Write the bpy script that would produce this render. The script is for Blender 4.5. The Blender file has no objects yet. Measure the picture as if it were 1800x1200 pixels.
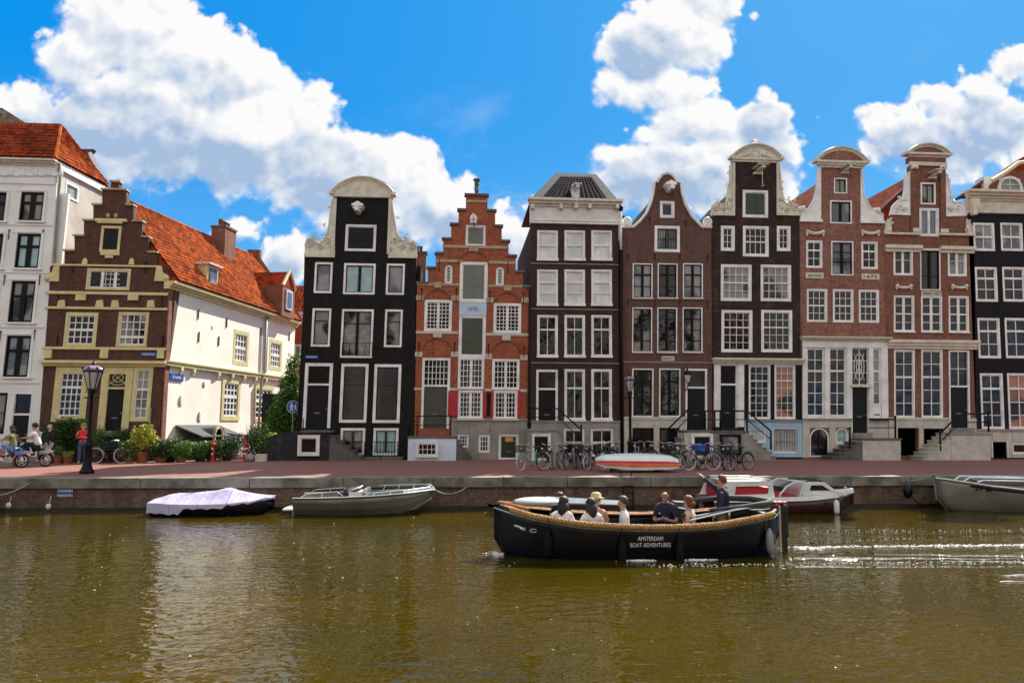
import bpy, bmesh, math, random
from mathutils import Vector, Matrix
from mathutils.geometry import tessellate_polygon
S = bpy.context.scene
C = S.collection
R = math.radians
PI = math.pi
random.seed(11)
# ---------------------------------------------------------------- camera
F = 1300.0                       # focal length in pixels of the 1800 px wide photograph
CAMZ = 2.9
cam = bpy.data.cameras.new('camera'); co = bpy.data.objects.new('camera', cam); C.objects.link(co)
cam.sensor_width = 36; cam.lens = 36*F/1800; cam.clip_end = 2000; cam.clip_start = .1
YAW, PIT, ROL = R(4.2), R(6.36), R(.17)
CM = Matrix.Rotation(-YAW, 3, 'Z') @ Matrix.Rotation(R(90)+PIT, 3, 'X') @ Matrix.Rotation(ROL, 3, 'Z')
co.matrix_world = Matrix.Translation((0, 0, CAMZ)) @ CM.to_4x4()
S.camera = co
def ray(px, py): return CM @ Vector(((px-900)/F, -(py-600)/F, -1))
# ---------------------------------------------------------------- exposure, sun, sky
S.view_settings.view_transform = 'Standard'; S.view_settings.look = 'None'; S.view_settings.gamma = 1
S.view_settings.exposure = 1.05
S.cycles.max_bounces = 6; S.cycles.glossy_bounces = 3; S.cycles.diffuse_bounces = 3; S.cycles.caustics_reflective = False
SUN_AZ, SUN_EL = R(33), R(42)     # azimuth from +Y towards +X
sd = Vector((math.sin(SUN_AZ)*math.cos(SUN_EL), math.cos(SUN_AZ)*math.cos(SUN_EL), math.sin(SUN_EL)))
sl = bpy.data.lights.new('sun', 'SUN'); sl.energy = 5.0; sl.angle = R(.5); sl.color = (1, .93, .82)
so = bpy.data.objects.new('sun', sl); C.objects.link(so); so.rotation_euler = sd.to_track_quat('Z', 'Y').to_euler(); so.location = (30, 60, 60)
W = bpy.data.worlds.new('World'); S.world = W; W.use_nodes = True
class NT:
    def __init__(s, t): s.t = t; s.n = t.nodes; s.l = t.links
    def node(s, ty, **k):
        n = s.n.new(ty)
        for a, v in k.items(): setattr(n, a, v)
        return n
    def set(s, sock, v):
        if isinstance(v, bpy.types.NodeSocket): s.l.new(v, sock)
        elif v is not None:
            try: sock.default_value = v
            except Exception: sock.default_value = tuple(v)+(1,)
    def m(s, op, a, b=None, c=None, clamp=False):
        n = s.n.new('ShaderNodeMath'); n.operation = op; n.use_clamp = clamp
        s.set(n.inputs[0], a); s.set(n.inputs[1], b); s.set(n.inputs[2], c); return n.outputs[0]
    def vm(s, op, a, b=None):
        n = s.n.new('ShaderNodeVectorMath'); n.operation = op; s.set(n.inputs[0], a); s.set(n.inputs[1], b)
        return n.outputs['Value'] if op in ('LENGTH', 'DOT_PRODUCT') else n.outputs[0]
    def mix(s, f, a, b, ty='MIX'):
        n = s.n.new('ShaderNodeMix'); n.data_type = 'RGBA'; n.blend_type = ty
        s.set(n.inputs[0], f); s.set(n.inputs[6], c4(a)); s.set(n.inputs[7], c4(b)); return n.outputs[2]
    def ramp(s, f, a, b, lo=0., hi=1., smooth=True):
        n = s.n.new('ShaderNodeMapRange'); n.interpolation_type = 'SMOOTHSTEP' if smooth else 'LINEAR'
        s.set(n.inputs[0], f); n.inputs[1].default_value = a; n.inputs[2].default_value = b; n.inputs[3].default_value = lo; n.inputs[4].default_value = hi
        return n.outputs[0]
    def noise(s, v, sc, det=3, ro=.5, dist=0):
        n = s.n.new('ShaderNodeTexNoise'); s.set(n.inputs['Vector'], v); n.inputs['Scale'].default_value = sc
        n.inputs['Detail'].default_value = det; n.inputs['Roughness'].default_value = ro; n.inputs['Distortion'].default_value = dist
        return n.outputs[0]
def c4(c):
    if isinstance(c, bpy.types.NodeSocket) or c is None: return c
    return tuple(c)+(1,) if len(c) == 3 else tuple(c)
w = NT(W.node_tree); w.n.clear()
sky = w.node('ShaderNodeTexSky', sky_type='NISHITA', sun_disc=False)
sky.sun_elevation = SUN_EL; sky.sun_rotation = SUN_AZ; sky.air_density = 1.0; sky.dust_density = .35; sky.ozone_density = 2.2
hs = w.node('ShaderNodeHueSaturation'); w.l.new(sky.outputs[0], hs.inputs['Color'])
hs.inputs['Saturation'].default_value = 1.5; hs.inputs['Hue'].default_value = .493; hs.inputs['Value'].default_value = 1.15
dirn = w.node('ShaderNodeTexCoord').outputs['Generated']
sx = w.node('ShaderNodeSeparateXYZ'); w.l.new(dirn, sx.inputs[0])
yy = w.m('MAXIMUM', w.m('ABSOLUTE', sx.outputs[1]), .08)
cv = w.node('ShaderNodeCombineXYZ'); w.set(cv.inputs[0], w.m('DIVIDE', sx.outputs[0], yy)); w.set(cv.inputs[1], w.m('DIVIDE', sx.outputs[2], yy))
uv = cv.outputs[0]
def sky_uv(px, py): d = ray(px, py); return d.x/d.y, d.z/d.y
# cumulus banks on the sky: (px, py, rx, ry)
BL = [(235,40,150,95),(140,95,85,72),(330,90,115,85),(430,130,85,75),(40,205,100,68),(250,215,215,110),(440,235,135,120),(535,205,75,70),
 (580,300,150,95),(690,300,105,78),(775,365,85,78),(640,375,130,48),(835,410,65,62),(765,262,14,12),(440,400,45,32),(505,455,62,62),(262,333,38,19),
 (935,362,26,36),(905,430,45,70),(970,430,60,50),(1132,85,88,80),(1090,140,45,62),(1205,60,95,85),(1250,-10,70,65),(1218,165,52,52),(1190,225,58,45),(1260,215,88,48),
 (1345,218,78,62),(1385,262,42,62),(1335,300,70,60),(1385,335,26,42),(1082,268,42,26),(1140,300,92,62),(1225,300,110,72),(1085,340,70,48),
 (1317,27,16,12),(1437,206,20,15),(1565,195,68,34),(1640,172,72,50),(1725,160,58,44),(1785,110,55,52),(1615,245,110,56),(1745,225,110,74),
 (1655,295,95,40),(1530,262,45,24),(1800,290,45,34),(1180,345,110,45),(-60,250,120,70),(1600,215,70,50),(1690,215,70,50),(1130,235,40,30),(1290,260,60,40),(890,400,50,60),(1180,255,60,40),(1175,150,75,60),(1215,205,80,60),(1110,160,50,40),(1640,235,80,50),(1715,190,70,50)]
DK = [(205,215,200,75,1.3),(60,235,130,55,.8),(350,180,90,40,.5),(360,290,160,62,1.1),(560,290,120,60,1.),(600,345,110,38,.9),(120,150,60,20,.3),(740,370,55,45,.4),(500,470,55,50,.8),
 (1130,95,62,56,1.3),(1350,222,62,55,1.3),(1350,290,55,70,1.3),(1150,320,110,52,1.2),(1230,330,120,50,1.2),(1610,262,110,50,1.3),(1750,222,95,58,1.3),(1690,290,70,26,.7),(1085,350,60,40,.9),(905,450,40,60,.7),(1120,370,90,60,1.4),(1090,300,30,24,.8),(1180,285,60,26,.9),(1660,255,110,44,1.2),(60,290,160,40,1.2),(800,400,50,40,.7)]
gt = bpy.data.node_groups.new('cloud_field', 'ShaderNodeTree')
gt.interface.new_socket('P', in_out='INPUT', socket_type='NodeSocketVector'); gt.interface.new_socket('D', in_out='OUTPUT', socket_type='NodeSocketFloat')
g = NT(gt); gi = g.node('NodeGroupInput'); go = g.node('NodeGroupOutput')
def field(g, P, blobs):
    acc = None
    for b in blobs:
        u, v = sky_uv(b[0], b[1]); u2, _ = sky_uv(b[0]+b[2], b[1]); _, v2 = sky_uv(b[0], b[1]-b[3])
        mp = g.node('ShaderNodeVectorMath', operation='MULTIPLY_ADD')
        g.set(mp.inputs[0], P); ru, rv = 1/(u2-u), 1/(v2-v)
        mp.inputs[1].default_value = (ru, rv, 0); mp.inputs[2].default_value = (-u*ru, -v*rv, 0)
        d = g.m('MULTIPLY', g.m('SUBTRACT', 1, g.vm('LENGTH', mp.outputs[0])), min(b[2], b[3])/70. if len(b) == 4 else b[4])
        acc = d if acc is None else g.m('SMOOTH_MAX' if len(b) == 4 else 'MAXIMUM', acc, d, .12)
    return acc
fP = gi.outputs[0]
fl = field(g, fP, BL)
nz = g.noise(fP, 13, 6, .56, .3); nz2 = g.noise(fP, 42, 5, .6)
vo = g.node('ShaderNodeTexVoronoi', feature='SMOOTH_F1'); cb = g.node('ShaderNodeCombineXYZ'); g.set(cb.inputs[0], g.m('MULTIPLY', nz2, .03)); g.set(cb.inputs[1], g.m('MULTIPLY', nz, .06)); g.set(vo.inputs['Vector'], g.vm('ADD', fP, cb.outputs[0])) ; vo.inputs['Scale'].default_value = 30; vo.inputs['Smoothness'].default_value = .4
vo2 = g.node('ShaderNodeTexVoronoi', feature='SMOOTH_F1'); g.set(vo2.inputs['Vector'], fP); vo2.inputs['Scale'].default_value = 75; vo2.inputs['Smoothness'].default_value = .3
D = g.m('ADD', fl, g.m('MULTIPLY', g.m('SUBTRACT', nz, .5), 1.35))
D = g.m('ADD', D, g.m('MULTIPLY', g.m('SUBTRACT', .42, vo.outputs['Distance']), .42))
D = g.m('ADD', D, g.m('MULTIPLY', g.m('SUBTRACT', .42, vo2.outputs['Distance']), .18))
g.set(go.inputs[0], D)
def inst(P):
    n = w.node('ShaderNodeGroup', node_tree=gt); w.set(n.inputs[0], P); return n.outputs[0]
D0 = inst(uv); D1 = inst(w.vm('ADD', uv, (.010, .017, 0)))
mask0 = w.ramp(D0, .0, .20)
relief = w.m('MULTIPLY', w.m('SUBTRACT', D0, D1), 1.1)
soft = w.ramp(relief, .02, -.16); mask = w.m('ADD', w.m('MULTIPLY', mask0, w.m('SUBTRACT', 1, soft)), w.m('MULTIPLY', w.ramp(D0, -.12, .30), soft)); mask = w.m('MULTIPLY', mask, w.ramp(sx.outputs[2], .0, .05))
wsp = w.node('ShaderNodeMapping'); w.l.new(uv, wsp.inputs[0]); wsp.inputs['Scale'].default_value = (2.2, 5.5, 1); wsp.inputs['Rotation'].default_value = (0, 0, .25)
wisp = w.m('MULTIPLY', w.ramp(w.noise(wsp.outputs[0], 1.3, 7, .62, .8), .5, .78, 0, .5), w.ramp(sx.outputs[2], .46, .28)); mask = w.m('MAXIMUM', mask, wisp)
dk = w.ramp(w.m('ADD', field(w, uv, DK), w.m('MULTIPLY', w.m('SUBTRACT', w.noise(uv, 6.5, 5, .55), .5), .75)), -.1, .55)
rim = w.m('MULTIPLY', w.ramp(D0, .04, .42, 1., 0.), w.ramp(relief, -.25, .05, .2, 1.))
br = w.m('ADD', w.m('SUBTRACT', w.m('ADD', .82, relief), w.m('MULTIPLY', dk, .62)), w.m('MULTIPLY', rim, .55), clamp=True)
ccol = w.mix(br, (.40, .54, .76), (1., 1., 1.))
CL = .47; BC = .50
ccol = w.mix(1., ccol, (CL, CL, CL), 'MULTIPLY')
# unseen bright cloud cover added overhead and behind as neutral fill light
back = w.m('MAXIMUM', w.ramp(sx.outputs[1], .10, -.12), w.ramp(sx.outputs[2], .62, .8))
nb = w.noise(dirn, 2.6, 4, .6); bmask = w.m('MULTIPLY', w.m('MULTIPLY', back, w.ramp(nb, .34, .5)), w.ramp(sx.outputs[2], -.02, .08))
skl = w.node('ShaderNodeMix', data_type='RGBA', blend_type='MULTIPLY'); skl.inputs[0].default_value = 1; w.l.new(hs.outputs[0], skl.inputs[6])
SK = .085; skl.inputs[7].default_value = (SK, SK, SK, 1)
az = w.m('DIVIDE', sx.outputs[0], yy); clear = w.mix(w.ramp(az, -.75, .85), (.0005, .140, .41), (.030, .19, .41)); clear = w.mix(w.ramp(sx.outputs[2], .14, .42), (.05, .21, .43), clear)
skc = w.mix(.93, skl.outputs[2], clear)
skc = w.mix(bmask, w.mix(w.m('MULTIPLY', mask, w.m('SUBTRACT', 1, back)), skc, ccol), (BC, BC*.97, BC*.93))
W.cycles.sampling_method = 'MANUAL'; W.cycles.sample_map_resolution = 512
bg = w.node('ShaderNodeBackground'); w.l.new(skc, bg.inputs[0]); bg.inputs[1].default_value = 1
wo = w.node('ShaderNodeOutputWorld'); w.l.new(bg.outputs[0], wo.inputs[0])
# ---------------------------------------------------------------- materials
MT = {}
def M(name, c, rough=.6, var=.18, vs=1.2, bump=0., bs=30., metal=0., spec=.5, c2=None, coat=0., fine=.12):
    m = bpy.data.materials.new(name); m.use_nodes = True; t = NT(m.node_tree); b = t.n['Principled BSDF']
    tc = t.node('ShaderNodeTexCoord').outputs['Object']
    c2 = c2 or tuple(x*(1-var) for x in c); c1 = tuple(min(1, x*(1+var*.6)) for x in c)
    n1 = t.ramp(t.noise(tc, vs, 5, .6), .3, .7)
    col = t.mix(n1, c2, c1)
    if fine:
        n2 = t.noise(tc, vs*14, 3, .7)
        col = t.mix(t.ramp(n2, .35, .65, 0, fine*2), col, tuple(x*.45 for x in c))
    t.set(b.inputs['Base Color'], col); b.inputs['Roughness'].default_value = rough; b.inputs['Metallic'].default_value = metal
    b.inputs['Specular IOR Level'].default_value = spec; b.inputs['Coat Weight'].default_value = coat
    if bump:
        bn = t.node('ShaderNodeBump'); bn.inputs['Distance'].default_value = bump; t.set(bn.inputs['Height'], t.noise(tc, bs, 4, .6)); t.set(b.inputs['Normal'], bn.outputs[0])
    MT[name] = m; return m
def brick(name, c1, c2, mo, blotch=.35, painted=False, stain=None):
    m = bpy.data.materials.new(name); m.use_nodes = True; t = NT(m.node_tree); b = t.n['Principled BSDF']
    tc = t.node('ShaderNodeTexCoord').outputs['Object']; s = t.node('ShaderNodeSeparateXYZ'); t.l.new(tc, s.inputs[0])
    cx = t.node('ShaderNodeCombineXYZ'); t.set(cx.inputs[0], t.m('ADD', s.outputs[0], s.outputs[1])); t.l.new(s.outputs[2], cx.inputs[1])
    br = t.node('ShaderNodeTexBrick'); t.l.new(cx.outputs[0], br.inputs['Vector']); br.inputs['Scale'].default_value = 1
    br.inputs['Brick Width'].default_value = .25; br.inputs['Row Height'].default_value = .088; br.inputs['Mortar Size'].default_value = .010
    br.inputs['Color1'].default_value = c4(c1); br.inputs['Color2'].default_value = c4(c2); br.inputs['Mortar'].default_value = c4(mo); br.inputs['Mortar Smooth'].default_value = .3
    n1 = t.ramp(t.noise(tc, .9, 6, .65), .32, .68)
    col = t.mix(t.m('MULTIPLY', n1, blotch), br.outputs[0], tuple(x*.35 for x in c1))
    n2 = t.noise(tc, 9, 4, .7)
    col = t.mix(t.ramp(n2, .5, .75, 0, .45), col, tuple(min(1, x*1.6+.03) for x in c2))
    col = t.mix(t.ramp(t.noise(tc, 3.2, 5, .75), .42, .62, 0, .38), col, tuple(x*.5 for x in c1)); col = t.mix(t.ramp(t.noise(tc, 14, 2, .6), .52, .66, 0, .5), col, tuple(min(1, x*1.5+.02) for x in mo))
    if stain:
        n3 = t.ramp(t.noise(tc, 1.7, 6, .7), .5, .66, 0, .7); col = t.mix(n3, col, stain)
    sm_ = t.node('ShaderNodeMapping'); t.l.new(tc, sm_.inputs[0]); sm_.inputs['Scale'].default_value = (2.6, 2.6, .22)
    col = t.mix(t.ramp(t.noise(sm_.outputs[0], 1., 5, .65), .5, .72, 0, .5), col, tuple(x*.45 for x in c1))
    t.set(b.inputs['Base Color'], col); b.inputs['Roughness'].default_value = .6 if painted else .85; b.inputs['Specular IOR Level'].default_value = .12 if painted else .3
    bn = t.node('ShaderNodeBump'); bn.inputs['Distance'].default_value = .012
    t.set(bn.inputs['Height'], t.m('ADD', t.m('MULTIPLY', br.outputs['Fac'], -1), t.noise(tc, 25, 3, .6))); t.set(b.inputs['Normal'], bn.outputs[0])
    MT[name] = m; return m
def glass(name, c, rough=.02, curtain=None, wav=.05, spec=.4):
    m = bpy.data.materials.new(name); m.use_nodes = True; t = NT(m.node_tree); b = t.n['Principled BSDF']
    tc = t.node('ShaderNodeTexCoord').outputs['Object']
    col = t.mix(t.ramp(t.noise(tc, 1.3, 1, .4), .4, .7), c, tuple(x*1.3 for x in c))
    if curtain:
        wv = t.node('ShaderNodeTexWave'); t.l.new(tc, wv.inputs[0]); wv.inputs['Scale'].default_value = 4.5; wv.inputs['Distortion'].default_value = 2.5; wv.inputs['Detail'].default_value = 2
        cc = t.mix(wv.outputs['Fac'], tuple(x*.55 for x in curtain), curtain)
        f = t.ramp(t.noise(tc, .55, 1, .4), .42, .5)
        col = t.mix(f, col, cc)
    t.set(b.inputs['Base Color'], col); b.inputs['Roughness'].default_value = rough; b.inputs['Specular IOR Level'].default_value = spec
    b.inputs['IOR'].default_value = 1.5
    bn = t.node('ShaderNodeBump'); bn.inputs['Distance'].default_value = wav; t.set(bn.inputs['Height'], t.noise(tc, 1.1, 1, .4, .5)); t.set(b.inputs['Normal'], bn.outputs[0])
    MT[name] = m; return m
M('white', (.82, .81, .78), .4, .2, 1.1, fine=.06); M('offwhite', (.66, .62, .50), .55, .2, 3); M('white_wood', (.74, .74, .70), .45, .12, 2)
M('cream', (.70, .62, .36), .5, .15, 2); M('yellow_trim', (.66, .58, .27), .45, .16, 2)
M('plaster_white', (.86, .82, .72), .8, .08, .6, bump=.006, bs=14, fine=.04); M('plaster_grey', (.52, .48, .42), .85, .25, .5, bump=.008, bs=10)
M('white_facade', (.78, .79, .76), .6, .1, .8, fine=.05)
M('stone', (.30, .27, .235), .8, .25, 1.5, bump=.01, bs=18); M('stone_light', (.55, .52, .44), .8, .2, 1.6, bump=.008, bs=12); M('stone_dark', (.12, .11, .10), .75, .35, 2, bump=.01, bs=15)
M('sandstone', (.42, .35, .22), .8, .25, 3); M('blue_plaster', (.33, .52, .66), .7, .12, .8, fine=.05); M('pale_plaster', (.62, .68, .80), .7, .1, .8, fine=.05)
M('ornament', (.74, .70, .56), .6, .3, 5, bump=.05, bs=9, c2=(.58, .54, .42)); M('lead', (.065, .072, .082), .9, .25, 3, bump=.006, bs=20)
M('black', (.008, .008, .009), .5, .3, 3, spec=.15); M('black_wood', (.007, .008, .009), .4, .3, 3, spec=.2); M('green_wood', (.045, .055, .035), .35, .2, 2); M('shutter_grey', (.16, .17, .15), .5, .15, 2)
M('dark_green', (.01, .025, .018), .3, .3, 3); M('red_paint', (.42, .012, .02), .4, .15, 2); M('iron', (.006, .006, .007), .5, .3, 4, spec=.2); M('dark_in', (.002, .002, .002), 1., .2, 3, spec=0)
M('blue_sign', (.015, .06, .35), .35, .1, 3); M('sign_white', (.8, .8, .8), .4, .05, 2, fine=0)
M('pipe_grey', (.30, .29, .26), .5, .2, 2); M('pale_blue', (.50, .62, .78), .5, .08, 2)
brick('brick_black', (.012, .0115, .012), (.022, .019, .018), (.008, .008, .008), .4, True)
brick('brick_darkbrown', (.045, .021, .015), (.085, .036, .025), (.05, .04, .035), .45)
brick('brick_corner', (.085, .028, .018), (.12, .042, .026), (.13, .09, .07), .3)
brick('brick_orange', (.34, .065, .026), (.46, .115, .05), (.30, .16, .10), .25)
brick('brick_purple', (.14, .065, .050), (.19, .09, .068), (.11, .08, .07), .25)
brick('brick_red', (.25, .095, .062), (.32, .13, .085), (.24, .17, .14), .22)
brick('brick_pink', (.25, .085, .060), (.38, .165, .12), (.27, .19, .155), .28)
brick('brick_redb', (.21, .068, .043), (.30, .115, .073), (.22, .15, .11), .3)
brick('brick_quay', (.14, .07, .045), (.22, .13, .085), (.15, .13, .10), .6, stain=(.20, .18, .12))
brick('brick_stoop', (.020, .021, .026), (.035, .036, .042), (.015, .015, .018), .3, stain=(.07, .07, .08))
glass('glass', (.002, .0025, .003), .09, spec=.35, wav=.006); glass('glass_curtain', (.006, .007, .008), curtain=(.30, .30, .28)); glass('glass_wavy', (.003, .003, .004), .05, wav=.04, spec=.5)
glass('glass_blind', (.55, .56, .56), .25, wav=.02, spec=.5); glass('glass_green', (.28, .42, .42), .15, wav=.03, spec=.5); glass('glass_grey', (.10, .11, .12), .08, curtain=(.35, .36, .36)); glass('glass_warm', (.02, .012, .008), curtain=(.5, .22, .13))
glass('glass_sky', (.11, .13, .17), .05, wav=.03, spec=.7)
def tilemat(name, c1, c2, dark):
    m = bpy.data.materials.new(name); m.use_nodes = True; t = NT(m.node_tree); b = t.n['Principled BSDF']
    tc = t.node('ShaderNodeTexCoord').outputs['Object']
    v = t.node('ShaderNodeTexVoronoi'); t.l.new(tc, v.inputs['Vector']); v.inputs['Scale'].default_value = 4.2
    sc = t.node('ShaderNodeSeparateColor'); t.l.new(v.outputs['Color'], sc.inputs[0])
    col = t.mix(sc.outputs[0], c1, c2); col = t.mix(t.ramp(t.noise(tc, .7, 5, .65), .45, .7, 0, .75), col, dark); col = t.mix(t.ramp(sc.outputs[1], .5, .8, 0, .85, False), col, dark)
    t.set(b.inputs['Base Color'], col); b.inputs['Roughness'].default_value = .85; b.inputs['Specular IOR Level'].default_value = .02
    MT[name] = m
tilemat('tile_orange', (.34, .062, .016), (.47, .12, .034), (.13, .03, .014)); tilemat('tile_red', (.24, .035, .012), (.33, .06, .02), (.10, .02, .012)); tilemat('tile_dark', (.012, .011, .014), (.022, .020, .025), (.015, .014, .016)); tilemat('tile_grey', (.22, .19, .15), (.30, .26, .20), (.12, .10, .08))
def leafmat(name, a, b_, c=None):
    m = bpy.data.materials.new(name); m.use_nodes = True; t = NT(m.node_tree); b = t.n['Principled BSDF']
    tc = t.node('ShaderNodeTexCoord').outputs['Object']
    col = t.mix(t.ramp(t.noise(tc, 6, 3, .7), .35, .65), a, b_)
    if c: col = t.mix(t.ramp(t.noise(tc, 11, 2, .5), .60, .66), col, c)
    t.set(b.inputs['Base Color'], col); b.inputs['Roughness'].default_value = .5
    tr = t.node('ShaderNodeBsdfTranslucent'); t.set(tr.inputs[0], col); mx = t.node('ShaderNodeMixShader'); mx.inputs[0].default_value = .3
    t.l.new(b.outputs[0], mx.inputs[1]); t.l.new(tr.outputs[0], mx.inputs[2]); t.l.new(mx.outputs[0], t.n['Material Output'].inputs[0]); MT[name] = m
leafmat('leaf_dark', (.018, .045, .010), (.05, .11, .02)); leafmat('leaf_green', (.04, .12, .015), (.11, .24, .03)); leafmat('leaf_yellow', (.22, .25, .02), (.42, .42, .04)); leafmat('leaf_flower', (.03, .07, .012), (.07, .13, .03), (.40, .05, .03))
# ---------------------------------------------------------------- mesh helper
class MB:
    def __init__(s): s.v = []; s.f = []
    def add(s, vs, fs):
        k = len(s.v); s.v += [tuple(p) for p in vs]; s.f += [tuple(i+k for i in q) for q in fs]; return s
    def hexa(s, a):  # 8 points: 4 bottom, 4 top
        return s.add(a, [(3, 2, 1, 0), (4, 5, 6, 7), (0, 1, 5, 4), (1, 2, 6, 5), (2, 3, 7, 6), (3, 0, 4, 7)])
    def box(s, x0, x1, y0, y1, z0, z1):
        return s.hexa([(x0, y0, z0), (x1, y0, z0), (x1, y1, z0), (x0, y1, z0), (x0, y0, z1), (x1, y0, z1), (x1, y1, z1), (x0, y1, z1)])
    def tube(s, pts, r, n=6, caps=True):
        pts = [Vector(p) for p in pts]; rr = r if isinstance(r, (list, tuple)) else [r]*len(pts); k = len(s.v); N = len(pts)
        up = None
        for i, p in enumerate(pts):
            t = (pts[min(i+1, N-1)]-pts[max(i-1, 0)]); t = t.normalized() if t.length > 1e-9 else Vector((0, 0, 1))
            if up is None: up = Vector((0, 0, 1)) if abs(t.z) < .9 else Vector((1, 0, 0))
            a = t.cross(up); a = a.normalized() if a.length > 1e-6 else Vector((1, 0, 0)); b = a.cross(t).normalized(); up = b
            for j in range(n):
                q = 2*PI*j/n; s.v.append(tuple(p+(a*math.cos(q)+b*math.sin(q))*rr[i]))
        for i in range(N-1):
            for j in range(n):
                j2 = (j+1) % n; s.f.append((k+i*n+j, k+i*n+j2, k+(i+1)*n+j2, k+(i+1)*n+j))
        if caps: s.f.append(tuple(k+j for j in range(n))[::-1]); s.f.append(tuple(k+(N-1)*n+j for j in range(n)))
        return s
    def ring(s, c, r, t, ax='y', n=24, m=5, ry=None):
        c = Vector(c); k = len(s.v); ry = ry or r
        for i in range(n):
            q = 2*PI*i/n; e = Vector((math.cos(q), 0, math.sin(q))) if ax == 'y' else (Vector((math.cos(q), math.sin(q), 0)) if ax == 'z' else Vector((0, math.cos(q), math.sin(q))))
            o = Vector((0, 1, 0)) if ax == 'y' else (Vector((0, 0, 1)) if ax == 'z' else Vector((1, 0, 0)))
            for j in range(m):
                w_ = 2*PI*j/m; s.v.append(tuple(c+e*(r+t*math.cos(w_))+o*(t*math.sin(w_))))
        for i in range(n):
            for j in range(m): s.f.append((k+i*m+j, k+i*m+(j+1) % m, k+((i+1) % n)*m+(j+1) % m, k+((i+1) % n)*m+j))
        return s
    def lathe(s, prof, c=(0, 0, 0), n=12):
        k = len(s.v)
        for r, z in prof:
            for j in range(n): s.v.append((c[0]+r*math.cos(2*PI*j/n), c[1]+r*math.sin(2*PI*j/n), c[2]+z))
        for i in range(len(prof)-1):
            for j in range(n): s.f.append((k+i*n+j, k+i*n+(j+1) % n, k+(i+1)*n+(j+1) % n, k+(i+1)*n+j))
        s.f.append(tuple(k+j for j in range(n))[::-1]); s.f.append(tuple(k+(len(prof)-1)*n+j for j in range(n))); return s
    def ball(s, c, rx, ry=None, rz=None, n=10, m=7):
        ry = ry or rx; rz = rz or rx; k = len(s.v)
        for i in range(m+1):
            a = -PI/2+PI*i/m; rr = max(math.cos(a), .02)
            for j in range(n): s.v.append((c[0]+rx*rr*math.cos(2*PI*j/n), c[1]+ry*rr*math.sin(2*PI*j/n), c[2]+rz*math.sin(a)))
        for i in range(m):
            for j in range(n): s.f.append((k+i*n+j, k+i*n+(j+1) % n, k+(i+1)*n+(j+1) % n, k+(i+1)*n+j))
        s.f.append(tuple(k+j for j in range(n))[::-1]); s.f.append(tuple(k+m*n+j for j in range(n))); return s
    def build(s, name, mat, parent=None, smooth=False, bevel=0, loc=None):
        off = Vector(loc) if loc is not None else (world_loc(parent) if parent else Vector((0, 0, 0)))
        me = bpy.data.meshes.new(name); me.from_pydata([tuple(Vector(p)-off) for p in s.v], [], s.f)
        bm = bmesh.new(); bm.from_mesh(me); bmesh.ops.recalc_face_normals(bm, faces=bm.faces); bm.to_mesh(me); bm.free()
        if mat: me.materials.append(MT[mat] if isinstance(mat, str) else mat)
        if smooth:
            for p in me.polygons: p.use_smooth = True
        o = bpy.data.objects.new(name, me); C.objects.link(o)
        if parent: o.parent = parent
        elif loc is not None: o.location = loc
        if bevel:
            b = o.modifiers.new('bevel', 'BEVEL'); b.width = bevel; b.segments = 2; b.limit_method = 'ANGLE'
        return o
def world_loc(o):
    v = Vector((0, 0, 0))
    while o: v = v+o.location; o = o.parent
    return v
def tag(o, label=None, cat=None, group=None, kind=None):
    for k, v in (('label', label), ('category', cat), ('group', group), ('kind', kind)):
        if v: o[k] = v
    return o
def empty(name, loc, label, cat, group=None):
    o = bpy.data.objects.new(name, None); C.objects.link(o); o.location = loc; return tag(o, label, cat, group)
def copy_tree(o, parent=None):
    c = o.copy(); C.objects.link(c); c.parent = parent
    for ch in list(o.children): copy_tree(ch, c)
    return c
def text_mesh(txt, size, extr=.006):
    cu = bpy.data.curves.new('txt', 'FONT'); cu.body = txt; cu.size = size; cu.extrude = extr; cu.align_x = 'CENTER'; cu.align_y = 'CENTER'; cu.resolution_u = 3
    o = bpy.data.objects.new('txt', cu); C.objects.link(o); bpy.context.view_layer.update()
    me = bpy.data.meshes.new_from_object(o.evaluated_get(bpy.context.evaluated_depsgraph_get())); vs = [v.co.copy() for v in me.vertices]; fs = [tuple(p.vertices) for p in me.polygons]
    bpy.data.objects.remove(o); bpy.data.curves.remove(cu); bpy.data.meshes.remove(me); return vs, fs
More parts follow.
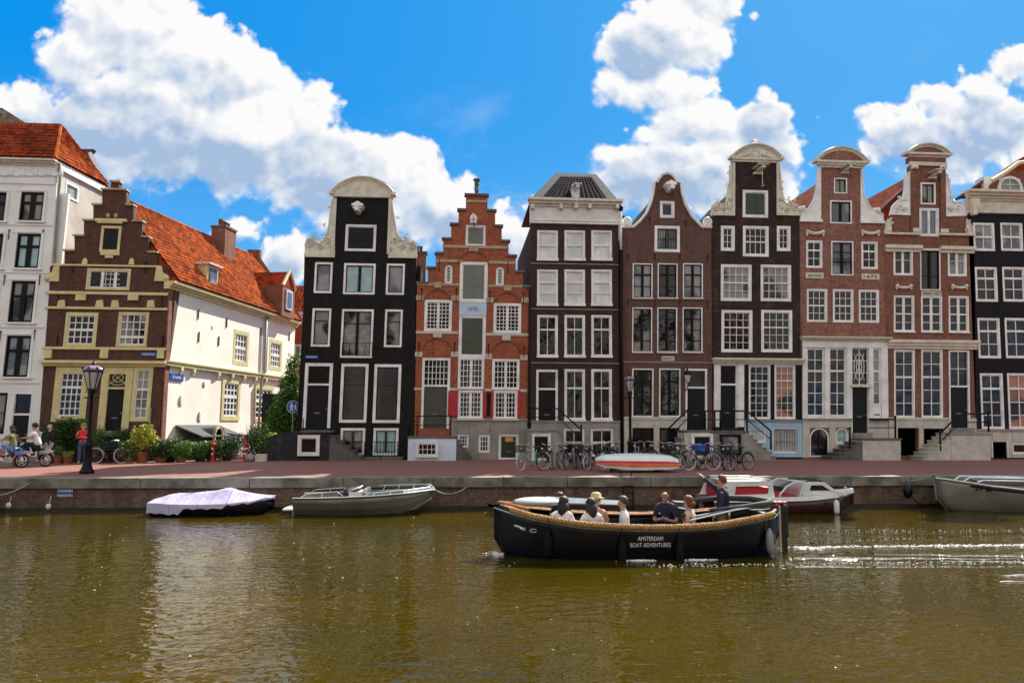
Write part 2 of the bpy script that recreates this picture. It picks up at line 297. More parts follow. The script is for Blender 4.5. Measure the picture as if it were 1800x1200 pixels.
# ---------------------------------------------------------------- planes in the place (a vertical plane with its own s,z coordinates)
STREET = 1.05
def G(px, py, z=STREET):
    d = ray(px, py); t = (z-CAMZ)/d.z; return Vector((d.x*t, d.y*t, z))
class Pl:
    def __init__(s, ox, oy, ux=1., uy=0., lean=0.):
        l = math.hypot(ux, uy); s.o = (ox, oy); s.k = lean; s.u = (ux/l, uy/l); s.n = (uy/l, -ux/l)
    def w(s, a, z, d=0.):
        a += s.k*(z-STREET); return (s.o[0]+s.u[0]*a+s.n[0]*d, s.o[1]+s.u[1]*a+s.n[1]*d, z)
    def p(s, px, py, d=0.):
        r = ray(px, py); ox, oy = s.o[0]+s.n[0]*d, s.o[1]+s.n[1]*d
        t = (ox*s.n[0]+oy*s.n[1])/(r.x*s.n[0]+r.y*s.n[1]); x, y = r.x*t, r.y*t
        z = CAMZ+r.z*t; return ((x-ox)*s.u[0]+(y-oy)*s.u[1]-s.k*(z-STREET), z)
    def rect(s, b, d=0.):
        x0, y0, x1, y1 = b; xm, ym = (x0+x1)/2, (y0+y1)/2
        return s.p(x0, ym, d)[0], s.p(x1, ym, d)[0], s.p(xm, y1, d)[1], s.p(xm, y0, d)[1]
    def box(s, mb, a0, a1, z0, z1, d0, d1):
        P = s.w; return mb.hexa([P(a0, z0, d1), P(a1, z0, d1), P(a1, z0, d0), P(a0, z0, d0), P(a0, z1, d1), P(a1, z1, d1), P(a1, z1, d0), P(a0, z1, d0)])
    def poly(s, mb, pts, d0, d1, holes=()):
        """polygon (s,z) with holes, from depth d0 to d1 (d1 outward)"""
        loops = [list(pts)]+[list(h) for h in holes]
        tri = tessellate_polygon([[Vector((a, z, 0)) for a, z in L] for L in loops]); flat = [q for L in loops for q in L]; n = len(flat)
        vs = [s.w(a, z, d1) for a, z in flat]+[s.w(a, z, d0) for a, z in flat]; fs = []
        for t in tri: fs.append(tuple(t)); fs.append(tuple(i+n for i in t[::-1]))
        k = 0
        for L in loops:
            m = len(L)
            for i in range(m): j = (i+1) % m; fs.append((k+i, k+j, k+j+n, k+i+n))
            k += m
        return mb.add(vs, fs)
class House:
    def __init__(s, name, label, cat, pl, base, group=None):
        s.pl = pl; a, _ = pl.p(*base); x, y, _ = pl.w(a, 0); s.root = empty(name, (x, y, STREET), label, cat, group); s.holes = []
    def part(s, name, mb, mat, parent=None, **k): return mb.build(name, mat, parent or s.root, **k)
    def boxes(s, name, L, mat, d0, d1, parent=None, bevel=0):
        mb = MB()
        for b in L:
            r = s.pl.rect(b); s.pl.box(mb, r[0], r[1], r[2], r[3], d0, d1)
        return s.part(name, mb, mat, parent, bevel=bevel)
    def win(s, b, nx=2, ny=2, fw=.10, fm='white', gm='glass', bw=.028, sm=None, sash=(), mull=(), arch=False, name='window', hole=True, d=0., sw=.045, rw=None):
        pl = s.pl; a0, a1, z0, z1 = pl.rect(b, d); P = pl; mb = MB(); sm = sm or fm
        if arch:
            r = (a1-a0)/2; cz = z1-r; out = [(a0, z0), (a1, z0)]+[((a0+a1)/2+r*math.cos(q), cz+r*math.sin(q)) for q in [PI*i/10 for i in range(11)]]
            ri = r-fw; inn = [(a0+fw, z0+fw), (a1-fw, z0+fw)]+[((a0+a1)/2+ri*math.cos(q), cz+ri*math.sin(q)) for q in [PI*i/10 for i in range(11)]]
            if hole: s.holes.append(out)
            P.poly(mb, out, d-.12, d+.012, [inn])
        else:
            if hole: s.holes.append([(a0, z0), (a1, z0), (a1, z1), (a0, z1)])
            P.box(mb, a0, a1, z0, z0+fw, d-.12, d+.014); P.box(mb, a0, a1, z1-fw, z1, d-.12, d+.014)
            P.box(mb, a0, a0+fw, z0+fw, z1-fw, d-.12, d+.012); P.box(mb, a1-fw, a1, z0+fw, z1-fw, d-.12, d+.012)
        i0, i1, j0, j1 = a0+fw, a1-fw, z0+fw, z1-fw
        mo = mb if sm == fm else MB()
        P.box(mo, i0, i1, j0, j0+sw, d-.095, d-.03); P.box(mo, i0, i1, j1-sw, j1, d-.095, d-.03); P.box(mo, i0, i0+sw, j0+sw, j1-sw, d-.095, d-.032); P.box(mo, i1-sw, i1, j0+sw, j1-sw, d-.095, d-.032)
        for i in range(1, nx):
            x = i0+(i1-i0)*i/nx; h = bw*2.4 if i in mull else bw/2
            P.box(mo, x-h, x+h, j0+sw, j1-sw, d-.092, d-.045+(.012 if i in mull else 0))
        fr = rw or [i/ny for i in range(1, ny)]
        for i, q in enumerate(fr):
            z = j1-(j1-j0)*q; h = bw*1.3 if (i+1) in sash else bw/2
            P.box(mo, i0+sw, i1-sw, z-h, z+h, d-.091, d-.042+(.014 if (i+1) in sash else 0))
        fr_o = s.part(name, mb, fm)
        if mo is not mb: s.part('sash', mo, sm, fr_o)
        g = MB()
        if arch: P.poly(g, inn, d-.108, d-.096)
        else: P.box(g, i0, i1, j0, j1, d-.108, d-.096)
        s.part('pane', g, gm, fr_o)
        return fr_o
    def open_hole(s, b, mat='dark_in', name='cellar_dark', dep=.28):  # black sheet behind the hole paints the unlit inside of the cellar
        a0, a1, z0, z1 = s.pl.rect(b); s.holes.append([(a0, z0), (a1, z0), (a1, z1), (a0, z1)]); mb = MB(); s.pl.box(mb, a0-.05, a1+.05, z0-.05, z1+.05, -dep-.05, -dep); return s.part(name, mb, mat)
    def leaf(s, b, mat='black_wood', d=-.1, hole=False, split=False, plain=False, name='door', slot=True, shut=False):
        a0, a1, z0, z1 = s.pl.rect(b)
        if hole: s.holes.append([(a0, z0), (a1, z0), (a1, z1), (a0, z1)])
        mb = MB(); s.pl.box(mb, a0, a1, z0, z1, d-.05, d); w_ = a1-a0; h = z1-z0
        if not plain:
            cols = 2 if split else 1
            for i in range(cols):
                l = a0+w_*i/cols+.07; r = a0+w_*(i+1)/cols-.07
                for q0, q1 in ((.05, .34), (.38, .95)): s.pl.box(mb, l, r, z0+h*q0, z0+h*q1, d, d+.016)
        else:
            for i in range(1, int(w_/.16)+1): x = a0+i*w_/(int(w_/.16)+1); s.pl.box(mb, x-.006, x+.006, z0+.02, z1-.02, d, d+.008)
        o = s.part(name, mb, mat)
        if not shut:
            hb = MB(); hb.ball(s.pl.w(a1-.12, z0+1.0, d+.05), .035); hb.tube([s.pl.w(a1-.12, z0+1.0, d), s.pl.w(a1-.12, z0+1., d+.05)], .012); s.part('handle', hb, 'pipe_grey', o, smooth=True)
            if slot: sb = MB(); s.pl.box(sb, (a0+a1)/2-.14, (a0+a1)/2+.14, z0+h*.36-.02, z0+h*.36+.02, d+.017, d+.03); s.part('letter_slot', sb, 'pipe_grey', o)
        return o
    def doorway(s, b, ysplit, fw=.12, fm='white', dm='black_wood', gm='glass', nx=1, ny=1, tb=.1, split=False, orn=False):
        """door frame with a transom window above the leaf"""
        pl = s.pl; a0, a1, z0, z1 = pl.rect(b); zs = pl.p((b[0]+b[2])/2, ysplit)[1]
        s.holes.append([(a0, z0), (a1, z0), (a1, z1), (a0, z1)]); mb = MB()
        pl.box(mb, a0, a0+fw, z0, z1, -.15, .015); pl.box(mb, a1-fw, a1, z0, z1, -.15, .015); pl.box(mb, a0+fw, a1-fw, z1-fw, z1, -.15, .013); pl.box(mb, a0+fw, a1-fw, zs-tb/2, zs+tb/2, -.15, .013)
        for i in range(1, nx): x = a0+fw+(a1-a0-2*fw)*i/nx; pl.box(mb, x-.02, x+.02, zs+tb/2, z1-fw, -.12, -.06)
        for i in range(1, ny): z = zs+tb/2+(z1-fw-zs-tb/2)*i/ny; pl.box(mb, a0+fw, a1-fw, z-.016, z+.016, -.12, -.062)
        if orn:
            cx, cz = (a0+a1)/2, (zs+z1)/2; h = (z1-zs)*.36; w_ = (a1-a0)*.3
            for r_ in (1, .55): mb.tube([pl.w(cx+w_*r_*math.cos(q), cz+h*r_*math.sin(q), -.09) for q in [2*PI*i/16 for i in range(17)]], .022, 5)
            for sx_ in (-1, 1):
                mb.tube([pl.w(cx-w_, cz+sx_*h, -.09), pl.w(cx+w_, cz-sx_*h, -.09)], .018, 5)
        f = s.part('door_frame', mb, fm)
        g = MB(); pl.box(g, a0+fw, a1-fw, zs+tb/2, z1-fw, -.135, -.12); s.part('transom_pane', g, gm, f)
        mm = MB(); x0, x1 = a0+fw, a1-fw; pl.box(mm, x0, x1, z0, zs-tb/2, -.14, -.1)
        n = 2 if split else 1; h = zs-z0
        for i in range(n):
            l = x0+(x1-x0)*i/n+.09; r = x0+(x1-x0)*(i+1)/n-.09
            for q0, q1 in ((.06, .32), (.37, .92)): pl.box(mm, l, r, z0+h*q0, z0+h*q1, -.1, -.08)
        o = s.part('door', mm, dm); hb = MB(); hb.ball(pl.w(x1-.1, z0+1., -.05), .035); s.part('handle', hb, 'pipe_grey', o, smooth=True)
        sb = MB(); pl.box(sb, (a0+a1)/2-.14, (a0+a1)/2+.14, z0+h*.345-.02, z0+h*.345+.02, -.1, -.07); s.part('letter_slot', sb, 'pipe_grey', o)
        return f
    def wall(s, pts_px, mat, th=.35, depth=0., eave=None, mat2=None, name='wall', zb=None, px=True):
        pl = s.pl; pts = [pl.p(*q) for q in pts_px] if px else list(pts_px)
        zb = STREET-.02 if zb is None else zb
        pts = [(a, (zb if z < zb+.8 else z)) for a, z in pts]
        mb = MB(); pl.poly(mb, pts, -th, 0, s.holes)
        if depth:
            a0 = min(a for a, z in pts)+.004; a1 = max(a for a, z in pts)-.004; ze = pl.p((pts_px[0][0]+pts_px[-1][0])/2, eave)[1]-.06 if px else eave
            pl.box(mb, a0, a1, zb, ze, -depth, -th-.01)
        s.ext = (min(a for a, z in pts), max(a for a, z in pts)); return s.part(name, mb, mat)
    def band(s, x0, x1, y0, y1, mat='stone', d=.05, name='stone_band', d0=0.002):
        return s.boxes(name, [(x0, y0, x1, y1)], mat, d0, d)
    def cornice(s, x0, x1, y0, y1, mat='white', dep=.32, name='cornice', steps=3):
        a0, a1, z0, z1 = s.pl.rect((x0, y0, x1, y1)); mb = MB()
        for i in range(steps):
            q0, q1 = i/steps, (i+1)/steps; e = dep*(.35+.65*i/(steps-1)) if steps > 1 else dep
            s.pl.box(mb, a0-e*.3, a1+e*.3, z0+(z1-z0)*q0, z0+(z1-z0)*q1+(.0 if i < steps-1 else 0), .003, e)
        return s.part(name, mb, mat)
    def gableroof(s, x0, x1, y_eave, y_ridge, depth, mat='tile_red', d0=-.36, xr=None):
        pl = s.pl; a0 = pl.p(x0, y_eave)[0]; a1 = pl.p(x1, y_eave)[0]; ze = pl.p((x0+x1)/2, y_eave)[1]; ar, zr = pl.p(xr or (x0+x1)/2, y_ridge)
        mb = MB(); P = pl.w
        mb.add([P(a0, ze, d0), P(a1, ze, d0), P(ar, zr, d0), P(a0, ze, -depth), P(a1, ze, -depth), P(ar, zr, -depth)], [(0, 1, 2), (3, 5, 4), (0, 2, 5, 3), (1, 4, 5, 2), (0, 3, 4, 1)])
        return s.part('roof', mb, mat)
    def ornament(s, pts, mat='ornament', th=.26, tube=.05, name='gable_scroll', curl=(), d=.03, lumps=0):
        pl = s.pl; P = [pl.p(*q) for q in pts]; mb = MB(); pl.poly(mb, P, d-th, d)
        if tube: mb.tube([pl.w(a, z, d+.0) for a, z in P], tube, 6)
        for (cx, cy, r) in curl:
            a, z = pl.p(cx, cy); rr = r/33.; mb.tube([pl.w(a+rr*(1-i/22.)*math.cos(i*.55), z+rr*(1-i/22.)*math.sin(i*.55), d+.03+.004*i) for i in range(20)], [.045*(1-i/26.) for i in range(20)], 5)
            mb.ball(pl.w(a, z, d+.04), rr*.28, rr*.28, rr*.28)
        rnd = random.Random(len(s.holes)*7+int(pts[0][0]))
        for k in range(lumps):
            i = rnd.randrange(len(P)); a = P[i][0]*.6+sum(q[0] for q in P)/len(P)*.4; z = P[i][1]*.7+sum(q[1] for q in P)/len(P)*.3
            a += rnd.uniform(-.12, .12); z += rnd.uniform(-.15, .15); r = rnd.uniform(.06, .13); ph = rnd.uniform(0, 6)
            mb.tube([pl.w(a+r*(1-j/14.)*math.cos(ph+j*.6), z+r*(1-j/14.)*math.sin(ph+j*.6), d+.03) for j in range(12)], [.035*(1-j/16.) for j in range(12)], 5)
        return s.part(name, mb, mat, smooth=False)
    def pediment(s, x0, x1, ye, ypk, yb, mat='offwhite', th=.3, fill=None, d=.1, name='pediment', tube=.09, edge=None):
        """segmental top: eave corners, peak, base line"""
        pl = s.pl; a0, _ = pl.p(x0, ye); a1, _ = pl.p(x1, ye); ze = pl.p((x0+x1)/2, ye)[1]; zp = pl.p((x0+x1)/2, ypk)[1]; zb = pl.p((x0+x1)/2, yb)[1]
        w_ = (a1-a0)/2; h = zp-ze; rr = (w_*w_+h*h)/(2*h); cz = zp-rr; th0 = math.asin(min(1, w_/rr))
        arc = [((a0+a1)/2+rr*math.sin(t), cz+rr*math.cos(t)) for t in [th0-2*th0*i/18 for i in range(19)]]
        mb = MB(); pl.poly(mb, [(a0+.06, zb), (a1-.06, zb)]+arc, -th, d)
        o = s.part(name, mb, fill or mat); e = MB()
        e.tube([pl.w(a, z-.02, d) for a, z in arc], tube, 8); e.tube([pl.w(a, z-.12, d) for a, z in arc[1:-1]], tube*.6, 6)
        for a, z in (arc[0], arc[-1]): pl.box(e, a-.12, a+.12, z-.1, z+.04, -th, d+.14)
        top = [(a, z+.05) for a, z in arc]; pl.poly(e, top+[(a, z-.02) for a, z in arc[::-1]], -th-.05, d+.16)
        s.part('pediment_moulding', e, edge or mat, o); return o
    def hoist(s, x, y0, y1, mat='white', reach=.9, rod=None, style='hood', w_=.16):
        pl = s.pl; a, zt = pl.p(x, y0); _, zb = pl.p(x, y1); zc = zt-.1; mb = MB()
        if style == 'hood':   # little carved hood over a beam end
            for i, (e, h) in enumerate(((.30, .0), (.24, .08), (.16, .16))): pl.box(mb, a-e, a+e, zt-.12-h*1.4, zt-.02-h*1.4+.02, -.0, reach*(.75-.1*i))
            pl.poly(mb, [(a-.30, zt-.02), (a+.30, zt-.02), (a, zt+.16)], 0, reach*.7); pl.box(mb, a-.1, a+.1, zt-.42, zt-.2, 0, reach)
        elif style == 'dome':
            mb.lathe([(.0, .62), (.05, .5), (.14, .42), (.20, .3), (.21, .18), (.15, .1), (.20, .02), (.24, -.02), (.0, -.03)], pl.w(a, zb, .45), 12); pl.box(mb, a-.09, a+.09, zb+.05, zb+.3, 0, .5)
        else:
            pl.box(mb, a-w_/2, a+w_/2, zt-.2, zt, 0, reach); pl.box(mb, a-w_*1.6, a+w_*1.6, zt-.02, zt+.03, 0, reach*1.05); pl.box(mb, a-w_*1.3, a+w_*1.3, zt-.32, zt-.2, 0, .2)
        o = s.part('hoist_beam', mb, mat)
        h = MB(); zz = pl.p(x, rod)[1] if rod else zb-.15
        h.tube([pl.w(a, zt-.2, reach*.8), pl.w(a, zz, reach*.8)], .018, 6); h.tube([pl.w(a+.07*math.sin(q), zz-.07+.07*math.cos(q), reach*.8) for q in [i*.5 for i in range(9)]], .018, 6)
        s.part('hook', h, 'iron' if not rod else mat, o); return o
    def anchors(s, L, h=.45):
        for x, y in L:
            a, z = s.pl.p(x, y); mb = MB(); mb.tube([s.pl.w(a, z-h/2, .03), s.pl.w(a, z+h/2, .03)], .022, 6); mb.tube([s.pl.w(a-.06, z+h/2-.05, .03), s.pl.w(a+.06, z+h/2-.05, .03)], .016, 5); s.part('wall_anchor', mb, 'iron')
    def stoop(s, x0, x1, yt, xend, n, dep=1.25, mat='stone', step_mat='stone', slab='stone_dark', xs=None):
        pl = s.pl; z = pl.p((x0+x1)/2, yt, dep)[1]; a0, a1 = pl.p(x0, yt+20, dep)[0], pl.p(x1, yt+20, dep)[0]; s.sd = dep; s.sz = z
        mb = MB(); pl.box(mb, a0, a1, STREET-.02, z-.1, .004, dep-.03); o = s.part('stoop', mb, mat)
        mb = MB(); pl.box(mb, a0-.05, a1+.05, z-.1, z, .006, dep+.02); s.part('landing', mb, slab, o, bevel=.01)
        ae = pl.p(xend, 800, dep)[0]; st = a1 if ae > a0 else a0; run = (ae-st)/n
        for i in range(n):
            zt = STREET+(z-STREET)*(n-i-.0)/(n+1); xa = st+run*i; xb = st+run*(i+1)
            mb = MB(); lo, hi = sorted((xa, xb)); pl.box(mb, lo+(.0 if run > 0 else .0), hi, STREET-.02, zt-.05, .005, dep-.06)
            e = .04; pl.box(mb, lo-(e if run < 0 else -.005), hi+(e if run > 0 else -.005), zt-.05, zt, .004, dep-.01); s.part('step', mb, step_mat, o)
        return o
    def rail(s, pts, dep=None, r=.028, posts=(), mid=True, mat='iron', name='railing', balls=False):
        dep = (s.sd if dep is None else dep)-.08; pl = s.pl; P = [pl.p(x, y, dep) for x, y in pts]; mb = MB()
        mb.tube([pl.w(a, z, dep) for a, z in P], r, 7)
        for x, y0, y1 in posts:
            a, z0 = pl.p(x, y1, dep); z1 = pl.p(x, y0, dep)[1]; mb.tube([pl.w(a, z0, dep), pl.w(a, z1, dep)], r*1.1, 7)
            if balls: mb.ball(pl.w(a, z1+.05, dep), .07)
        if mid: mb.tube([pl.w(a, z-.45, dep) for a, z in P], r*.6, 5)
        return s.part(name, mb, mat, smooth=True)
    def text(s, txt, x, y, h_px, mat='black', d=.03, parent=None, wpx=None):
        a, z = s.pl.p(x, y); vs, fs = text_mesh(txt, 1., .01); x0 = min(v.x for v in vs); x1 = max(v.x for v in vs); y0 = min(v.y for v in vs); y1 = max(v.y for v in vs)
        hz = s.pl.p(x, y-h_px/2)[1]-s.pl.p(x, y+h_px/2)[1]; kz = hz/(y1-y0); ka = kz if not wpx else (s.pl.p(x+wpx/2, y)[0]-s.pl.p(x-wpx/2, y)[0])/(x1-x0)
        mb = MB(); mb.add([s.pl.w(a+(v.x-(x0+x1)/2)*ka, z+(v.y-(y0+y1)/2)*kz, d+v.z) for v in vs], fs); return s.part('lettering', mb, mat, parent)
def tiles(mb, p00, p10, p11, p01, tw=.24, th=.30, amp=.035):
    """pantile surface between four corners: p00-p10 eave, p01-p11 ridge"""
    p00, p10, p11, p01 = map(Vector, (p00, p10, p11, p01)); L = max((p10-p00).length, (p11-p01).length); H = max((p01-p00).length, (p11-p10).length)
    nrm = (p10-p00).cross(p01-p00).normalized(); nrm = nrm if nrm.z > 0 else -nrm
    nc = max(1, int(L/tw)); nr = max(1, int(H/th)); k = len(mb.v); cols = nc*4+1; rows = []
    for j in range(nr):
        for q, off in ((j/nr, .03), ((j+1)/nr-.0005, 0.)): rows.append((q, off))
    for q, off in rows:
        a = p00.lerp(p01, q); b = p10.lerp(p11, q)
        for i in range(cols):
            ph = (i % 4)/4*2*PI; mb.v.append(tuple(a.lerp(b, i/(cols-1))+nrm*(amp*.5*math.sin(ph)+off+.02)))
    for j in range(len(rows)-1):
        for i in range(cols-1): mb.f.append((k+j*cols+i, k+j*cols+i+1, k+(j+1)*cols+i+1, k+(j+1)*cols+i))
    # closed underside
    k = len(mb.v); e = nrm*-.06; mb.v += [tuple(p+e) for p in (p00, p10, p11, p01)]; mb.f.append((k, k+3, k+2, k+1)); return mb
def chimney(h, a0, a1, z0, z1, d0, d1, mat='brick_redb', pots=3, cap='stone_dark', name='chimney', root=None):
    pl = h.pl; mb = MB(); pl.box(mb, a0, a1, z0, z1, d0, d1); o = h.part(name, mb, mat, root); mb = MB(); pl.box(mb, a0-.06, a1+.06, z1, z1+.1, d0-.06, d1+.06); h.part('cap', mb, cap, o)
    for i in range(pots):
        a = a0+(a1-a0)*(i+.5)/pots; x, y, _ = pl.w(a, 0, (d0+d1)/2); mb = MB(); mb.lathe([(.09, 0), (.08, .3), (.1, .32), (.1, .36), (.0, .36)], (x, y, z1+.1), 8); h.part('chimney_pot', mb, 'tile_red', o)
    return o
# ---------------------------------------------------------------- ground, quay, water
YF = 39.3
mb = MB(); mb.add([(-400, 26.5, STREET), (400, 26.5, STREET), (400, 900, STREET), (-400, 900, STREET)], [(0, 1, 2, 3)])
m = bpy.data.materials.new('paving'); m.use_nodes = True; t = NT(m.node_tree); b = t.n['Principled BSDF']; tc = t.node('ShaderNodeTexCoord').outputs['Object']
br = t.node('ShaderNodeTexBrick'); t.l.new(tc, br.inputs[0]); br.inputs['Scale'].default_value = 1; br.inputs['Brick Width'].default_value = .21; br.inputs['Row Height'].default_value = .09; br.inputs['Mortar Size'].default_value = .006
br.inputs['Color1'].default_value = (.20, .068, .055, 1); br.inputs['Color2'].default_value = (.27, .095, .075, 1); br.inputs['Mortar'].default_value = (.12, .08, .065, 1)
mp = t.node('ShaderNodeMapping'); t.l.new(tc, mp.inputs[0]); mp.inputs['Scale'].default_value = (.25, 1.2, 1)
col = t.mix(t.ramp(t.noise(mp.outputs[0], .9, 5, .6), .42, .66, 0, .7), br.outputs[0], (.13, .07, .055)); col = t.mix(t.ramp(t.noise(tc, 5, 4, .7), .55, .8, 0, .5), col, (.13, .085, .07))
t.set(b.inputs['Base Color'], col); b.inputs['Roughness'].default_value = .75; MT['paving'] = m
tag(mb.build('street', 'paving'), kind='structure')
mb = MB(); x = -60
while x < 60:
    l = random.uniform(2.2, 3.6); mb.box(x+.008, x+l-.008, 25.9, 26.52, STREET-.32, STREET+.02); x += l
q = tag(mb.build('quay_coping', M('coping', (.23, .215, .175), .8, .3, 1.6, bump=.012, bs=14, c2=(.09, .082, .06)), bevel=.015), kind='structure')
mb = MB(); mb.box(-60, 60, 26.0, 26.5, -1.5, STREET-.325); x = -58
tag(mb.build('quay_wall', 'brick_quay'), kind='structure')
mb = MB()
mb.box(-60, 60, 25.9, 25.99, -1.2, .09)
tag(mb.build('quay_footing', M('recess_dark', (.02, .018, .012), .4, .4, 2, c2=(.006, .008, .004))), kind='structure')  # near-black strip paints the dark recess along the foot of the quay
# water
m = bpy.data.materials.new('water'); m.use_nodes = True; t = NT(m.node_tree); b = t.n['Principled BSDF']; tc = t.node('ShaderNodeTexCoord').outputs['Object']
mp = t.node('ShaderNodeMapping'); t.l.new(tc, mp.inputs[0]); mp.inputs['Scale'].default_value = (.75, 1.15, 1); mp.inputs['Rotation'].default_value = (0, 0, .35)
mp2 = t.node('ShaderNodeMapping'); t.l.new(tc, mp2.inputs[0]); mp2.inputs['Scale'].default_value = (.5, 1.3, 1); mp2.inputs['Rotation'].default_value = (0, 0, -.3)
n1 = t.noise(mp.outputs[0], 3.9, 2, .45, .9); n2 = t.noise(mp2.outputs[0], 2.2, 2, .5, .4); n3 = t.noise(tc, .25, 2, .5); n4 = t.noise(mp.outputs[0], 18, 2, .5)
patch = t.ramp(n3, .35, .65, .45, 1.)
hgt = t.m('ADD', t.m('MULTIPLY', t.m('MULTIPLY', n1, patch), .028), t.m('ADD', t.m('MULTIPLY', n2, .012), t.m('MULTIPLY', n4, .0008)))
sp = t.node('ShaderNodeSeparateXYZ'); t.l.new(tc, sp.inputs[0]); X, Y = sp.outputs[0], sp.outputs[1]
for (xs, y0, sl_, wd, am) in ((7.9, 16.7, -.17, .16, .030), (7.9, 16.1, -.20, .12, .022), (7.9, 17.8, .20, .18, .030), (.9, 16.4, -.06, .12, .03), (.9, 15.6, -.09, .12, .02), (8., 15.0, -.05, .10, .02)):   # the boat's raised wake
    xx = t.m('SUBTRACT', X, xs); dd = t.m('DIVIDE', t.m('SUBTRACT', t.m('SUBTRACT', Y, y0), t.m('ADD', t.m('MULTIPLY', xx, sl_), t.m('MULTIPLY', t.m('SUBTRACT', n2, .5), .35))), wd)
    hgt = t.m('ADD', hgt, t.m('MULTIPLY', t.m('MULTIPLY', t.m('EXPONENT', t.m('MULTIPLY', t.m('MULTIPLY', dd, dd), -1)), am), t.ramp(xx, 0, .8)))
bn = t.node('ShaderNodeBump'); bn.inputs['Distance'].default_value = 1; bn.inputs['Strength'].default_value = 1; t.set(bn.inputs['Height'], hgt); t.set(b.inputs['Normal'], bn.outputs[0])
t.set(b.inputs['Base Color'], t.mix(t.ramp(t.noise(tc, .18, 4, .6), .35, .65), (.046, .032, .0006), (.030, .0235, .0008)))
b.inputs['Roughness'].default_value = .02; b.inputs['IOR'].default_value = 1.39; MT['water'] = m
mb = MB(); mb.add([(-300, -8, 0), (300, -8, 0), (300, 26.2, 0), (-300, 26.2, 0)], [(0, 1, 2, 3)]); tag(mb.build('water', 'water'), kind='structure')
# ---------------------------------------------------------------- the houses across the water
HG = 'canal houses along the quay'
P0 = Pl(0, YF)
# --- black house with neck gable and carved scrolls
h = House('canal_house', 'narrow black canal house with cream arched top and carved scrolls, beside the alley', 'house', Pl(0, YF, lean=0.018), (632, 803), HG)
W3 = dict(fw=.11, bw=.03)
h.win((552.6, 461, 584, 515), 1, 1, gm='glass_grey', sm='black', **W3); h.win((604, 463, 659.5, 517.3), 2, 1, gm='glass_green', sm='black', mull=(1,), **W3); h.win((679, 463.5, 711, 518), 1, 1, gm='glass_grey', sm='black', **W3)
h.win((548, 542, 581, 609), 1, 2, gm='glass_curtain', sm='black', rw=[.3], **W3); h.win((599.5, 543.5, 655.5, 628.7), 2, 2, gm='glass_curtain', sm='black', rw=[.27], mull=(1,), **W3); h.win((676, 544, 707, 610), 1, 2, gm='glass_curtain', sm='black', rw=[.3], **W3)
h.doorway((534, 638, 583, 752), 675.5, fw=.16, dm='black_wood')
h.win((598, 639, 646, 742.5), 1, 2, gm='glass', sm='black', fw=.15, rw=[.35]); h.win((656.5, 640, 704, 743), 1, 2, gm='glass', sm='black', fw=.15, rw=[.35])
h.win((598, 752, 641.5, 800), 2, 2, gm='glass_curtain', sm='dark_green', fw=.13, mull=(1,)); h.win((656, 752, 700, 800), 2, 2, gm='glass_green', sm='dark_green', fw=.13, mull=(1,))
h.win((607, 395, 661, 441.5), 1, 1, gm='dark_in'); h.leaf((610.5, 398.5, 657.5, 438), 'black_wood', d=-.04, split=True, name='loft_hatch', shut=True)
h.wall([(527, 803), (535, 452), (589, 452), (589, 340), (683, 340), (683, 453), (731.5, 454), (727.5, 803)], 'brick_black', depth=3.0, eave=462)
h.pediment(583, 692.5, 340, 313, 348, 'offwhite', edge='ornament')
h.band(587, 688, 341, 347.5, 'offwhite', .16, 'cornice')
a = [(589, 350), (584, 352), (581, 372), (579, 392), (575, 412), (568, 424), (560, 429), (555, 424), (548, 419), (540, 421), (537, 430), (537, 449), (589, 449)]
h.ornament(a, curl=[(546, 429, 7), (563, 434, 6), (577, 424, 6)], lumps=14)
h.ornament([(683, 350), (688, 352), (691, 372), (694, 392), (698, 412), (706, 422), (715, 428), (720, 426), (727, 424), (732, 430), (733, 450), (683, 450)], curl=[(725, 434, 7), (708, 434, 6), (694, 424, 6)], lumps=14)
h.band(535, 589, 446.5, 452.5, 'offwhite', .12, 'scroll_base'); h.band(682.5, 733, 448, 454, 'offwhite', .12, 'scroll_base'); h.band(585, 590, 349, 446, 'offwhite', .09, 'gable_edge'); h.band(682, 687, 349, 447, 'offwhite', .09, 'gable_edge')
h.hoist(631, 364, 380); h.rail([(601, 603), (654, 603)], dep=.4, posts=[(601, 603, 625), (654, 603, 625), (614, 603, 625), (627, 603, 625), (641, 603, 625)], r=.018, name='balcony_rail')
for b in ((598, 776, 641, 800), (656, 776, 700, 800)): h.rail([(b[0], b[1]), (b[2], b[1])], dep=.3, posts=[(x, 776, 801) for x in range(b[0]+2, b[2], 5)], r=.014, name='window_guard')
o = h.boxes('street_sign', [(537, 624.5, 559, 630)], 'blue_sign', .005, .03); h.text('KEIZERSTRAAT'[:0]+'VOORBURGWAL', 548, 627.2, 2.6, 'sign_white', d=.033, parent=o, wpx=19)
h.stoop(529, 579, 756, 634, 5, dep=1.3, mat='brick_stoop', step_mat='stone_dark')
s2 = Pl(0, YF-1.3); a0, z0 = s2.p(466, 803); a1 = s2.p(529, 803)[0]; zt = s2.p(500, 764)[1]; zt2 = s2.p(529, 757)[1]
mb = MB(); s2.poly(mb, [(a0, STREET-.02), (a1-.06, STREET-.02), (a1-.06, zt2), (a0+.9, zt2-.05), (a0, zt2-.35)], -1.29, 0); h.part('areaway_wall', mb, 'brick_stoop')
k = House.__new__(House); k.pl = s2; k.root = h.root; k.holes = []
k.win((523, 764.5, 561.5, 801), 1, 1, fw=.14, hole=False, d=.13, gm='glass', name='cellar_window')
h.rail([(533, 735), (533, 756)], posts=[], mid=False)
mb = MB()
for i in range(4): h.pl.box(mb, h.pl.p(560+i*38, 800)[0], h.pl.p(560+i*38+36, 800)[0], STREET, STREET+.14+.02*(i % 2), .01, .9)
h.part('plinth_slab', mb, 'stone_dark')
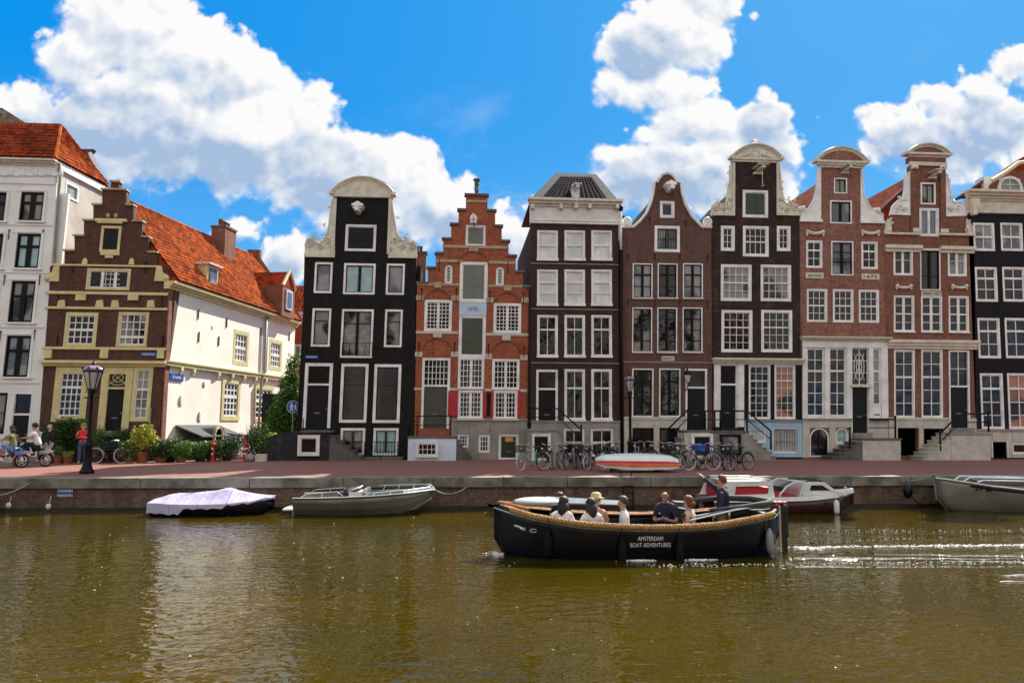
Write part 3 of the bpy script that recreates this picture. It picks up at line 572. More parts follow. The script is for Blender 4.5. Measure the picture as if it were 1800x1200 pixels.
a, z = h.pl.p(728, 440); chimney(h, a-.1, a+.5, z-1.5, z+.6, -3.8, -3.2, 'brick_red', 3)
# --- orange stepped gable 1690
h = House('canal_house', 'orange brick stepped gable house with white small-paned windows and a 1690 plaque', 'house', Pl(0, YF, lean=0.012), (830, 808), HG)
for b in ((746, 527, 794.3, 582), (867.5, 533, 916, 585.5)): h.win(b, 6, 7, fw=.12, bw=.03, mull=(3,), gm='glass')
for b in ((805, 628, 851, 684), (865, 631, 913, 685)): h.win(b, 6, 5, fw=.10, bw=.03, mull=(3,))
for b in ((805, 686, 848.5, 736), (867, 686.5, 909.5, 737)): h.win(b, 6, 5, fw=.10, bw=.03, mull=(3,))
for b in ((782, 466.5, 795, 498), (872, 470, 885.5, 502)): h.win(b, 3, 5, fw=.07, bw=.02, arch=True)
h.doorway((741, 629, 790.5, 753), 677.7, fw=.13, dm='green_wood', nx=6, ny=4, split=False)
h.win((818.7, 396, 853.4, 433), 1, 1, gm='shutter_grey', fw=.09); h.leaf((821.5, 399, 850.5, 430), 'shutter_grey', d=-.05, split=True, name='loft_hatch', shut=True)
h.win((808, 460.5, 857, 531), 1, 1, gm='shutter_grey', fw=.14); h.leaf((812.5, 467, 852.5, 526), 'shutter_grey', d=-.05, split=True, name='loft_hatch', shut=True)
h.win((806.5, 554, 853.5, 628), 1, 1, gm='green_wood', fw=.12); h.leaf((810.5, 556, 849.5, 626), 'green_wood', d=-.05, split=True, name='loft_hatch', shut=True)
o = h.boxes('date_board', [(807, 532, 855, 554.5)], 'pale_blue', .005, .06); h.text('1690', 831, 543, 8, 'shutter_grey', d=.062, parent=o, wpx=18)
for b in ((804.5, 763, 824, 787), (841, 764, 861, 795.4)): h.win(b, 3, 3, fw=.08, bw=.03)
h.win((876, 762.5, 911.5, 809), 1, 1, fw=.1, gm='dark_in'); o = h.leaf((879.5, 766, 908, 809), 'dark_green', d=-.06); mb = MB(); r = h.pl.rect((888.5, 768, 902, 776)); h.pl.box(mb, *r, -.03, -.01); h.part('door_notice', mb, M('notice_yellow', (.65, .35, .03), .5), o)
st = [(733, 499), (752, 497), (752, 471), (766, 470), (766, 445), (779, 445), (779, 420), (793, 419), (793, 394), (806, 393), (806, 369), (819, 368), (819, 343), (857, 342), (857, 370), (870.5, 370), (870.5, 397), (882, 397), (882, 423), (894, 424), (894, 449), (906.5, 450), (906.5, 477), (919, 478), (919, 503), (929.5, 503)]
h.wall([(727.5, 808)]+st+[(927, 808)], 'brick_orange', depth=3.2, eave=520)
for x0, x1, y in ((731, 753, 497), (749.5, 767, 470.5), (764, 780, 445), (776.5, 794, 419.5), (790.5, 807, 393.5), (803.5, 820, 368.5), (816.5, 859.5, 342.5), (856, 873, 370), (869.5, 884.5, 397), (881, 897, 423.5), (893, 909, 449.5), (905.5, 921.5, 477.5), (918, 932, 503)): h.band(x0, x1, y-1.8, y+1.8, 'stone_dark', .1, 'coping', -.36)
for x0, x1, y0, y1 in ((778, 893, 431.5, 436.5), (765, 812, 456, 461), (857, 907, 459, 464), (733, 808, 498, 502), (857, 930, 501, 505), (731, 806, 582, 586.5), (854, 929, 585.5, 590), (728, 741, 681, 685.5), (790.5, 804, 681.5, 686), (913.5, 927, 684, 688.5), (852, 864.5, 683, 687), (820, 856, 352, 356)): h.band(x0, x1, y0, y1, 'sandstone' if y0 < 570 else 'stone_light', .04)
for cx, y, w_ in ((769, 592, 17), (890, 597, 17), (770, 505, 15), (892, 510, 15), (832.5, 441, 18)):   # arches with keystones
    al, z = h.pl.p(cx, y); ar = h.pl.p(cx+w_*1.45, y)[0]-al; mb = MB(); zz = z-.9
    mb.tube([h.pl.w(al+ar*1.0*math.cos(q), zz+.2+ar*.85*math.sin(q), .02) for q in [PI*i/14 for i in range(15)]], .045, 5); h.part('brick_arch', mb, 'brick_redb')
    h.boxes('keystone', [(cx-w_*.45, y-9, cx+w_*.45, y+1)], 'sandstone' if y < 560 else 'stone_light', .003, .07)
for x, y in ((736, 622), (799, 622), (858.5, 626), (921, 628), (738, 523), (800, 523), (861, 527), (923, 527)): h.boxes('stone_block', [(x-6.5, y-4, x+6.5, y+5)], 'sandstone' if y < 560 else 'stone_light', .003, .04)
h.anchors([(736, 612), (799, 612), (858.5, 616), (921, 618), (741, 518), (802, 518), (861, 522), (920, 524), (772, 466), (893, 470)], .7)
h.band(928, 930.5, 505, 808, 'black', .12, 'drainpipe')
h.boxes('shutter', [(787.5, 687, 805, 731)], 'red_paint', .01, .05); h.boxes('shutter', [(849.5, 687, 855, 731)], 'red_paint', .01, .05); h.boxes('shutter', [(863, 687, 867.5, 731)], 'red_paint', .01, .05); h.boxes('shutter', [(909.5, 687, 915.5, 731)], 'red_paint', .01, .05); h.boxes('dark_panel', [(855.5, 690, 862.5, 731)], 'black', .01, .04)
h.band(728, 927, 738, 808, 'stone', .045, 'plinth') if 0 else None
mb = MB(); pts = [h.pl.p(*q) for q in ((791.5, 808), (791.5, 738), (927, 738), (927, 808))]
for b in ((791.6, 738, 804, 808), (824.5, 738, 840.5, 808), (861.5, 738, 875.5, 808), (912, 738, 927, 808), (804.2, 738, 824.3, 762.6), (804.2, 787.5, 824.3, 808), (840.8, 738, 861.2, 763.5), (840.8, 796, 861.2, 808), (875.7, 738, 911.8, 762)):
    r = h.pl.rect(b); h.pl.box(mb, *r, .004, .05)
h.part('plinth', mb, 'stone'); h.band(790, 928, 735.5, 739, 'stone', .1, 'sill_band'); h.boxes('window_sill', [(803, 735, 851, 738.5), (865, 736, 912, 739)], 'stone_light', .06, .16)
h.hoist(832.5, 372, 396, style='dome'); a, z = h.pl.p(838, 342)
mb = MB(); mb.lathe([(.13, 0), (.09, .12), (.12, .25), (.10, .5), (.14, .62), (.12, .75), (.2, .82), (.2, .9), (0, .9)], h.pl.w(a, z+.02, -.18), 8); h.part('pinnacle', mb, 'stone_dark', smooth=False)
h.stoop(717, 802, 766.5, 829, 5, dep=1.25, mat='pale_plaster', step_mat='stone_dark', slab='stone_dark'); h.rail([(718, 731), (793, 731)], posts=[(718, 730, 766), (733, 730, 766), (792, 730, 766)])
h.rail([(793, 731), (793, 733)], mid=False); k.pl = Pl(0, YF-1.25); k.root = h.root; k.win((731, 775.6, 770.6, 803.6), 4, 2, fw=.12, hole=False, d=.12, gm='glass', name='cellar_window')
h.gableroof(752, 915, 500, 372, 6, 'tile_red')
# --- dark brown house with hipped roof and white frieze
h = House('canal_house', 'dark brown brick house with slate-edged hipped roof above a broad white frieze', 'house', Pl(0, YF, lean=0.006), (1010, 808), HG)
X3 = ((944.2, 980.5), (992.2, 1028.3), (1039.5, 1075.6))
for i, (x0, x1) in enumerate(X3):
    h.win((x0, 405.2, x1, 457.6), 2, 2, fw=.09, bw=.026, gm='glass_blind', sash=(1,)); h.win((x0, 474, x1, 537), 2, 3, fw=.09, bw=.03, gm='glass_blind', rw=[.34, .68], sash=(1,))
    h.win((x0, 553.8, x1, 627.6), 2, 2, fw=.10, bw=.035, gm='glass_wavy', rw=[.33], sash=(1,), mull=())
    for y0, y1 in ((405, 457.6), (474, 537), (553.8, 627.6), (649, 739)): h.boxes('window_sill', [(x0-1, y1-3.5, x1+1, y1+1)], 'white', .02, .1) if (y0 < 640 or i) else None
for x0, x1 in X3[1:]: h.win((x0, 648.8, x1, 738.8), 2, 2, fw=.10, bw=.035, gm='glass_wavy', rw=[.36], sash=(1,))
h.doorway((942.5, 649.5, 980.5, 752.5), 683.5, fw=.12); o = h.win((991, 753, 1027.5, 800), 2, 2, fw=.08, bw=.04, gm='glass'); h.win((1038.3, 753, 1078, 802), 2, 2, fw=.08, bw=.04, gm='glass', sash=(1,))
h.wall([(930.5, 808), (933, 394.6), (1087, 394.6), (1090, 808)], 'brick_darkbrown', depth=9, eave=396)
mb = MB(); 
for b in ((931, 740.5, 990.6, 808), (990.8, 740.5, 1027.7, 752.6), (1027.9, 740.5, 1038, 808), (1038.2, 740.5, 1078.2, 752.6), (1078.4, 740.5, 1089.8, 808)): h.pl.box(mb, *h.pl.rect(b), .004, .045)
h.part('plinth', mb, 'stone'); h.band(930, 1090, 738.8, 741.8, 'stone', .09, 'sill_band')
for y in (464, 543.5, 638): h.band(933, 1088, y-.8, y+.8, 'stone', .03)
r = h.pl.rect((932, 365.5, 1087.5, 394.6)); mb = MB(); h.pl.box(mb, *r, -.36, .08); h.part('frieze', mb, 'white_wood')
for y in (388.5, 393): h.band(931, 1088, y-1, y+1, 'white', .14, 'moulding', .081)
for i in range(12): h.band(934+i*13.6, 934.6+i*13.6, 369, 386, 'white', .10, 'frieze_batten', .081)
h.cornice(932, 1087.5, 352.5, 365.5, 'offwhite', .5)
for x in (935.5, 985, 1011, 1035, 1083): h.boxes('bracket', [(x-3, 362, x+3, 369.5)], 'offwhite', .09, .42)
a0, ze = h.pl.p(931.5, 352.5); a1 = h.pl.p(1085, 352.5)[0]; DD = 5.6
def hip(h, a0, a1, ze, tx0, tx1, ty, back, mat, edge, over=.45):
    """front slope leaning back at constant run"""
    pl = h.pl; lo, hi = 0.2, back
    l2 = Pl(pl.o[0], pl.o[1]+back*.5, lean=pl.k); b0, zt = l2.p(tx0, ty); b1, _ = l2.p(tx1, ty)
    F0, F1 = pl.w(a0, ze, over), pl.w(a1, ze, over); T0, T1 = l2.w(b0, zt), l2.w(b1, zt); B0, B1 = pl.w(a0, ze, -back), pl.w(a1, ze, -back)
    mb = MB(); mb.add([F0, F1, B1, B0, T0, T1, (T1[0], T1[1]+.5, T1[2]), (T0[0], T0[1]+.5, T0[2])], [(0, 1, 5, 4), (1, 2, 6, 5), (2, 3, 7, 6), (3, 0, 4, 7), (4, 5, 6, 7), (3, 2, 1, 0)]); o = h.part('roof', mb, edge)
    V = lambda A, B, q: Vector(A).lerp(Vector(B), q)
    e = Vector((0, -.03, .03)); mb = MB(); tiles(mb, V(F0, F1, .13)+e, V(F0, F1, .87)+e, V(V(F0, T0, .84), V(F1, T1, .84), .82)+e, V(V(F0, T0, .84), V(F1, T1, .84), .18)+e, .27, .3); h.part('roof_tiles', mb, mat, o); return o
hip(h, a0, a1, ze, 977.5, 1048, 304, 5.6, 'tile_dark', 'lead', .35)
h.hoist(1010.5, 333, 352, 'white_wood', rod=366, style='beam', w_=.14, reach=1.0); r = h.pl.rect((1004, 330, 1017, 353)); mb = MB(); h.pl.box(mb, r[0], r[1], r[2], r[3], -.6, .3); h.pl.poly(mb, [(r[0]-.06, r[3]), (r[1]+.06, r[3]), ((r[0]+r[1])/2, r[3]+.2)], -.6, .36); h.part('hoist_dormer', mb, 'white_wood')
h.stoop(927.5, 981, 753.5, 1003, 4, dep=1.2, mat='stone', step_mat='stone', slab='stone'); h.rail([(932, 717.5), (980, 718), (1022, 755)], posts=[(932, 717, 753), (1022, 750, 793)], r=.04, balls=True)
k.pl = Pl(0, YF-1.2); k.root = h.root; k.win((935, 762.5, 968, 809.5), 1, 1, fw=.09, hole=False, d=.12, gm='black_wood', name='cellar_door')
mb = MB(); a, z = h.pl.p(1092, 600); z1 = h.pl.p(1092, 440)[1]; z2 = h.pl.p(1092, 372)[1]; mb.tube([h.pl.w(a, STREET, .12), h.pl.w(a, z1, .12)], .085, 8); o = h.part('drainpipe', mb, 'black', smooth=True); mb = MB(); mb.tube([h.pl.w(a, z1, .12), h.pl.w(a, z2, .12)], .07, 8); h.part('pipe_top', mb, 'white', o, smooth=True); mb = MB(); mb.ball(h.pl.w(a, z2+.15, .12), .14, .14, .2); h.part('pipe_cowl', mb, 'black', o)
# --- brown bell gable
h = House('canal_house', 'plain brown brick house with a curved bell gable and barred loft window', 'house', Pl(0, YF, lean=0.024), (1172, 808), HG)
for i, (x0, x1) in enumerate(((1112, 1147), (1156, 1191), (1200.5, 1235.4))):
    h.win((x0, 463, x1, 524.5), 2, 3, fw=.06, sm='black', mull=(1,), rw=[.31, .66], sash=(1,), gm='glass_grey' if i != 1 else 'glass_wavy'); h.win((x0-.7, 540.5, x1-.7, 619), 2, 4, fw=.06, sm='black', mull=(1,), gm='glass_wavy' if i == 1 else 'glass_curtain', rw=[.24, .5, .75])
    h.boxes('window_sill', [(x0-1, 523.5, x1+1, 526), (x0-1.5, 618, x1+.5, 621)], 'stone_light', .003, .09)
for x0, x1 in ((1111, 1148.5), (1158.5, 1196)): h.win((x0, 647.5, x1, 732.5), 2, 4, fw=.07, sm='black', mull=(1,), gm='glass_wavy', rw=[.26, .5, .75], sash=(1,))
for x0, x1 in ((1111.5, 1148.5), (1159, 1194)): h.win((x0, 752, x1, 795), 2, 1, fw=.05, fm='black', gm='glass', mull=(1,))
h.doorway((1205, 648, 1243, 755), 681, fw=.1)
h.win((1160, 353.7, 1185.5, 383), 1, 1, fw=.13, gm='dark_in'); h.leaf((1164.5, 358, 1181, 379), M('slate_blue', (.02, .025, .045), .4), d=-.05, split=True, name='loft_hatch', shut=True)
o = h.win((1150.5, 397, 1195, 443), 2, 2, fw=.16, sm='dark_green', gm='glass_grey', mull=(1,)); mb = MB()
for i in range(8): a, z0 = h.pl.p(1157+i*4.5, 438); mb.tube([h.pl.w(a, z0, .0), h.pl.w(a, h.pl.p(1157, 402)[1], .0)], .012, 4)
h.part('window_bars', mb, 'iron', o)
bell = [(1113, 399), (1124, 389), (1135, 375.5), (1143, 357.5), (1147.6, 339.5), (1149.5, 321), (1155, 319.5), (1158, 314), (1164, 307), (1172, 304.6), (1180, 306), (1187, 313), (1190, 319.5), (1197, 321.5), (1198.7, 339.5), (1205, 360), (1216, 380), (1234, 399)]
h.wall([(1094.5, 808), (1095.5, 400)]+bell+[(1250.5, 401), (1252.5, 808)], 'brick_purple', depth=8, eave=415)
mb = MB(); mb.tube([h.pl.w(*h.pl.p(*q), .04) for q in [(1110, 399)]+bell+[(1237, 400)]], .09, 6); h.part('gable_coping', mb, 'white')
for x in (1102.5, 1243.5): a, z = h.pl.p(x, 390); mb = MB(); mb.ring(h.pl.w(a, z, .02), .2, .08, 'y', 18, 6); mb.ball(h.pl.w(a, z, .0), .16, .1, .16); h.pl.box(mb, a-.25, a+.25, z-.36, z-.2, -.3, .06); h.part('volute', mb, 'white', smooth=True)
h.hoist(1174.5, 327, 343)
o = h.boxes('stone_plaque', [(1163, 626, 1185, 634)], 'stone_light', .004, .04); h.text('BURGWAL', 1174, 630, 3, 'black', d=.042, parent=o, wpx=17)
h.band(1095, 1252, 635.5, 637.5, 'stone', .03)
mb = MB()
for b in ((1095.2, 733, 1111.2, 808), (1111.3, 733, 1148.6, 751.6), (1148.8, 733, 1158.7, 808), (1158.9, 733, 1194.2, 751.6), (1194.4, 733, 1204.6, 808), (1111.3, 795.5, 1148.6, 808), (1158.9, 795.5, 1194.2, 808)): h.pl.box(mb, *h.pl.rect(b), .004, .06)
h.part('plinth', mb, 'stone_light'); h.band(1094.8, 1204.6, 732.2, 737, 'stone_light', .1, 'sill_band')
h.anchors([(1104, 452), (1151, 452), (1195, 453), (1243, 454), (1104, 534), (1151, 534), (1195, 534), (1243, 535), (1142, 388), (1205, 392)], .4)
h.stoop(1203, 1250, 756, 1189, 3, dep=1.25, mat='stone_light', step_mat='stone', slab='stone_dark'); h.rail([(1209, 720), (1172, 756)], posts=[(1209, 719, 757), (1172, 755, 800)], r=.045); h.rail([(1232, 722), (1262, 722)], posts=[(1240, 722, 756)], r=.035)
k.pl = Pl(0, YF-1.25); k.root = h.root; k.win((1216, 762, 1254, 806), 1, 1, fw=.12, hole=False, d=.12, gm='black_wood', name='cellar_door')
a, z = h.pl.p(1109, 395); chimney(h, a-.22, a+.22, z-1, z+1.2, -3.2, -2.8, 'white', 1, 'stone_dark'); h.gableroof(1112, 1236, 400, 318, 8, 'tile_dark')
mb = MB(); l = Pl(0, YF-.3)
# --- dark house, tall neck gable, white carved crest
h = House('canal_house', 'near-black brick house with tall neck gable, white carved crest and a white shopfront', 'house', Pl(0, YF, lean=0.035), (1330, 804), HG)
for b in ((1267, 397, 1291.5, 441), (1365.5, 397.5, 1389.5, 441.3)): h.win(b, 2, 3, fw=.14, bw=.03)
h.win((1305.8, 397.5, 1351, 451), 4, 3, fw=.13, rw=[.3, .52], sash=(2,), gm='glass')
for b in ((1267, 465, 1321, 529), (1337, 465.5, 1390.5, 529.5)): h.win(b, 4, 4, fw=.13, sash=(2,), gm='glass_curtain')
for b in ((1268, 545, 1322.5, 619), (1338, 545, 1392.5, 619)): h.win(b, 4, 5, fw=.13, sash=(2,), gm='glass_wavy')
h.win((1305.5, 334.5, 1350, 382.5), 1, 1, gm='dark_in', fw=.13); h.leaf((1310.5, 339, 1345, 378), 'dark_green', d=-.04, split=True, name='loft_hatch', shut=True)
h.win((1316, 641, 1354, 736.5), 3, 7, fw=.08, sash=(2,), gm='glass_wavy'); h.win((1361.3, 641, 1398, 736.5), 3, 7, fw=.08, sash=(2,), gm='glass_warm')
h.win((1317, 753, 1347, 778), 4, 2, fw=.06, gm='glass_blind'); o = h.win((1358, 750.5, 1401, 796.5), 3, 2, fw=.09, gm='glass_blind', sash=(1,)); mb = MB()
for i in range(14): a, z0 = h.pl.p(1361+i*2.9, 793); mb.tube([h.pl.w(a, z0, .05), h.pl.w(a, h.pl.p(1361, 753)[1], .05)], .013, 4)
h.part('window_bars', mb, 'iron', o)
h.doorway((1264, 640, 1296, 751.5), 675.5, fw=.08)
h.wall([(1253.5, 806), (1251.5, 380), (1291, 379), (1291, 285), (1365, 285), (1365, 379), (1405, 379), (1409.5, 806)], 'brick_darkbrown' if 0 else brick('brick_sooty', (.030, .018, .015), (.055, .028, .021), (.035, .028, .024), .5, stain=(.11, .05, .04)), depth=8, eave=390)
h.pediment(1286, 1372, 277.5, 256, 286, 'ornament', edge='offwhite'); h.cornice(1287, 1368, 279, 286, 'offwhite', .2, steps=2)
mb = MB(); a, z = h.pl.p(1327, 274); mb.ring(h.pl.w(a, z, .14), .28, .05, 'y', 16, 6); mb.ball(h.pl.w(a, z, .12), .24, .1, .24)
for sx_ in (-1, 1):
    for j in range(4): mb.tube([h.pl.w(a+sx_*(.35+.18*j+.1*math.cos(q)), z-.05-.05*j+.1*math.sin(q), .15) for q in [i*.6 for i in range(9)]], .035, 5)
h.part('carved_crest', mb, 'offwhite')
h.ornament([(1291, 287), (1284, 290), (1284, 315), (1281, 325), (1279, 345), (1277, 358), (1268, 360), (1259, 356), (1252, 362), (1251, 377), (1291, 377)], curl=[(1259, 366, 6), (1272, 368, 5), (1284, 350, 4)], lumps=14)
h.ornament([(1365, 287), (1369, 290), (1372, 315), (1374, 335), (1378, 355), (1386, 362), (1394, 358), (1402, 361), (1405, 377), (1365, 377)], curl=[(1397, 367, 6), (1383, 369, 5), (1371, 350, 4)], lumps=14)
h.band(1250.5, 1291, 375.5, 379.5, 'offwhite', .12, 'scroll_base'); h.band(1364.5, 1406, 375.5, 379.5, 'offwhite', .12, 'scroll_base'); h.band(1287, 1291.5, 287, 376, 'offwhite', .08, 'gable_edge'); h.band(1364.5, 1368, 287, 376, 'offwhite', .08, 'gable_edge')
h.hoist(1331, 298, 315, 'offwhite', rod=330, style='beam', w_=.2)
h.cornice(1254, 1409, 630, 640.5, 'offwhite', .35)
h.boxes('pilaster', [(1254.5, 641, 1263.8, 750)], 'white', .004, .09); h.boxes('pilaster', [(1296.2, 641, 1307, 750)], 'white', .004, .09); h.boxes('black_panel', [(1307.5, 641, 1315.6, 738)], 'black', .004, .03); h.boxes('black_panel', [(1354.4, 641, 1361, 738)], 'black', .004, .03); h.boxes('black_panel', [(1398.4, 641, 1409, 738)], 'black', .004, .03)
mb = MB()
for b in ((1308, 740, 1316.7, 803), (1316.9, 740, 1347.2, 752.6), (1347.4, 740, 1357.6, 803), (1357.8, 740, 1401.2, 750.2), (1401.4, 740, 1409.4, 803), (1316.9, 778.5, 1347.2, 803), (1357.8, 797, 1401.2, 803)): h.pl.box(mb, *h.pl.rect(b), .004, .05)
h.part('plinth', mb, 'blue_plaster'); h.band(1308, 1410, 737.5, 740.5, 'stone', .12, 'sill_band')
h.stoop(1251, 1316, 757, 1365, 6, dep=1.25, mat='stone', step_mat='stone', slab='stone_dark'); h.rail([(1256, 722), (1313, 722), (1355, 757)], posts=[(1256, 722, 757), (1266, 722, 757), (1313, 720, 757), (1355, 756, 790)], r=.045)
k.pl = Pl(0, YF-1.25); k.root = h.root; k.win((1267, 763, 1303, 800), 1, 1, fw=.08, fm='black', hole=False, d=.12, gm='glass_grey', name='cellar_window')
h.gableroof(1256, 1402, 385, 300, 8, 'tile_dark')
gull_at = h.pl.w(*h.pl.p(1328, 255), -.1)
# --- pink brick house ANNO 1672
h = House('canal_house', 'pink-red brick house with smooth white neck gable wings, plaques ANNO and 1672', 'house', Pl(0, YF, lean=0.045), (1484, 804), HG)
h.win((1466, 313, 1489, 340), 2, 1, fw=.07, sm='black', gm='glass_curtain'); h.win((1459, 352.5, 1497.5, 393), 2, 1, fw=.08, sm='black', gm='glass_grey', mull=(1,))
h.win((1417, 423, 1445.5, 471), 2, 3, fw=.09, bw=.035, sash=(1,)); h.win((1514, 425, 1542.5, 473), 2, 3, fw=.09, bw=.035, sash=(1,)); h.win((1461, 424, 1500, 484), 2, 3, fw=.07, sm='black', gm='glass_grey', mull=(1,), rw=[.3, .6])
h.rail([(1463, 454.5), (1498, 454.5)], dep=.28, posts=[(1464+i*3, 454.5, 466) for i in range(12)], r=.014, name='balcony_rail', mid=False)
for b in ((1418, 508, 1454, 566), (1464, 508.5, 1500, 566.5), (1509.5, 509.5, 1545, 567)): h.win(b, 3, 4, fw=.09, bw=.032, sash=(2,), gm='glass_wavy')
for b in ((1417.5, 611.5, 1449, 731.5), (1457, 611.5, 1487.5, 731.5)): h.win(b, 2, 6, fw=.05, bw=.04, sash=(2,), gm='glass_wavy')
h.doorway((1497, 612, 1526.5, 761), 677, fw=.04, nx=2, ny=3, gm='glass_wavy', orn=True); h.win((1533.5, 612, 1548.5, 712), 1, 5, fw=.05, bw=.04, gm='glass_grey', sash=(2,))
h.win((1423, 752, 1457, 802.5), 2, 1, fw=.07, fm='white', sm='black', gm='glass_curtain', arch=True, name='cellar_door'); h.win((1469, 752, 1491, 780), 2, 2, fw=.07, gm='glass_green', arch=True)
h.wall([(1409.5, 804), (1405.5, 390), (1443, 390), (1443, 295), (1512.5, 295), (1512.5, 392), (1554, 393), (1560.5, 804)], 'brick_pink', depth=8, eave=400)
h.pediment(1434, 1522, 284, 261, 286, 'brick_pink', edge='offwhite', tube=.11); h.cornice(1437, 1516, 285, 296, 'offwhite', .3)
h.ornament([(1443, 297), (1439, 297), (1437, 325), (1432.5, 347.5), (1422.5, 365.5), (1407.5, 376), (1405.5, 388), (1443, 388)], 'white', tube=.05, name='gable_wing'); h.ornament([(1512.5, 297), (1515, 297), (1516.5, 325), (1520, 347.5), (1530, 365.5), (1552, 378), (1553.5, 390), (1512.5, 390)], 'white', tube=.05, name='gable_wing')
h.band(1405, 1444.5, 386, 390.5, 'white', .12, 'wing_base'); h.band(1512, 1554.5, 388.5, 393, 'white', .12, 'wing_base')
for x, y in ((1543, 371), (1411, 368)): a, z = h.pl.p(x, y); mb = MB(); mb.lathe([(.1, -.3), (.12, -.2), (.2, -.1), (.22, .05), (.15, .2), (0, .24)], h.pl.w(a, z, -.1), 10); h.part('stone_ball', mb, 'offwhite', smooth=True)
h.hoist(1484, 297, 309, 'offwhite', style='beam', w_=.16, reach=.8)
for x in (1432, 1529):
    a, z = h.pl.p(x, 409); mb = MB()
    mb.tube([h.pl.w(a+.45*q, z+.04-.1*(1-q*q)-0, .06) for q in [i/5-1 for i in range(11)]], .09, 6)
    for sx_ in (-1, 1): mb.ball(h.pl.w(a+sx_*.45, z+.05, .08), .1); mb.tube([h.pl.w(a+sx_*.47, z, .06), h.pl.w(a+sx_*.47, z-.2, .06)], [.08, .05], 6)
    h.part('stone_garland', mb, 'ornament')
for x, tx in ((1431.5, 'AN NO'), (1529.5, '1672')): y = 484.5 if x < 1500 else 486.5; o = h.boxes('stone_plaque', [(x-15.5, y-5, x+15.5, y+5)], 'offwhite', .004, .05); h.text(tx, x, y, 5.2, 'black', d=.052, parent=o, wpx=24)
h.cornice(1409, 1560, 592.5, 600, 'offwhite', .35); h.band(1410, 1560, 600.4, 611, 'white', .08, 'frieze')
for b in ((1410, 611.3, 1417, 735), (1449.3, 611.3, 1456.7, 735), (1487.7, 611.3, 1496.8, 735), (1526.8, 611.3, 1533.3, 735), (1548.7, 611.3, 1560, 735)): h.boxes('pilaster', [b], 'white', .004, .07)
h.boxes('panel', [(1533.5, 712.5, 1548.5, 735)], 'white', .004, .04); h.boxes('letter_slot', [(1536, 727.5, 1546, 729.5)], 'black', .041, .05); h.boxes('door_hood', [(1494, 676.5, 1530, 680.5)], 'offwhite', .0, .2)
h.boxes('panel', [(1417.7, 731.8, 1487.5, 735)], 'white', .004, .05)
mb = MB()
for b in ((1410.2, 737.5, 1422.7, 804), (1423, 737.5, 1457, 751.6), (1457.3, 737.5, 1468.7, 804), (1469, 737.5, 1491, 751.6), (1469, 780.4, 1491, 804), (1491.2, 737.5, 1496.8, 804), (1526.8, 737.5, 1560.2, 804)): h.pl.box(mb, *h.pl.rect(b), .004, .05)
for z in (2.0, 2.5, 3.0): h.pl.box(mb, h.pl.p(1410, 770)[0], h.pl.p(1422.5, 770)[0], z, z+.02, .05, .056)
h.part('plinth', mb, 'stone_light'); h.band(1409.8, 1496.8, 735, 738, 'stone', .12, 'sill_band'); h.band(1526.8, 1561, 735, 738, 'iron', .3, 'rail_top')
h.stoop(1517, 1584, 770, 1465, 5, dep=1.3, mat='stone_light', step_mat='stone_dark', slab='stone_dark'); h.rail([(1527, 736.5), (1574, 736.5)], posts=[(1574, 734, 770)], r=.045, balls=True); h.rail([(1494, 755), (1494, 756)], posts=[(1494, 754, 788)], r=.045, balls=True, mid=False)
h.gableroof(1412, 1552, 386, 292, 8, 'tile_red'); h.boxes('threshold', [(1497, 760.5, 1526.5, 777)], 'stone', .002, .4); a, z = h.pl.p(1409, 372); chimney(h, a-.2, a+.1, z-1, z+.5, -2.4, -2., 'black', 1)
# --- red brick house ANNO 1657
h = House('canal_house', 'red brick house with layered neck gable, plaque ANNO 1657 and long stone steps', 'house', Pl(0, YF, lean=0.055), (1637, 804), HG)
h.win((1618, 321, 1644.5, 359.5), 2, 1, fw=.1, sm='black', gm='glass_curtain'); h.win((1616, 366, 1650.5, 415.5), 2, 1, fw=.12, gm='glass_sky', mull=(1,))
h.win((1570.5, 437, 1604.5, 484), 2, 2, fw=.09, bw=.03, mull=(1,), gm='glass_wavy', rw=[.42]); h.win((1666, 439, 1699, 485.5), 2, 2, fw=.09, bw=.03, mull=(1,), gm='glass_curtain', rw=[.42]); h.win((1617.5, 439, 1653, 510), 2, 2, fw=.06, sm='black', gm='glass_wavy', mull=(1,), rw=[.66])
for b in ((1571, 519.5, 1607, 583.5), (1619, 520, 1656, 584), (1667.5, 520.5, 1703, 584.5)): h.win(b, 2, 4, fw=.08, bw=.03, mull=(1,), sash=(2,), gm='glass_wavy'); h.boxes('window_sill', [(b[0]-1, b[3]-1, b[2]+1, b[3]+1)], 'white', .02, .1)
for b in ((1571.5, 614.5, 1608, 734), (1619.5, 614.5, 1657, 734)): h.win(b, 2, 5, fw=.08, bw=.04, sash=(2,), gm='glass_wavy')
h.doorway((1668, 615.5, 1704.5, 752), 679, fw=.09, nx=2, ny=2, gm='glass_wavy')
h.open_hole((1577.5, 752, 1614.5, 801), name='cellar_dark'); h.open_hole((1623, 753, 1657.5, 790))
SH = [(1567, 411), (1567, 380), (1600, 379), (1600, 291), (1661, 291), (1661, 380), (1698, 381), (1698, 412)]
h.wall([(1561, 804), (1554.5, 411)]+SH+[(1712, 413), (1716.5, 804)], 'brick_redb', depth=8, eave=425)
h.pediment(1592, 1667, 271, 255, 274, 'brick_redb', edge='offwhite'); h.boxes('brick_band', [(1597, 277.5, 1661, 286.5)], 'brick_redb', -.3, .1); h.cornice(1597, 1662, 270.5, 277.5, 'offwhite', .25, steps=2); h.band(1597, 1662, 286.5, 292.5, 'offwhite', .16, 'cornice')
h.boxes('brick_pier', [(1600, 293, 1611, 411)], 'brick_redb', .004, .1); h.boxes('brick_pier', [(1651.5, 293, 1661, 411)], 'brick_redb', .004, .1)
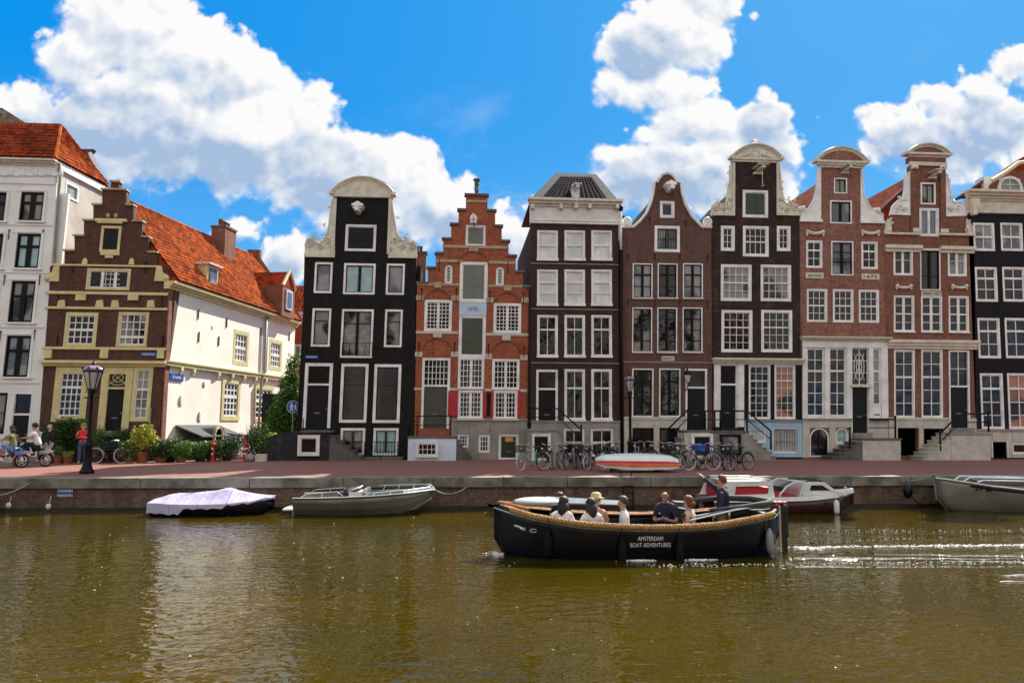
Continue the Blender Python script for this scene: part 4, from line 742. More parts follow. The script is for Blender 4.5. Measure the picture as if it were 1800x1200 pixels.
for x in (1605, 1655): a, z = h.pl.p(x, 296); mb = MB(); mb.ball(h.pl.w(a-.12, z, .14), .11); mb.ball(h.pl.w(a+.12, z, .14), .11); h.pl.box(mb, a-.2, a+.2, z+.02, z+.12, .1, .2); h.part('capital', mb, 'offwhite', smooth=True)
h.ornament([(1600, 303), (1593, 306), (1592, 330), (1588, 350), (1578, 353), (1570, 361), (1566, 377), (1600, 378)], 'white', curl=[(1580, 366, 7), (1590, 368, 5)], lumps=5); h.ornament([(1661, 305), (1665, 308), (1669, 330), (1672, 350), (1678, 357), (1687, 355), (1694, 362), (1698, 379), (1661, 380)], 'white', curl=[(1684, 367, 7), (1672, 368, 5)], lumps=5)
h.ornament([(1567, 383), (1562, 388), (1557, 398), (1553.5, 409), (1567, 410)], 'ornament', lumps=4); h.ornament([(1698, 385), (1703, 390), (1708, 400), (1711, 411), (1698, 412)], 'ornament', lumps=4)
h.band(1553.5, 1617, 409.5, 413, 'offwhite', .14, 'cornice'); h.band(1650, 1712.5, 411, 414.5, 'offwhite', .14, 'cornice'); h.boxes('stone_block', [(1603, 402, 1617, 409)], 'offwhite', .1, .16); h.boxes('stone_block', [(1651, 403, 1665, 410)], 'offwhite', .1, .16)
h.cornice(1556, 1617, 431.5, 443, 'offwhite', .2, steps=2); h.cornice(1653, 1711, 434, 445, 'offwhite', .2, steps=2); h.band(1617.5, 1652.5, 437, 441, 'offwhite', .08, 'lintel')
h.hoist(1637, 306, 318, 'offwhite', style='beam', w_=.16, reach=.8)
for x in (1588, 1685.5):
    a, z = h.pl.p(x, 504); mb = MB(); mb.tube([h.pl.w(a+.4*q, z-.06*(1-q*q), .06) for q in [i/5-1 for i in range(11)]], .08, 6)
    for sx_ in (-1, 1): mb.ball(h.pl.w(a+sx_*.4, z+.05, .08), .1); mb.tube([h.pl.w(a+sx_*.42, z, .06), h.pl.w(a+sx_*.42, z-.18, .06)], [.08, .04], 6)
    h.part('stone_garland', mb, 'ornament')
o = h.boxes('stone_plaque', [(1619, 512, 1654, 519.5)], 'offwhite', .004, .05); h.text('ANNO 1657', 1636.5, 515.8, 4.6, 'black', d=.052, parent=o, wpx=31)
h.cornice(1561, 1715, 598, 613.5, 'offwhite', .3)
mb = MB()
for b in ((1561.5, 735, 1577.2, 804), (1577.4, 735, 1614.6, 751.7), (1614.8, 735, 1622.8, 804), (1623, 735, 1657.7, 752.7), (1657.9, 735, 1667.8, 804), (1623, 790.5, 1657.7, 804), (1704.8, 735, 1716, 804)): h.pl.box(mb, *h.pl.rect(b), .004, .05)
h.part('plinth', mb, 'stone_light'); h.band(1561, 1668, 733.6, 737, 'offwhite', .1, 'sill_band')
h.stoop(1673, 1742, 760.5, 1624, 6, dep=1.3, mat='stone_light', step_mat='stone_light', slab='stone'); h.rail([(1653, 761), (1673, 741), (1700, 727), (1738, 727)], posts=[(1653, 760, 792), (1738, 725, 759)], r=.045, balls=True)
h.gableroof(1556, 1712, 405, 290, 8, 'tile_red'); h.boxes('threshold', [(1668, 751.5, 1705, 768)], 'stone', .002, .4)
# --- big roof wedge seen between the two neck gables
for (xa, ya, xb, yb, xc, yc, nm) in ((1541, 378, 1541, 372, 1600, 318, 'a'),):
    pl2 = Pl(0, YF+1.2, lean=.05); A = [pl2.p(*q) for q in ((1540, 376), (1600, 322), (1600, 380), (1560, 400))]; mb = MB(); pl2.poly(mb, A, -.5, 0); h.part('side_roof', mb, 'tile_red'); mb = MB(); mb.tube([pl2.w(*A[0], .05), pl2.w(*A[1], .05)], .08, 6); h.part('roof_edge', mb, 'lead')
# --- black house at the right edge
h = House('canal_house', 'black painted house cut off by the right edge of the photo, cream cornice', 'house', Pl(0, YF, lean=0.03), (1790, 804), HG)
for k_, (x0, x1) in enumerate(((1711, 1748), (1759, 1797.5), (1808, 1846), (1857, 1895))):
    h.win((x0, 392, x1, 441), 2, 2, fw=.1, bw=.045, gm='glass_grey', sash=(1,)); h.win((x0+3.5, 469.5, x1+5, 530), 2, 3, fw=.1, bw=.045, gm='glass_wavy', rw=[.31, .66], sash=(1,)); h.win((x0+8, 559, x1+10, 629.5), 2, 3, fw=.1, bw=.045, gm='glass_wavy', rw=[.31, .66], sash=(1,))
    h.win((x0+13, 656, x1+16, 754), 2, 4, fw=.1, bw=.045, gm='glass_warm' if k_ == 1 else 'glass_wavy', rw=[.26, .52, .77], sash=(1,))
h.open_hole((1743.5, 776.5, 1768, 804)); h.win((1779, 778, 1806, 798), 1, 1, fw=.08)
h.wall([(1717.5, 804), (1701.5, 377), (1905, 377), (1925, 804)], brick('brick_blackblue', (.010, .010, .014), (.016, .016, .021), (.008, .008, .01), .2, True), depth=9, eave=380)
h.cornice(1699, 1915, 339.5, 352, 'offwhite', .55); h.band(1701, 1912, 352.4, 376.8, 'offwhite', .12, 'frieze', -.3); h.boxes('bracket', [(1702, 352, 1714, 368), (1703, 368.3, 1710, 380)], 'ornament', .12, .4)
mb = MB()
for i in range(60): a = h.pl.p(1716+i*3.2, 355)[0]; z = h.pl.p(1790, 355)[1]; h.pl.box(mb, a, a+.05, z-.05, z+.05, .12, .22)
h.part('dentil_row', mb, 'offwhite')
mb = MB()
for b in ((1717.5, 756.5, 1743.3, 804), (1743.5, 756.5, 1768.2, 776.3), (1768.4, 756.5, 1778.6, 804), (1778.8, 756.5, 1806.4, 777.6), (1806.6, 756.5, 1924, 804), (1778.8, 798.3, 1806.4, 804)): h.pl.box(mb, *h.pl.rect(b), .004, .05)
h.part('plinth', mb, 'stone_light'); h.band(1717, 1925, 753.8, 757.5, 'stone', .12, 'sill_band'); h.boxes('window_frame', [(1741.5, 774.5, 1743.4, 804), (1768.3, 774.5, 1770.5, 804)], 'white', .05, .1)
pl2 = Pl(0, YF+.6, lean=.03); A = [pl2.p(*q) for q in ((1676, 352), (1726, 320), (1745, 312), (1800, 275), (1900, 275), (1905, 345), (1700, 345))]; mb = MB(); pl2.poly(mb, A, -.5, 0); o = h.part('roof', mb, 'tile_red')
mb = MB(); mb.tube([pl2.w(*pl2.p(1676, 352), .1), pl2.w(*pl2.p(1728, 318), .1)], .08, 6); h.part('roof_edge', mb, 'lead', o)
r = pl2.rect((1725, 313, 1739, 339)); mb = MB(); pl2.box(mb, *r, -.5, .25); h.part('white_chimney', mb, 'white', o)
l = Pl(0, YF-.1, lean=.03); mb = MB(); P5 = [l.p(*q) for q in ((1748, 339), (1748, 322), (1752, 318), (1790, 297), (1840, 297), (1840, 339))]; l.poly(mb, P5, -2, -.25); o = h.part('dormer', mb, 'brick_redb'); mb = MB(); mb.tube([l.w(*l.p(*q), .1) for q in ((1742, 318), (1766, 304), (1788, 288), (1806, 285), (1812, 292))], .12, 8); h.part('gable_moulding', mb, 'cream', o)
kk = House.__new__(House); kk.pl = Pl(0, YF+.1, lean=.03); kk.root = h.root; kk.holes = []; kk.win((1755, 309.5, 1798, 339), 2, 2, fw=.13, arch=True, hole=False, gm='glass_curtain', name='dormer_window', d=.1)
# ---------------------------------------------------------------- left: tall white building
P1 = Pl(0, 37.8, lean=.032)
h = House('white_building', 'tall white plastered corner building with orange hipped roof, cut off by the left edge', 'building', P1, (50, 800), 'buildings left of the alley')
for dx in (0, -66, -132):
    for i, (x0, y0, x1, y1) in enumerate(((36, 338, 76, 388), (29, 411, 70, 471), (18, 494, 60, 566), (9.5, 590, 52, 662))):
        h.win((x0+dx, y0, x1+dx, y1), 2, 2, fw=.05, fm='black', gm=('glass_curtain', 'glass_green', 'glass_curtain', 'glass_grey')[i] if dx == 0 else 'glass', rw=[.36], bw=.05, sash=(1,), mull=(1,))
        h.boxes('window_surround', [(x0+dx-5, y0-5, x1+dx+5, y0-1.5), (x0+dx-5, y0-1.5, x0+dx-.6, y1+1), (x1+dx+.6, y0-1.5, x1+dx+5, y1+1)], 'white_facade', .003, .06); h.boxes('window_sill', [(x0+dx-5, y1+.5, x1+dx+5, y1+3.5)], 'white_facade', .003, .12)
h.doorway((19, 690, 52.5, 800), 728, fw=.06, fm='white'); h.win((-30, 690, 10, 762), 2, 2, fw=.06, fm='black', gm='glass_curtain')
h.wall([(64, 812), (100, 322), (-120, 322), (-160, 812)], 'white_facade', depth=.5, eave=330)
r = h.pl.rect((-120, 290, 99, 322)); mb = MB(); h.pl.box(mb, *r, -.3, .06); h.part('frieze', mb, 'white_facade'); h.cornice(-120, 99, 281, 290.5, 'offwhite', .45)
for x in range(-100, 100, 22): a, z = h.pl.p(x, 306); mb = MB(); mb.tube([h.pl.w(a+.26*q, z-.12*(1-q*q), .08) for q in [i/4-1 for i in range(9)]], .06, 5); mb.ball(h.pl.w(a+.3, z+.02, .08), .09, .09, .2); h.part('garland', mb, 'white_facade')
for y, xe in ((394, 93), (478, 86), (574, 78), (672, 70)): h.band(-120, xe, y-1, y+1, 'white_facade', .05)
h.anchors([(16, 412), (76, 412), (8, 492), (70, 492), (61, 588), (1, 590)], .5)
a0, ze = h.pl.p(99, 284); cx, cy, _ = h.pl.w(a0, ze); SW = Pl(cx, cy, -19.88-cx, 41.94-cy)
hs_ = House.__new__(House); hs_.pl = SW; hs_.root = h.root; hs_.holes = []
L = 4.4; zt = ze-.35
aw = SW.p(115, 335)[0]; bw_ = SW.p(138, 340)[0]; z0 = SW.p(127, 352)[1]; z1 = SW.p(127, 324)[1]
hs_.holes.append([(aw, z0), (bw_, z0), (bw_, z1), (aw, z1)]); fm = MB(); SW.box(fm, aw, bw_, z0, z0+.1, -.1, .04); SW.box(fm, aw, bw_, z1-.1, z1, -.1, .02); SW.box(fm, aw, aw+.08, z0+.1, z1-.1, -.1, .02); SW.box(fm, bw_-.08, bw_, z0+.1, z1-.1, -.1, .02)
f = h.part('side_window', fm, 'white'); fm = MB(); SW.box(fm, aw+.08, bw_-.08, z0+.1, z1-.1, -.08, -.05); h.part('pane', fm, 'glass_grey', f)
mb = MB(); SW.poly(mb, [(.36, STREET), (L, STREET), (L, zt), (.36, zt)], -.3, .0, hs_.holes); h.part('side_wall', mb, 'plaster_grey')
mb = MB(); SW.box(mb, -.1, L, zt+.002, ze+.02, -.3, .12); h.part('side_fascia', mb, 'white')
mb = MB(); a = .22; mb.tube([SW.w(a, STREET, .1), SW.w(a, ze-.9, .1), SW.w(a-.1, ze-.4, .12), SW.w(a-.25, ze-.1, .2)], .07, 7); h.part('drainpipe', mb, 'pipe_grey', smooth=True)
T = Vector(Pl(0, 39.9).w(*Pl(0, 39.9).p(105, 222))); A = Vector(SW.w(-.35, ze, .12)); B = Vector(SW.w(L, ze+.1, .12)); Lf = Vector((-30, cy-.4, ze)); LT = Vector((-30, T.y, T.z))
mb = MB(); mb.add([tuple(x) for x in (Lf, A, T, LT, B, Vector((-30, B.y+3, ze)))], [(0, 1, 2, 3), (1, 4, 2), (3, 2, 4, 5), (0, 5, 4, 1)]); rf = h.part('roof', mb, 'tile_red')
e = Vector((0, -.05, .05)); mb = MB(); tiles(mb, Lf+e, A+e, T+e, LT+e, .26, .34); h.part('front_tiles', mb, 'tile_red', rf)
e = Vector((.05, 0, .05)); mb = MB(); tiles(mb, A+e, B+e, T+e+Vector((.02, .1, 0)), T+e, .26, .3, .05); h.part('side_tiles', mb, 'tile_orange', rf); mb = MB(); mb.tube([A+e, T+e], .09, 6); mb.tube([LT, T+e], .09, 6); h.part('ridge_tiles', mb, 'tile_orange', rf)
bp = Pl(0, 43.); mb = MB(); bp.poly(mb, [bp.p(*q) for q in ((138, 262), (164, 262), (158, 268), (186, 328), (150, 328))], -.4, 0); h.part('rear_gable', mb, 'lead', rf); mb = MB(); mb.tube([bp.w(*bp.p(159, 270), .1), bp.w(*bp.p(185, 328), .1)], .12, 4); h.part('rear_gable_edge', mb, 'white', rf)
bp = Pl(0, 48.); mb = MB(); A_ = [bp.w(*bp.p(*q)) for q in ((-60, 235), (75, 235), (4, 190), (-60, 190))]; mb.add(A_+[(p[0], p[1]+4, p[2]-1.5) for p in A_], [(0, 1, 2, 3), (4, 7, 6, 5), (1, 5, 6, 2), (0, 4, 5, 1), (3, 2, 6, 7)]); mb.box(-40, A_[1][0], 48.1, 51.9, STREET, A_[0][2]-1.6)
h2 = empty('grey_roof_building', (-24, 48, STREET), 'building behind with a grey-brown tiled roof showing above the orange roof at the left edge', 'building'); mb.build('roof', 'tile_grey', h2)
# ---------------------------------------------------------------- brown corner house with stepped gable and white side wall
P2 = Pl(0, 37.8, lean=.032)
h = House('corner_house', 'brown brick stepped gable corner house with yellow trim and a sunlit white side wall', 'house', P2, (180, 805), 'buildings left of the alley')
YT = 'yellow_trim'
h.win((176.5, 397, 212, 443), 1, 1, fw=.13, fm=YT, gm='dark_in'); h.leaf((181, 401.5, 208.5, 439), 'black_wood', d=-.03, split=True, name='loft_hatch', shut=True)
h.win((152, 472, 229, 509.5), 3, 1, fw=.12, fm=YT, sm='white', gm='glass', mull=(1, 2)); h.boxes('glazing_bars', [(177, y, 210, y+1) for y in (481, 490, 499)]+[(x, 475, x+1, 506) for x in (185, 193, 201)], 'white', -.06, -.03)
h.win((113.5, 549, 170.5, 610), 4, 4, fw=.16, fm=YT, sm='white', gm='glass', sash=(2,), bw=.045); h.win((206, 548.5, 260, 609.5), 4, 4, fw=.12, fm=YT, sm='white', gm='glass_curtain', sash=(3,), bw=.045)
h.win((94, 645, 154, 741), 4, 6, fw=.30, fm=YT, sm='white', gm='glass_wavy', sash=(2,), bw=.045); h.win((232, 645, 266, 740.5), 2, 5, fw=.16, fm=YT, sm='white', gm='glass_grey', sash=(2,), bw=.045)
h.doorway((175, 645, 230, 762), 682, fw=.34, fm=YT, orn=True)
stp = [(88, 468), (113, 467), (114, 441), (131, 440), (131, 415), (147.5, 414), (147.5, 388), (164, 387), (164, 360), (179.5, 359), (179.5, 334), (222, 334), (222.5, 360), (234.5, 361), (234.5, 388), (250, 389), (250, 416), (261.5, 417), (261.5, 443), (276, 444), (277, 468), (296, 469)]
h.wall([(64, 812), (86, 522)]+stp+[(295, 523), (277, 812)], 'brick_corner', depth=1.2, eave=500)
for x0, x1, y in ((112, 132, 440), (129, 149, 414), (146, 166, 387), (162, 181, 359.5), (178, 224, 333), (221, 236, 360), (233, 252, 388.5), (249, 263, 416), (260, 278, 443)): h.band(x0, x1, y-1.5, y+1.5, 'sandstone', .1, 'coping', -.36)
for x0, x1, y0, y1 in ((93, 284, 465.5, 468.5), (81, 296, 513, 518), (80, 295, 540, 544), (75, 292, 610, 614.5)): h.band(x0, x1, y0, y1, YT, .07, 'yellow_band')
h.cornice(77, 291, 634, 644, YT, .3, steps=2)
h.boxes('window_hood', [(168, 385, 224, 390), (172, 390.5, 216, 393)], YT, .003, .1); h.boxes('window_bracket', [(178, 443.5, 211, 449), (186, 449.4, 200, 454)], YT, .003, .1)
for sx_, x in ((1, 93), (-1, 286)): a, z = h.pl.p(x, 479); mb = MB(); h.pl.poly(mb, [(a-sx_*.32, z-.45), (a+sx_*.35, z-.45), (a+sx_*.3, z+.35), (a+sx_*.05, z+.3), (a-.02*sx_, z), (a-sx_*.3, z-.15)], -.3, .08); mb.ball(h.pl.w(a-sx_*.2, z-.28, .08), .14, .08, .14); h.part('shoulder_scroll', mb, YT)
for x, y in ((109, 537), (176, 537), (203, 537), (266, 537)): a, z = h.pl.p(x, y); mb = MB(); h.pl.poly(mb, [(a-.2, z-.1), (a+.2, z-.1), (a+.12, z+.28), (a-.16, z+.24)], .003, .09); h.part('yellow_block', mb, YT)
for x, y, w_, hh in ((143, 523, 9, 5), (235, 523, 9, 5), (184, 622, 7, 7.5), (86, 622, 6, 7.5), (283, 622, 6, 7.5)): h.boxes('yellow_block', [(x-w_, y-hh, x+w_, y+hh)], YT, .003, .1)
for x in (150, 232): a, z = h.pl.p(x, 462); mb = MB(); h.pl.poly(mb, [(a-.13, z-.1), (a+.13, z-.1), (a+.1, z+.15), (a, z+.25), (a-.1, z+.15)], .003, .09); h.part('yellow_block', mb, YT)
for x in (190, 204): a, z = h.pl.p(x, 379); mb = MB(); mb.ball(h.pl.w(a, z, .02), .1, .06, .12); h.part('carved_stone', mb, 'sandstone', smooth=True)
h.anchors([(101, 600), (287, 600), (102, 530), (285, 530), (129, 470), (256, 470)], .6)
o = h.boxes('street_sign', [(248.5, 619, 275.5, 626)], 'blue_sign', .005, .05); h.text('VOORBURGWAL', 262, 622.5, 3, 'sign_white', d=.052, parent=o, wpx=22)
a0, a1 = h.pl.p(192.5, 330)[0], h.pl.p(209.5, 330)[0]; z1 = h.pl.p(200, 317)[1]; z0 = h.pl.p(200, 333)[1]; chimney(h, a0+.05, a1-.02, z0, z1-.1, -.3, .0, 'brick_corner', 0, 'sandstone')
h.boxes('doorstep', [(182, 757, 225, 766)], 'stone', .0, .7); h.boxes('utility_box', [(263, 748, 271, 760)], 'pipe_grey', .01, .15)
mb = MB(); a = h.pl.p(268, 700)[0]; mb.tube([h.pl.w(a, STREET+1, .08), h.pl.w(a, STREET+2.6, .08)], .04, 6); h.part('conduit', mb, 'pipe_grey')
# side wall plane
PS = Pl(-14.53, 37.8, -11.45+14.53, 52.63-37.8); hw = House.__new__(House); hw.pl = PS; hw.root = h.root; hw.holes = []
EZ = 9.95; LEN = 15.15; ZJ = PS.p(296, 637)[1]
for b, f_ in (((410, 581, 437, 642), 0), ((473, 597, 495.5, 651), 0)): hw.win(b, 4, 4, fw=.24, fm=YT, sm='white', gm='glass_curtain', sash=(2,), bw=.07, sw=.07)
up = list(hw.holes); hw.holes = []
for b in ((390, 666, 422, 739), (446.5, 677, 480, 742), (449, 746, 480, 768)): hw.win(b, 4 if b[3] != 768 else 2, 5 if b[3] != 768 else 1, fw=.26, fm=YT, sm='white', gm='glass', sash=(2,), bw=.08, sw=.08)
lo_ = list(hw.holes); hw.holes = []
mb = MB(); PS.poly(mb, [(.3, ZJ), (LEN, ZJ), (LEN, EZ), (.3, EZ)], -.3, 0, up); h.part('side_wall', mb, 'plaster_white')
mb = MB(); PS.poly(mb, [(.3, STREET-.02), (LEN, STREET-.02), (LEN, ZJ-.01), (.3, ZJ-.01)], -.3, -.03, lo_); h.part('lower_side_wall', mb, 'plaster_white')
mb = MB(); PS.box(mb, .01, .32, STREET, EZ-.3, -.02, .06) ; h.part('brick_quoin', mb, 'brick_redb')
mb = MB(); PS.box(mb, -.02, LEN, ZJ-.16, ZJ+.03, .002, .16); PS.box(mb, -.02, LEN, ZJ+.03, ZJ+.1, .002, .22); h.part('jetty_beam', mb, YT)
for x, y in ((316, 650), (338, 653), (382, 657), (406, 660), (427, 663), (447, 668), (465, 671)): a = PS.p(x, y)[0]; mb = MB(); PS.box(mb, a-.1, a+.1, ZJ-.36, ZJ-.16, -.02, .16); PS.box(mb, a-.08, a+.08, ZJ-.5, ZJ-.36, -.02, .08); h.part('corbel', mb, 'cream')
mb = MB()
for i, (e0, zz) in enumerate(((.12, EZ-.36), (.24, EZ-.22), (.4, EZ-.1))): PS.box(mb, -.1, LEN+.1, zz, zz+.13, -.2, e0)
h.part('eaves_gutter', mb, 'yellow_trim')
for px_, py_ in ((304, 537), (348, 553), (398, 568), (349, 593), (384, 600), (458, 583), (508, 592), (348, 507)):
    a, z = PS.p(px_, py_); mb = MB(); mb.tube([PS.w(a, z-.25, .03), PS.w(a, z+.3, .03)], .03, 5); h.part('wall_anchor', mb, 'iron')
for px_, py_, r_ in ((374, 576, .16), (360, 675, .16), (319, 704, .2), (352, 732, .2)): a, z = PS.p(px_, py_); mb = MB(); mb.ball(PS.w(a, z, -.02), .03, r_, r_*(1.6 if py_ > 700 else 1.2)); h.part('wall_niche', mb, 'stone_light', smooth=True)
mb = MB(); a = PS.p(463, 600)[0]; a2 = PS.p(455, 680)[0]; mb.tube([PS.w(a, EZ-.2, .15), PS.w(a, ZJ+.2, .15), PS.w(a-.5, ZJ-.4, .22), PS.w(a-.5, STREET, .1)], .08, 7); mb.tube([PS.w(a+.3, EZ-.2, .1), PS.w(a+.3, ZJ+.2, .1)], .05, 6); h.part('drainpipe', mb, 'pipe_grey', smooth=True)
o = MB(); a, z = PS.p(300, 662); PS.box(o, a-.1, a+1.1, z-.17, z+.17, -.02, .03); o = h.part('street_sign', o, 'blue_sign')
vs, fs = text_mesh('STEEG', 1, .004); mb = MB(); mb.add([PS.w(a+.5+v.x*.27, z+v.y*.2, .034+v.z) for v in vs], fs); h.part('lettering', mb, 'sign_white', o)
# roof
R0, R1 = Vector((-17.45, 37.95, 14.3)), Vector((-14.9, 54.3, 14.9)); E0, E1 = Vector(PS.w(.2, EZ+.05, .38)), Vector(PS.w(LEN, EZ+.05, .38))
LE0, LE1 = Vector((-20.2, 38.2, EZ)), Vector((-17.6, 54.6, EZ))
mb = MB(); mb.add([tuple(v) for v in (E0, E1, R1, R0, LE0, LE1)], [(0, 1, 2, 3), (3, 2, 5, 4), (0, 3, 4), (1, 5, 2), (0, 4, 5, 1)]); rf = h.part('roof', mb, 'tile_red')
e = Vector((.05, -.01, .04)); mb = MB(); tiles(mb, E0+e, E1+e, R1+e, R0+e, .25, .31, .05); h.part('roof_tiles', mb, 'tile_orange', rf); mb = MB(); mb.tube([R0+e, R1+e], .11, 7); h.part('ridge_tiles', mb, 'tile_orange', rf)
mb = MB(); mb.tube([E1+Vector((0, .1, .1)), R1+Vector((0, .1, .35))], .16, 4); mb.box(R1.x-.5, R1.x+.4, R1.y-.1, R1.y+.4, R1.z-.6, R1.z+.6); h.part('rear_parapet', mb, 'brick_redb', rf)
mb = MB(); mb.box(-20.2, -15, 38.3, 50, STREET, EZ-.1); h.part('inner_body', mb, 'brick_corner')
def roofpt(px, py):      # point where the sight line meets the tiled slope
    n = (E1-E0).cross(R0-E0).normalized(); d = ray(px, py); t = ((E0-Vector((0, 0, CAMZ))).dot(n))/d.dot(n); return Vector((0, 0, CAMZ))+d*t
c = roofpt(395, 440); mb = MB(); c = Vector((c.x-.1, c.y, c.z)); u = (E1-E0).normalized(); v = Vector((u.y, -u.x, 0))
def obox(mb, c, u, v, hu, hv, z0, z1):
    P = [c+u*a+v*b for a, b in ((-hu, -hv), (hu, -hv), (hu, hv), (-hu, hv))]; return mb.hexa([(p.x, p.y, z0) for p in P]+[(p.x, p.y, z1) for p in P])
obox(mb, c, u, v, .68, .48, c.z-2, c.z+1.35); ch = h.part('chimney', mb, 'brick_redb', rf); mb = MB(); obox(mb, c, u, v, .74, .54, c.z+1.35, c.z+1.48); h.part('cap', mb, 'stone_dark', ch)
for i in range(5): p = c+u*(-.54+i*.27); mb = MB(); mb.lathe([(.1, 0), (.09, .4), (.11, .42), (0, .43)], (p.x, p.y, c.z+1.48), 8); h.part('chimney_pot', mb, 'tile_red', ch)
c = roofpt(361, 482); mb = MB(); obox(mb, c, u, v, .55, .45, c.z-.75, c.z+.45); dm_ = h.part('dormer', mb, 'cream', rf); mb = MB(); q = c+v*.47; obox(mb, q, u, v, .38, .03, c.z-.55, c.z+.3); h.part('pane', mb, 'glass_grey', dm_); mb = MB(); obox(mb, c+v*.05, u, v, .7, .6, c.z+.45, c.z+.55); h.part('dormer_roof', mb, 'offwhite', dm_)
# gabled dormer at the far end
c = roofpt(478, 525); c = Vector((c.x+.35, c.y, c.z)); mb = MB(); obox(mb, c, u, v, .95, .8, EZ, EZ+2.0); dm_ = h.part('gabled_dormer', mb, 'brick_redb', rf)
mb = MB(); q = c+v*.82; P = [(q-u*.95), (q+u*.95)]; mb.add([(P[0].x, P[0].y, EZ+2), (P[1].x, P[1].y, EZ+2), (q.x, q.y, EZ+3.1)]+[(p.x-v.x*3.2, p.y-v.y*3.2, z) for p, z in ((P[0], EZ+2), (P[1], EZ+2), (q, EZ+3.1))], [(0, 1, 2), (3, 5, 4), (0, 2, 5, 3), (1, 4, 5, 2), (0, 3, 4, 1)]); h.part('dormer_roof', mb, 'tile_red', dm_)
mb = MB(); mb.tube([(P[0].x, P[0].y, EZ+2), (q.x, q.y, EZ+3.15), (P[1].x, P[1].y, EZ+2)], .13, 5); h.part('dormer_coping', mb, 'cream', dm_); mb = MB(); obox(mb, q+v*.02, u, v, .45, .04, EZ+.5, EZ+1.8); w1 = h.part('dormer_window', mb, 'white', dm_); mb = MB(); obox(mb, q+v*.06, u, v, .33, .02, EZ+.62, EZ+1.68); h.part('pane', mb, 'glass_sky', w1)
# cellar entrance lean-to on the side wall
mb = MB(); a0 = 1.2; a1 = PS.p(410, 772)[0]; zr = STREET+1.75
a1 = a0+4.2
mb.add([PS.w(a0, zr, 0), PS.w(a1, zr, 0), PS.w(a1, zr-.55, 1.5), PS.w(a0, zr-.55, 1.5), PS.w(a0, zr-.07, 0), PS.w(a1, zr-.07, 0), PS.w(a1, zr-.62, 1.5), PS.w(a0, zr-.62, 1.5)], [(0, 1, 2, 3), (7, 6, 5, 4), (0, 4, 5, 1), (1, 5, 6, 2), (2, 6, 7, 3), (3, 7, 4, 0)]); lt = h.part('cellar_roof', mb, 'lead')
mb = MB(); PS.box(mb, a0+.1, a1-.1, STREET, zr-.65, .0, 1.35); h.part('cellar_wall', mb, 'brick_stoop', lt)
am = a0+1.7; mb = MB(); pts = [PS.w(am-.42, STREET, 1.42)]+[PS.w(am+.42*math.cos(q), zr-.55+.42*math.sin(q), 1.42) for q in [PI-PI*i/10 for i in range(11)]]+[PS.w(am+.42, STREET, 1.42)]; mb.tube(pts, .08, 6); h.part('arch_frame', mb, YT, lt)
mb = MB(); PS.poly(mb, [(am-.42, STREET), (am+.42, STREET)]+[(am+.42*math.cos(q), zr-.55+.42*math.sin(q)) for q in [PI*i/10 for i in range(11)]], 1.36, 1.40); h.part('arch_dark', mb, 'dark_in', lt)  # flat black sheet stands in for the shade inside the arch opening
mb = MB(); vs = []; 
for i in range(9): q = PI*i/8; vs += [PS.w(am+.5*math.cos(q), zr-.55+.5*math.sin(q), 1.5), PS.w(am+.5*math.cos(q)+.2, zr-.5+.35*math.sin(q), 0)]
mb.add(vs, [(2*i, 2*i+1, 2*i+3, 2*i+2) for i in range(8)]); h.part('barrel_roof', mb, 'lead', lt)
# ---------------------------------------------------------------- house closing the alley
h = House('alley_house', 'red house with a low tiled roof glimpsed at the end of the alley', 'house', Pl(0, 57), (515, 800), 'buildings left of the alley')
h.win((516, 605, 530, 640), 2, 2, fw=.12, gm='glass_curtain'); h.wall([(490, 830), (490, 566), (590, 566), (590, 830)], brick('brick_bright', (.40, .07, .035), (.46, .10, .05), (.3, .12, .08), .15), depth=5, eave=566)
h.cornice(490, 590, 549, 566, 'white', .4); mb = MB(); e0, e1 = Vector((h.pl.w(*h.pl.p(480, 550), .4))), Vector((h.pl.w(*h.pl.p(595, 550), .4))); t0, t1 = e0+Vector((0, 3, 2.6)), e1+Vector((0, 3, 2.6)); tiles(mb, e0, e1, t1, t0, .26, .32); h.part('roof', mb, 'tile_red')
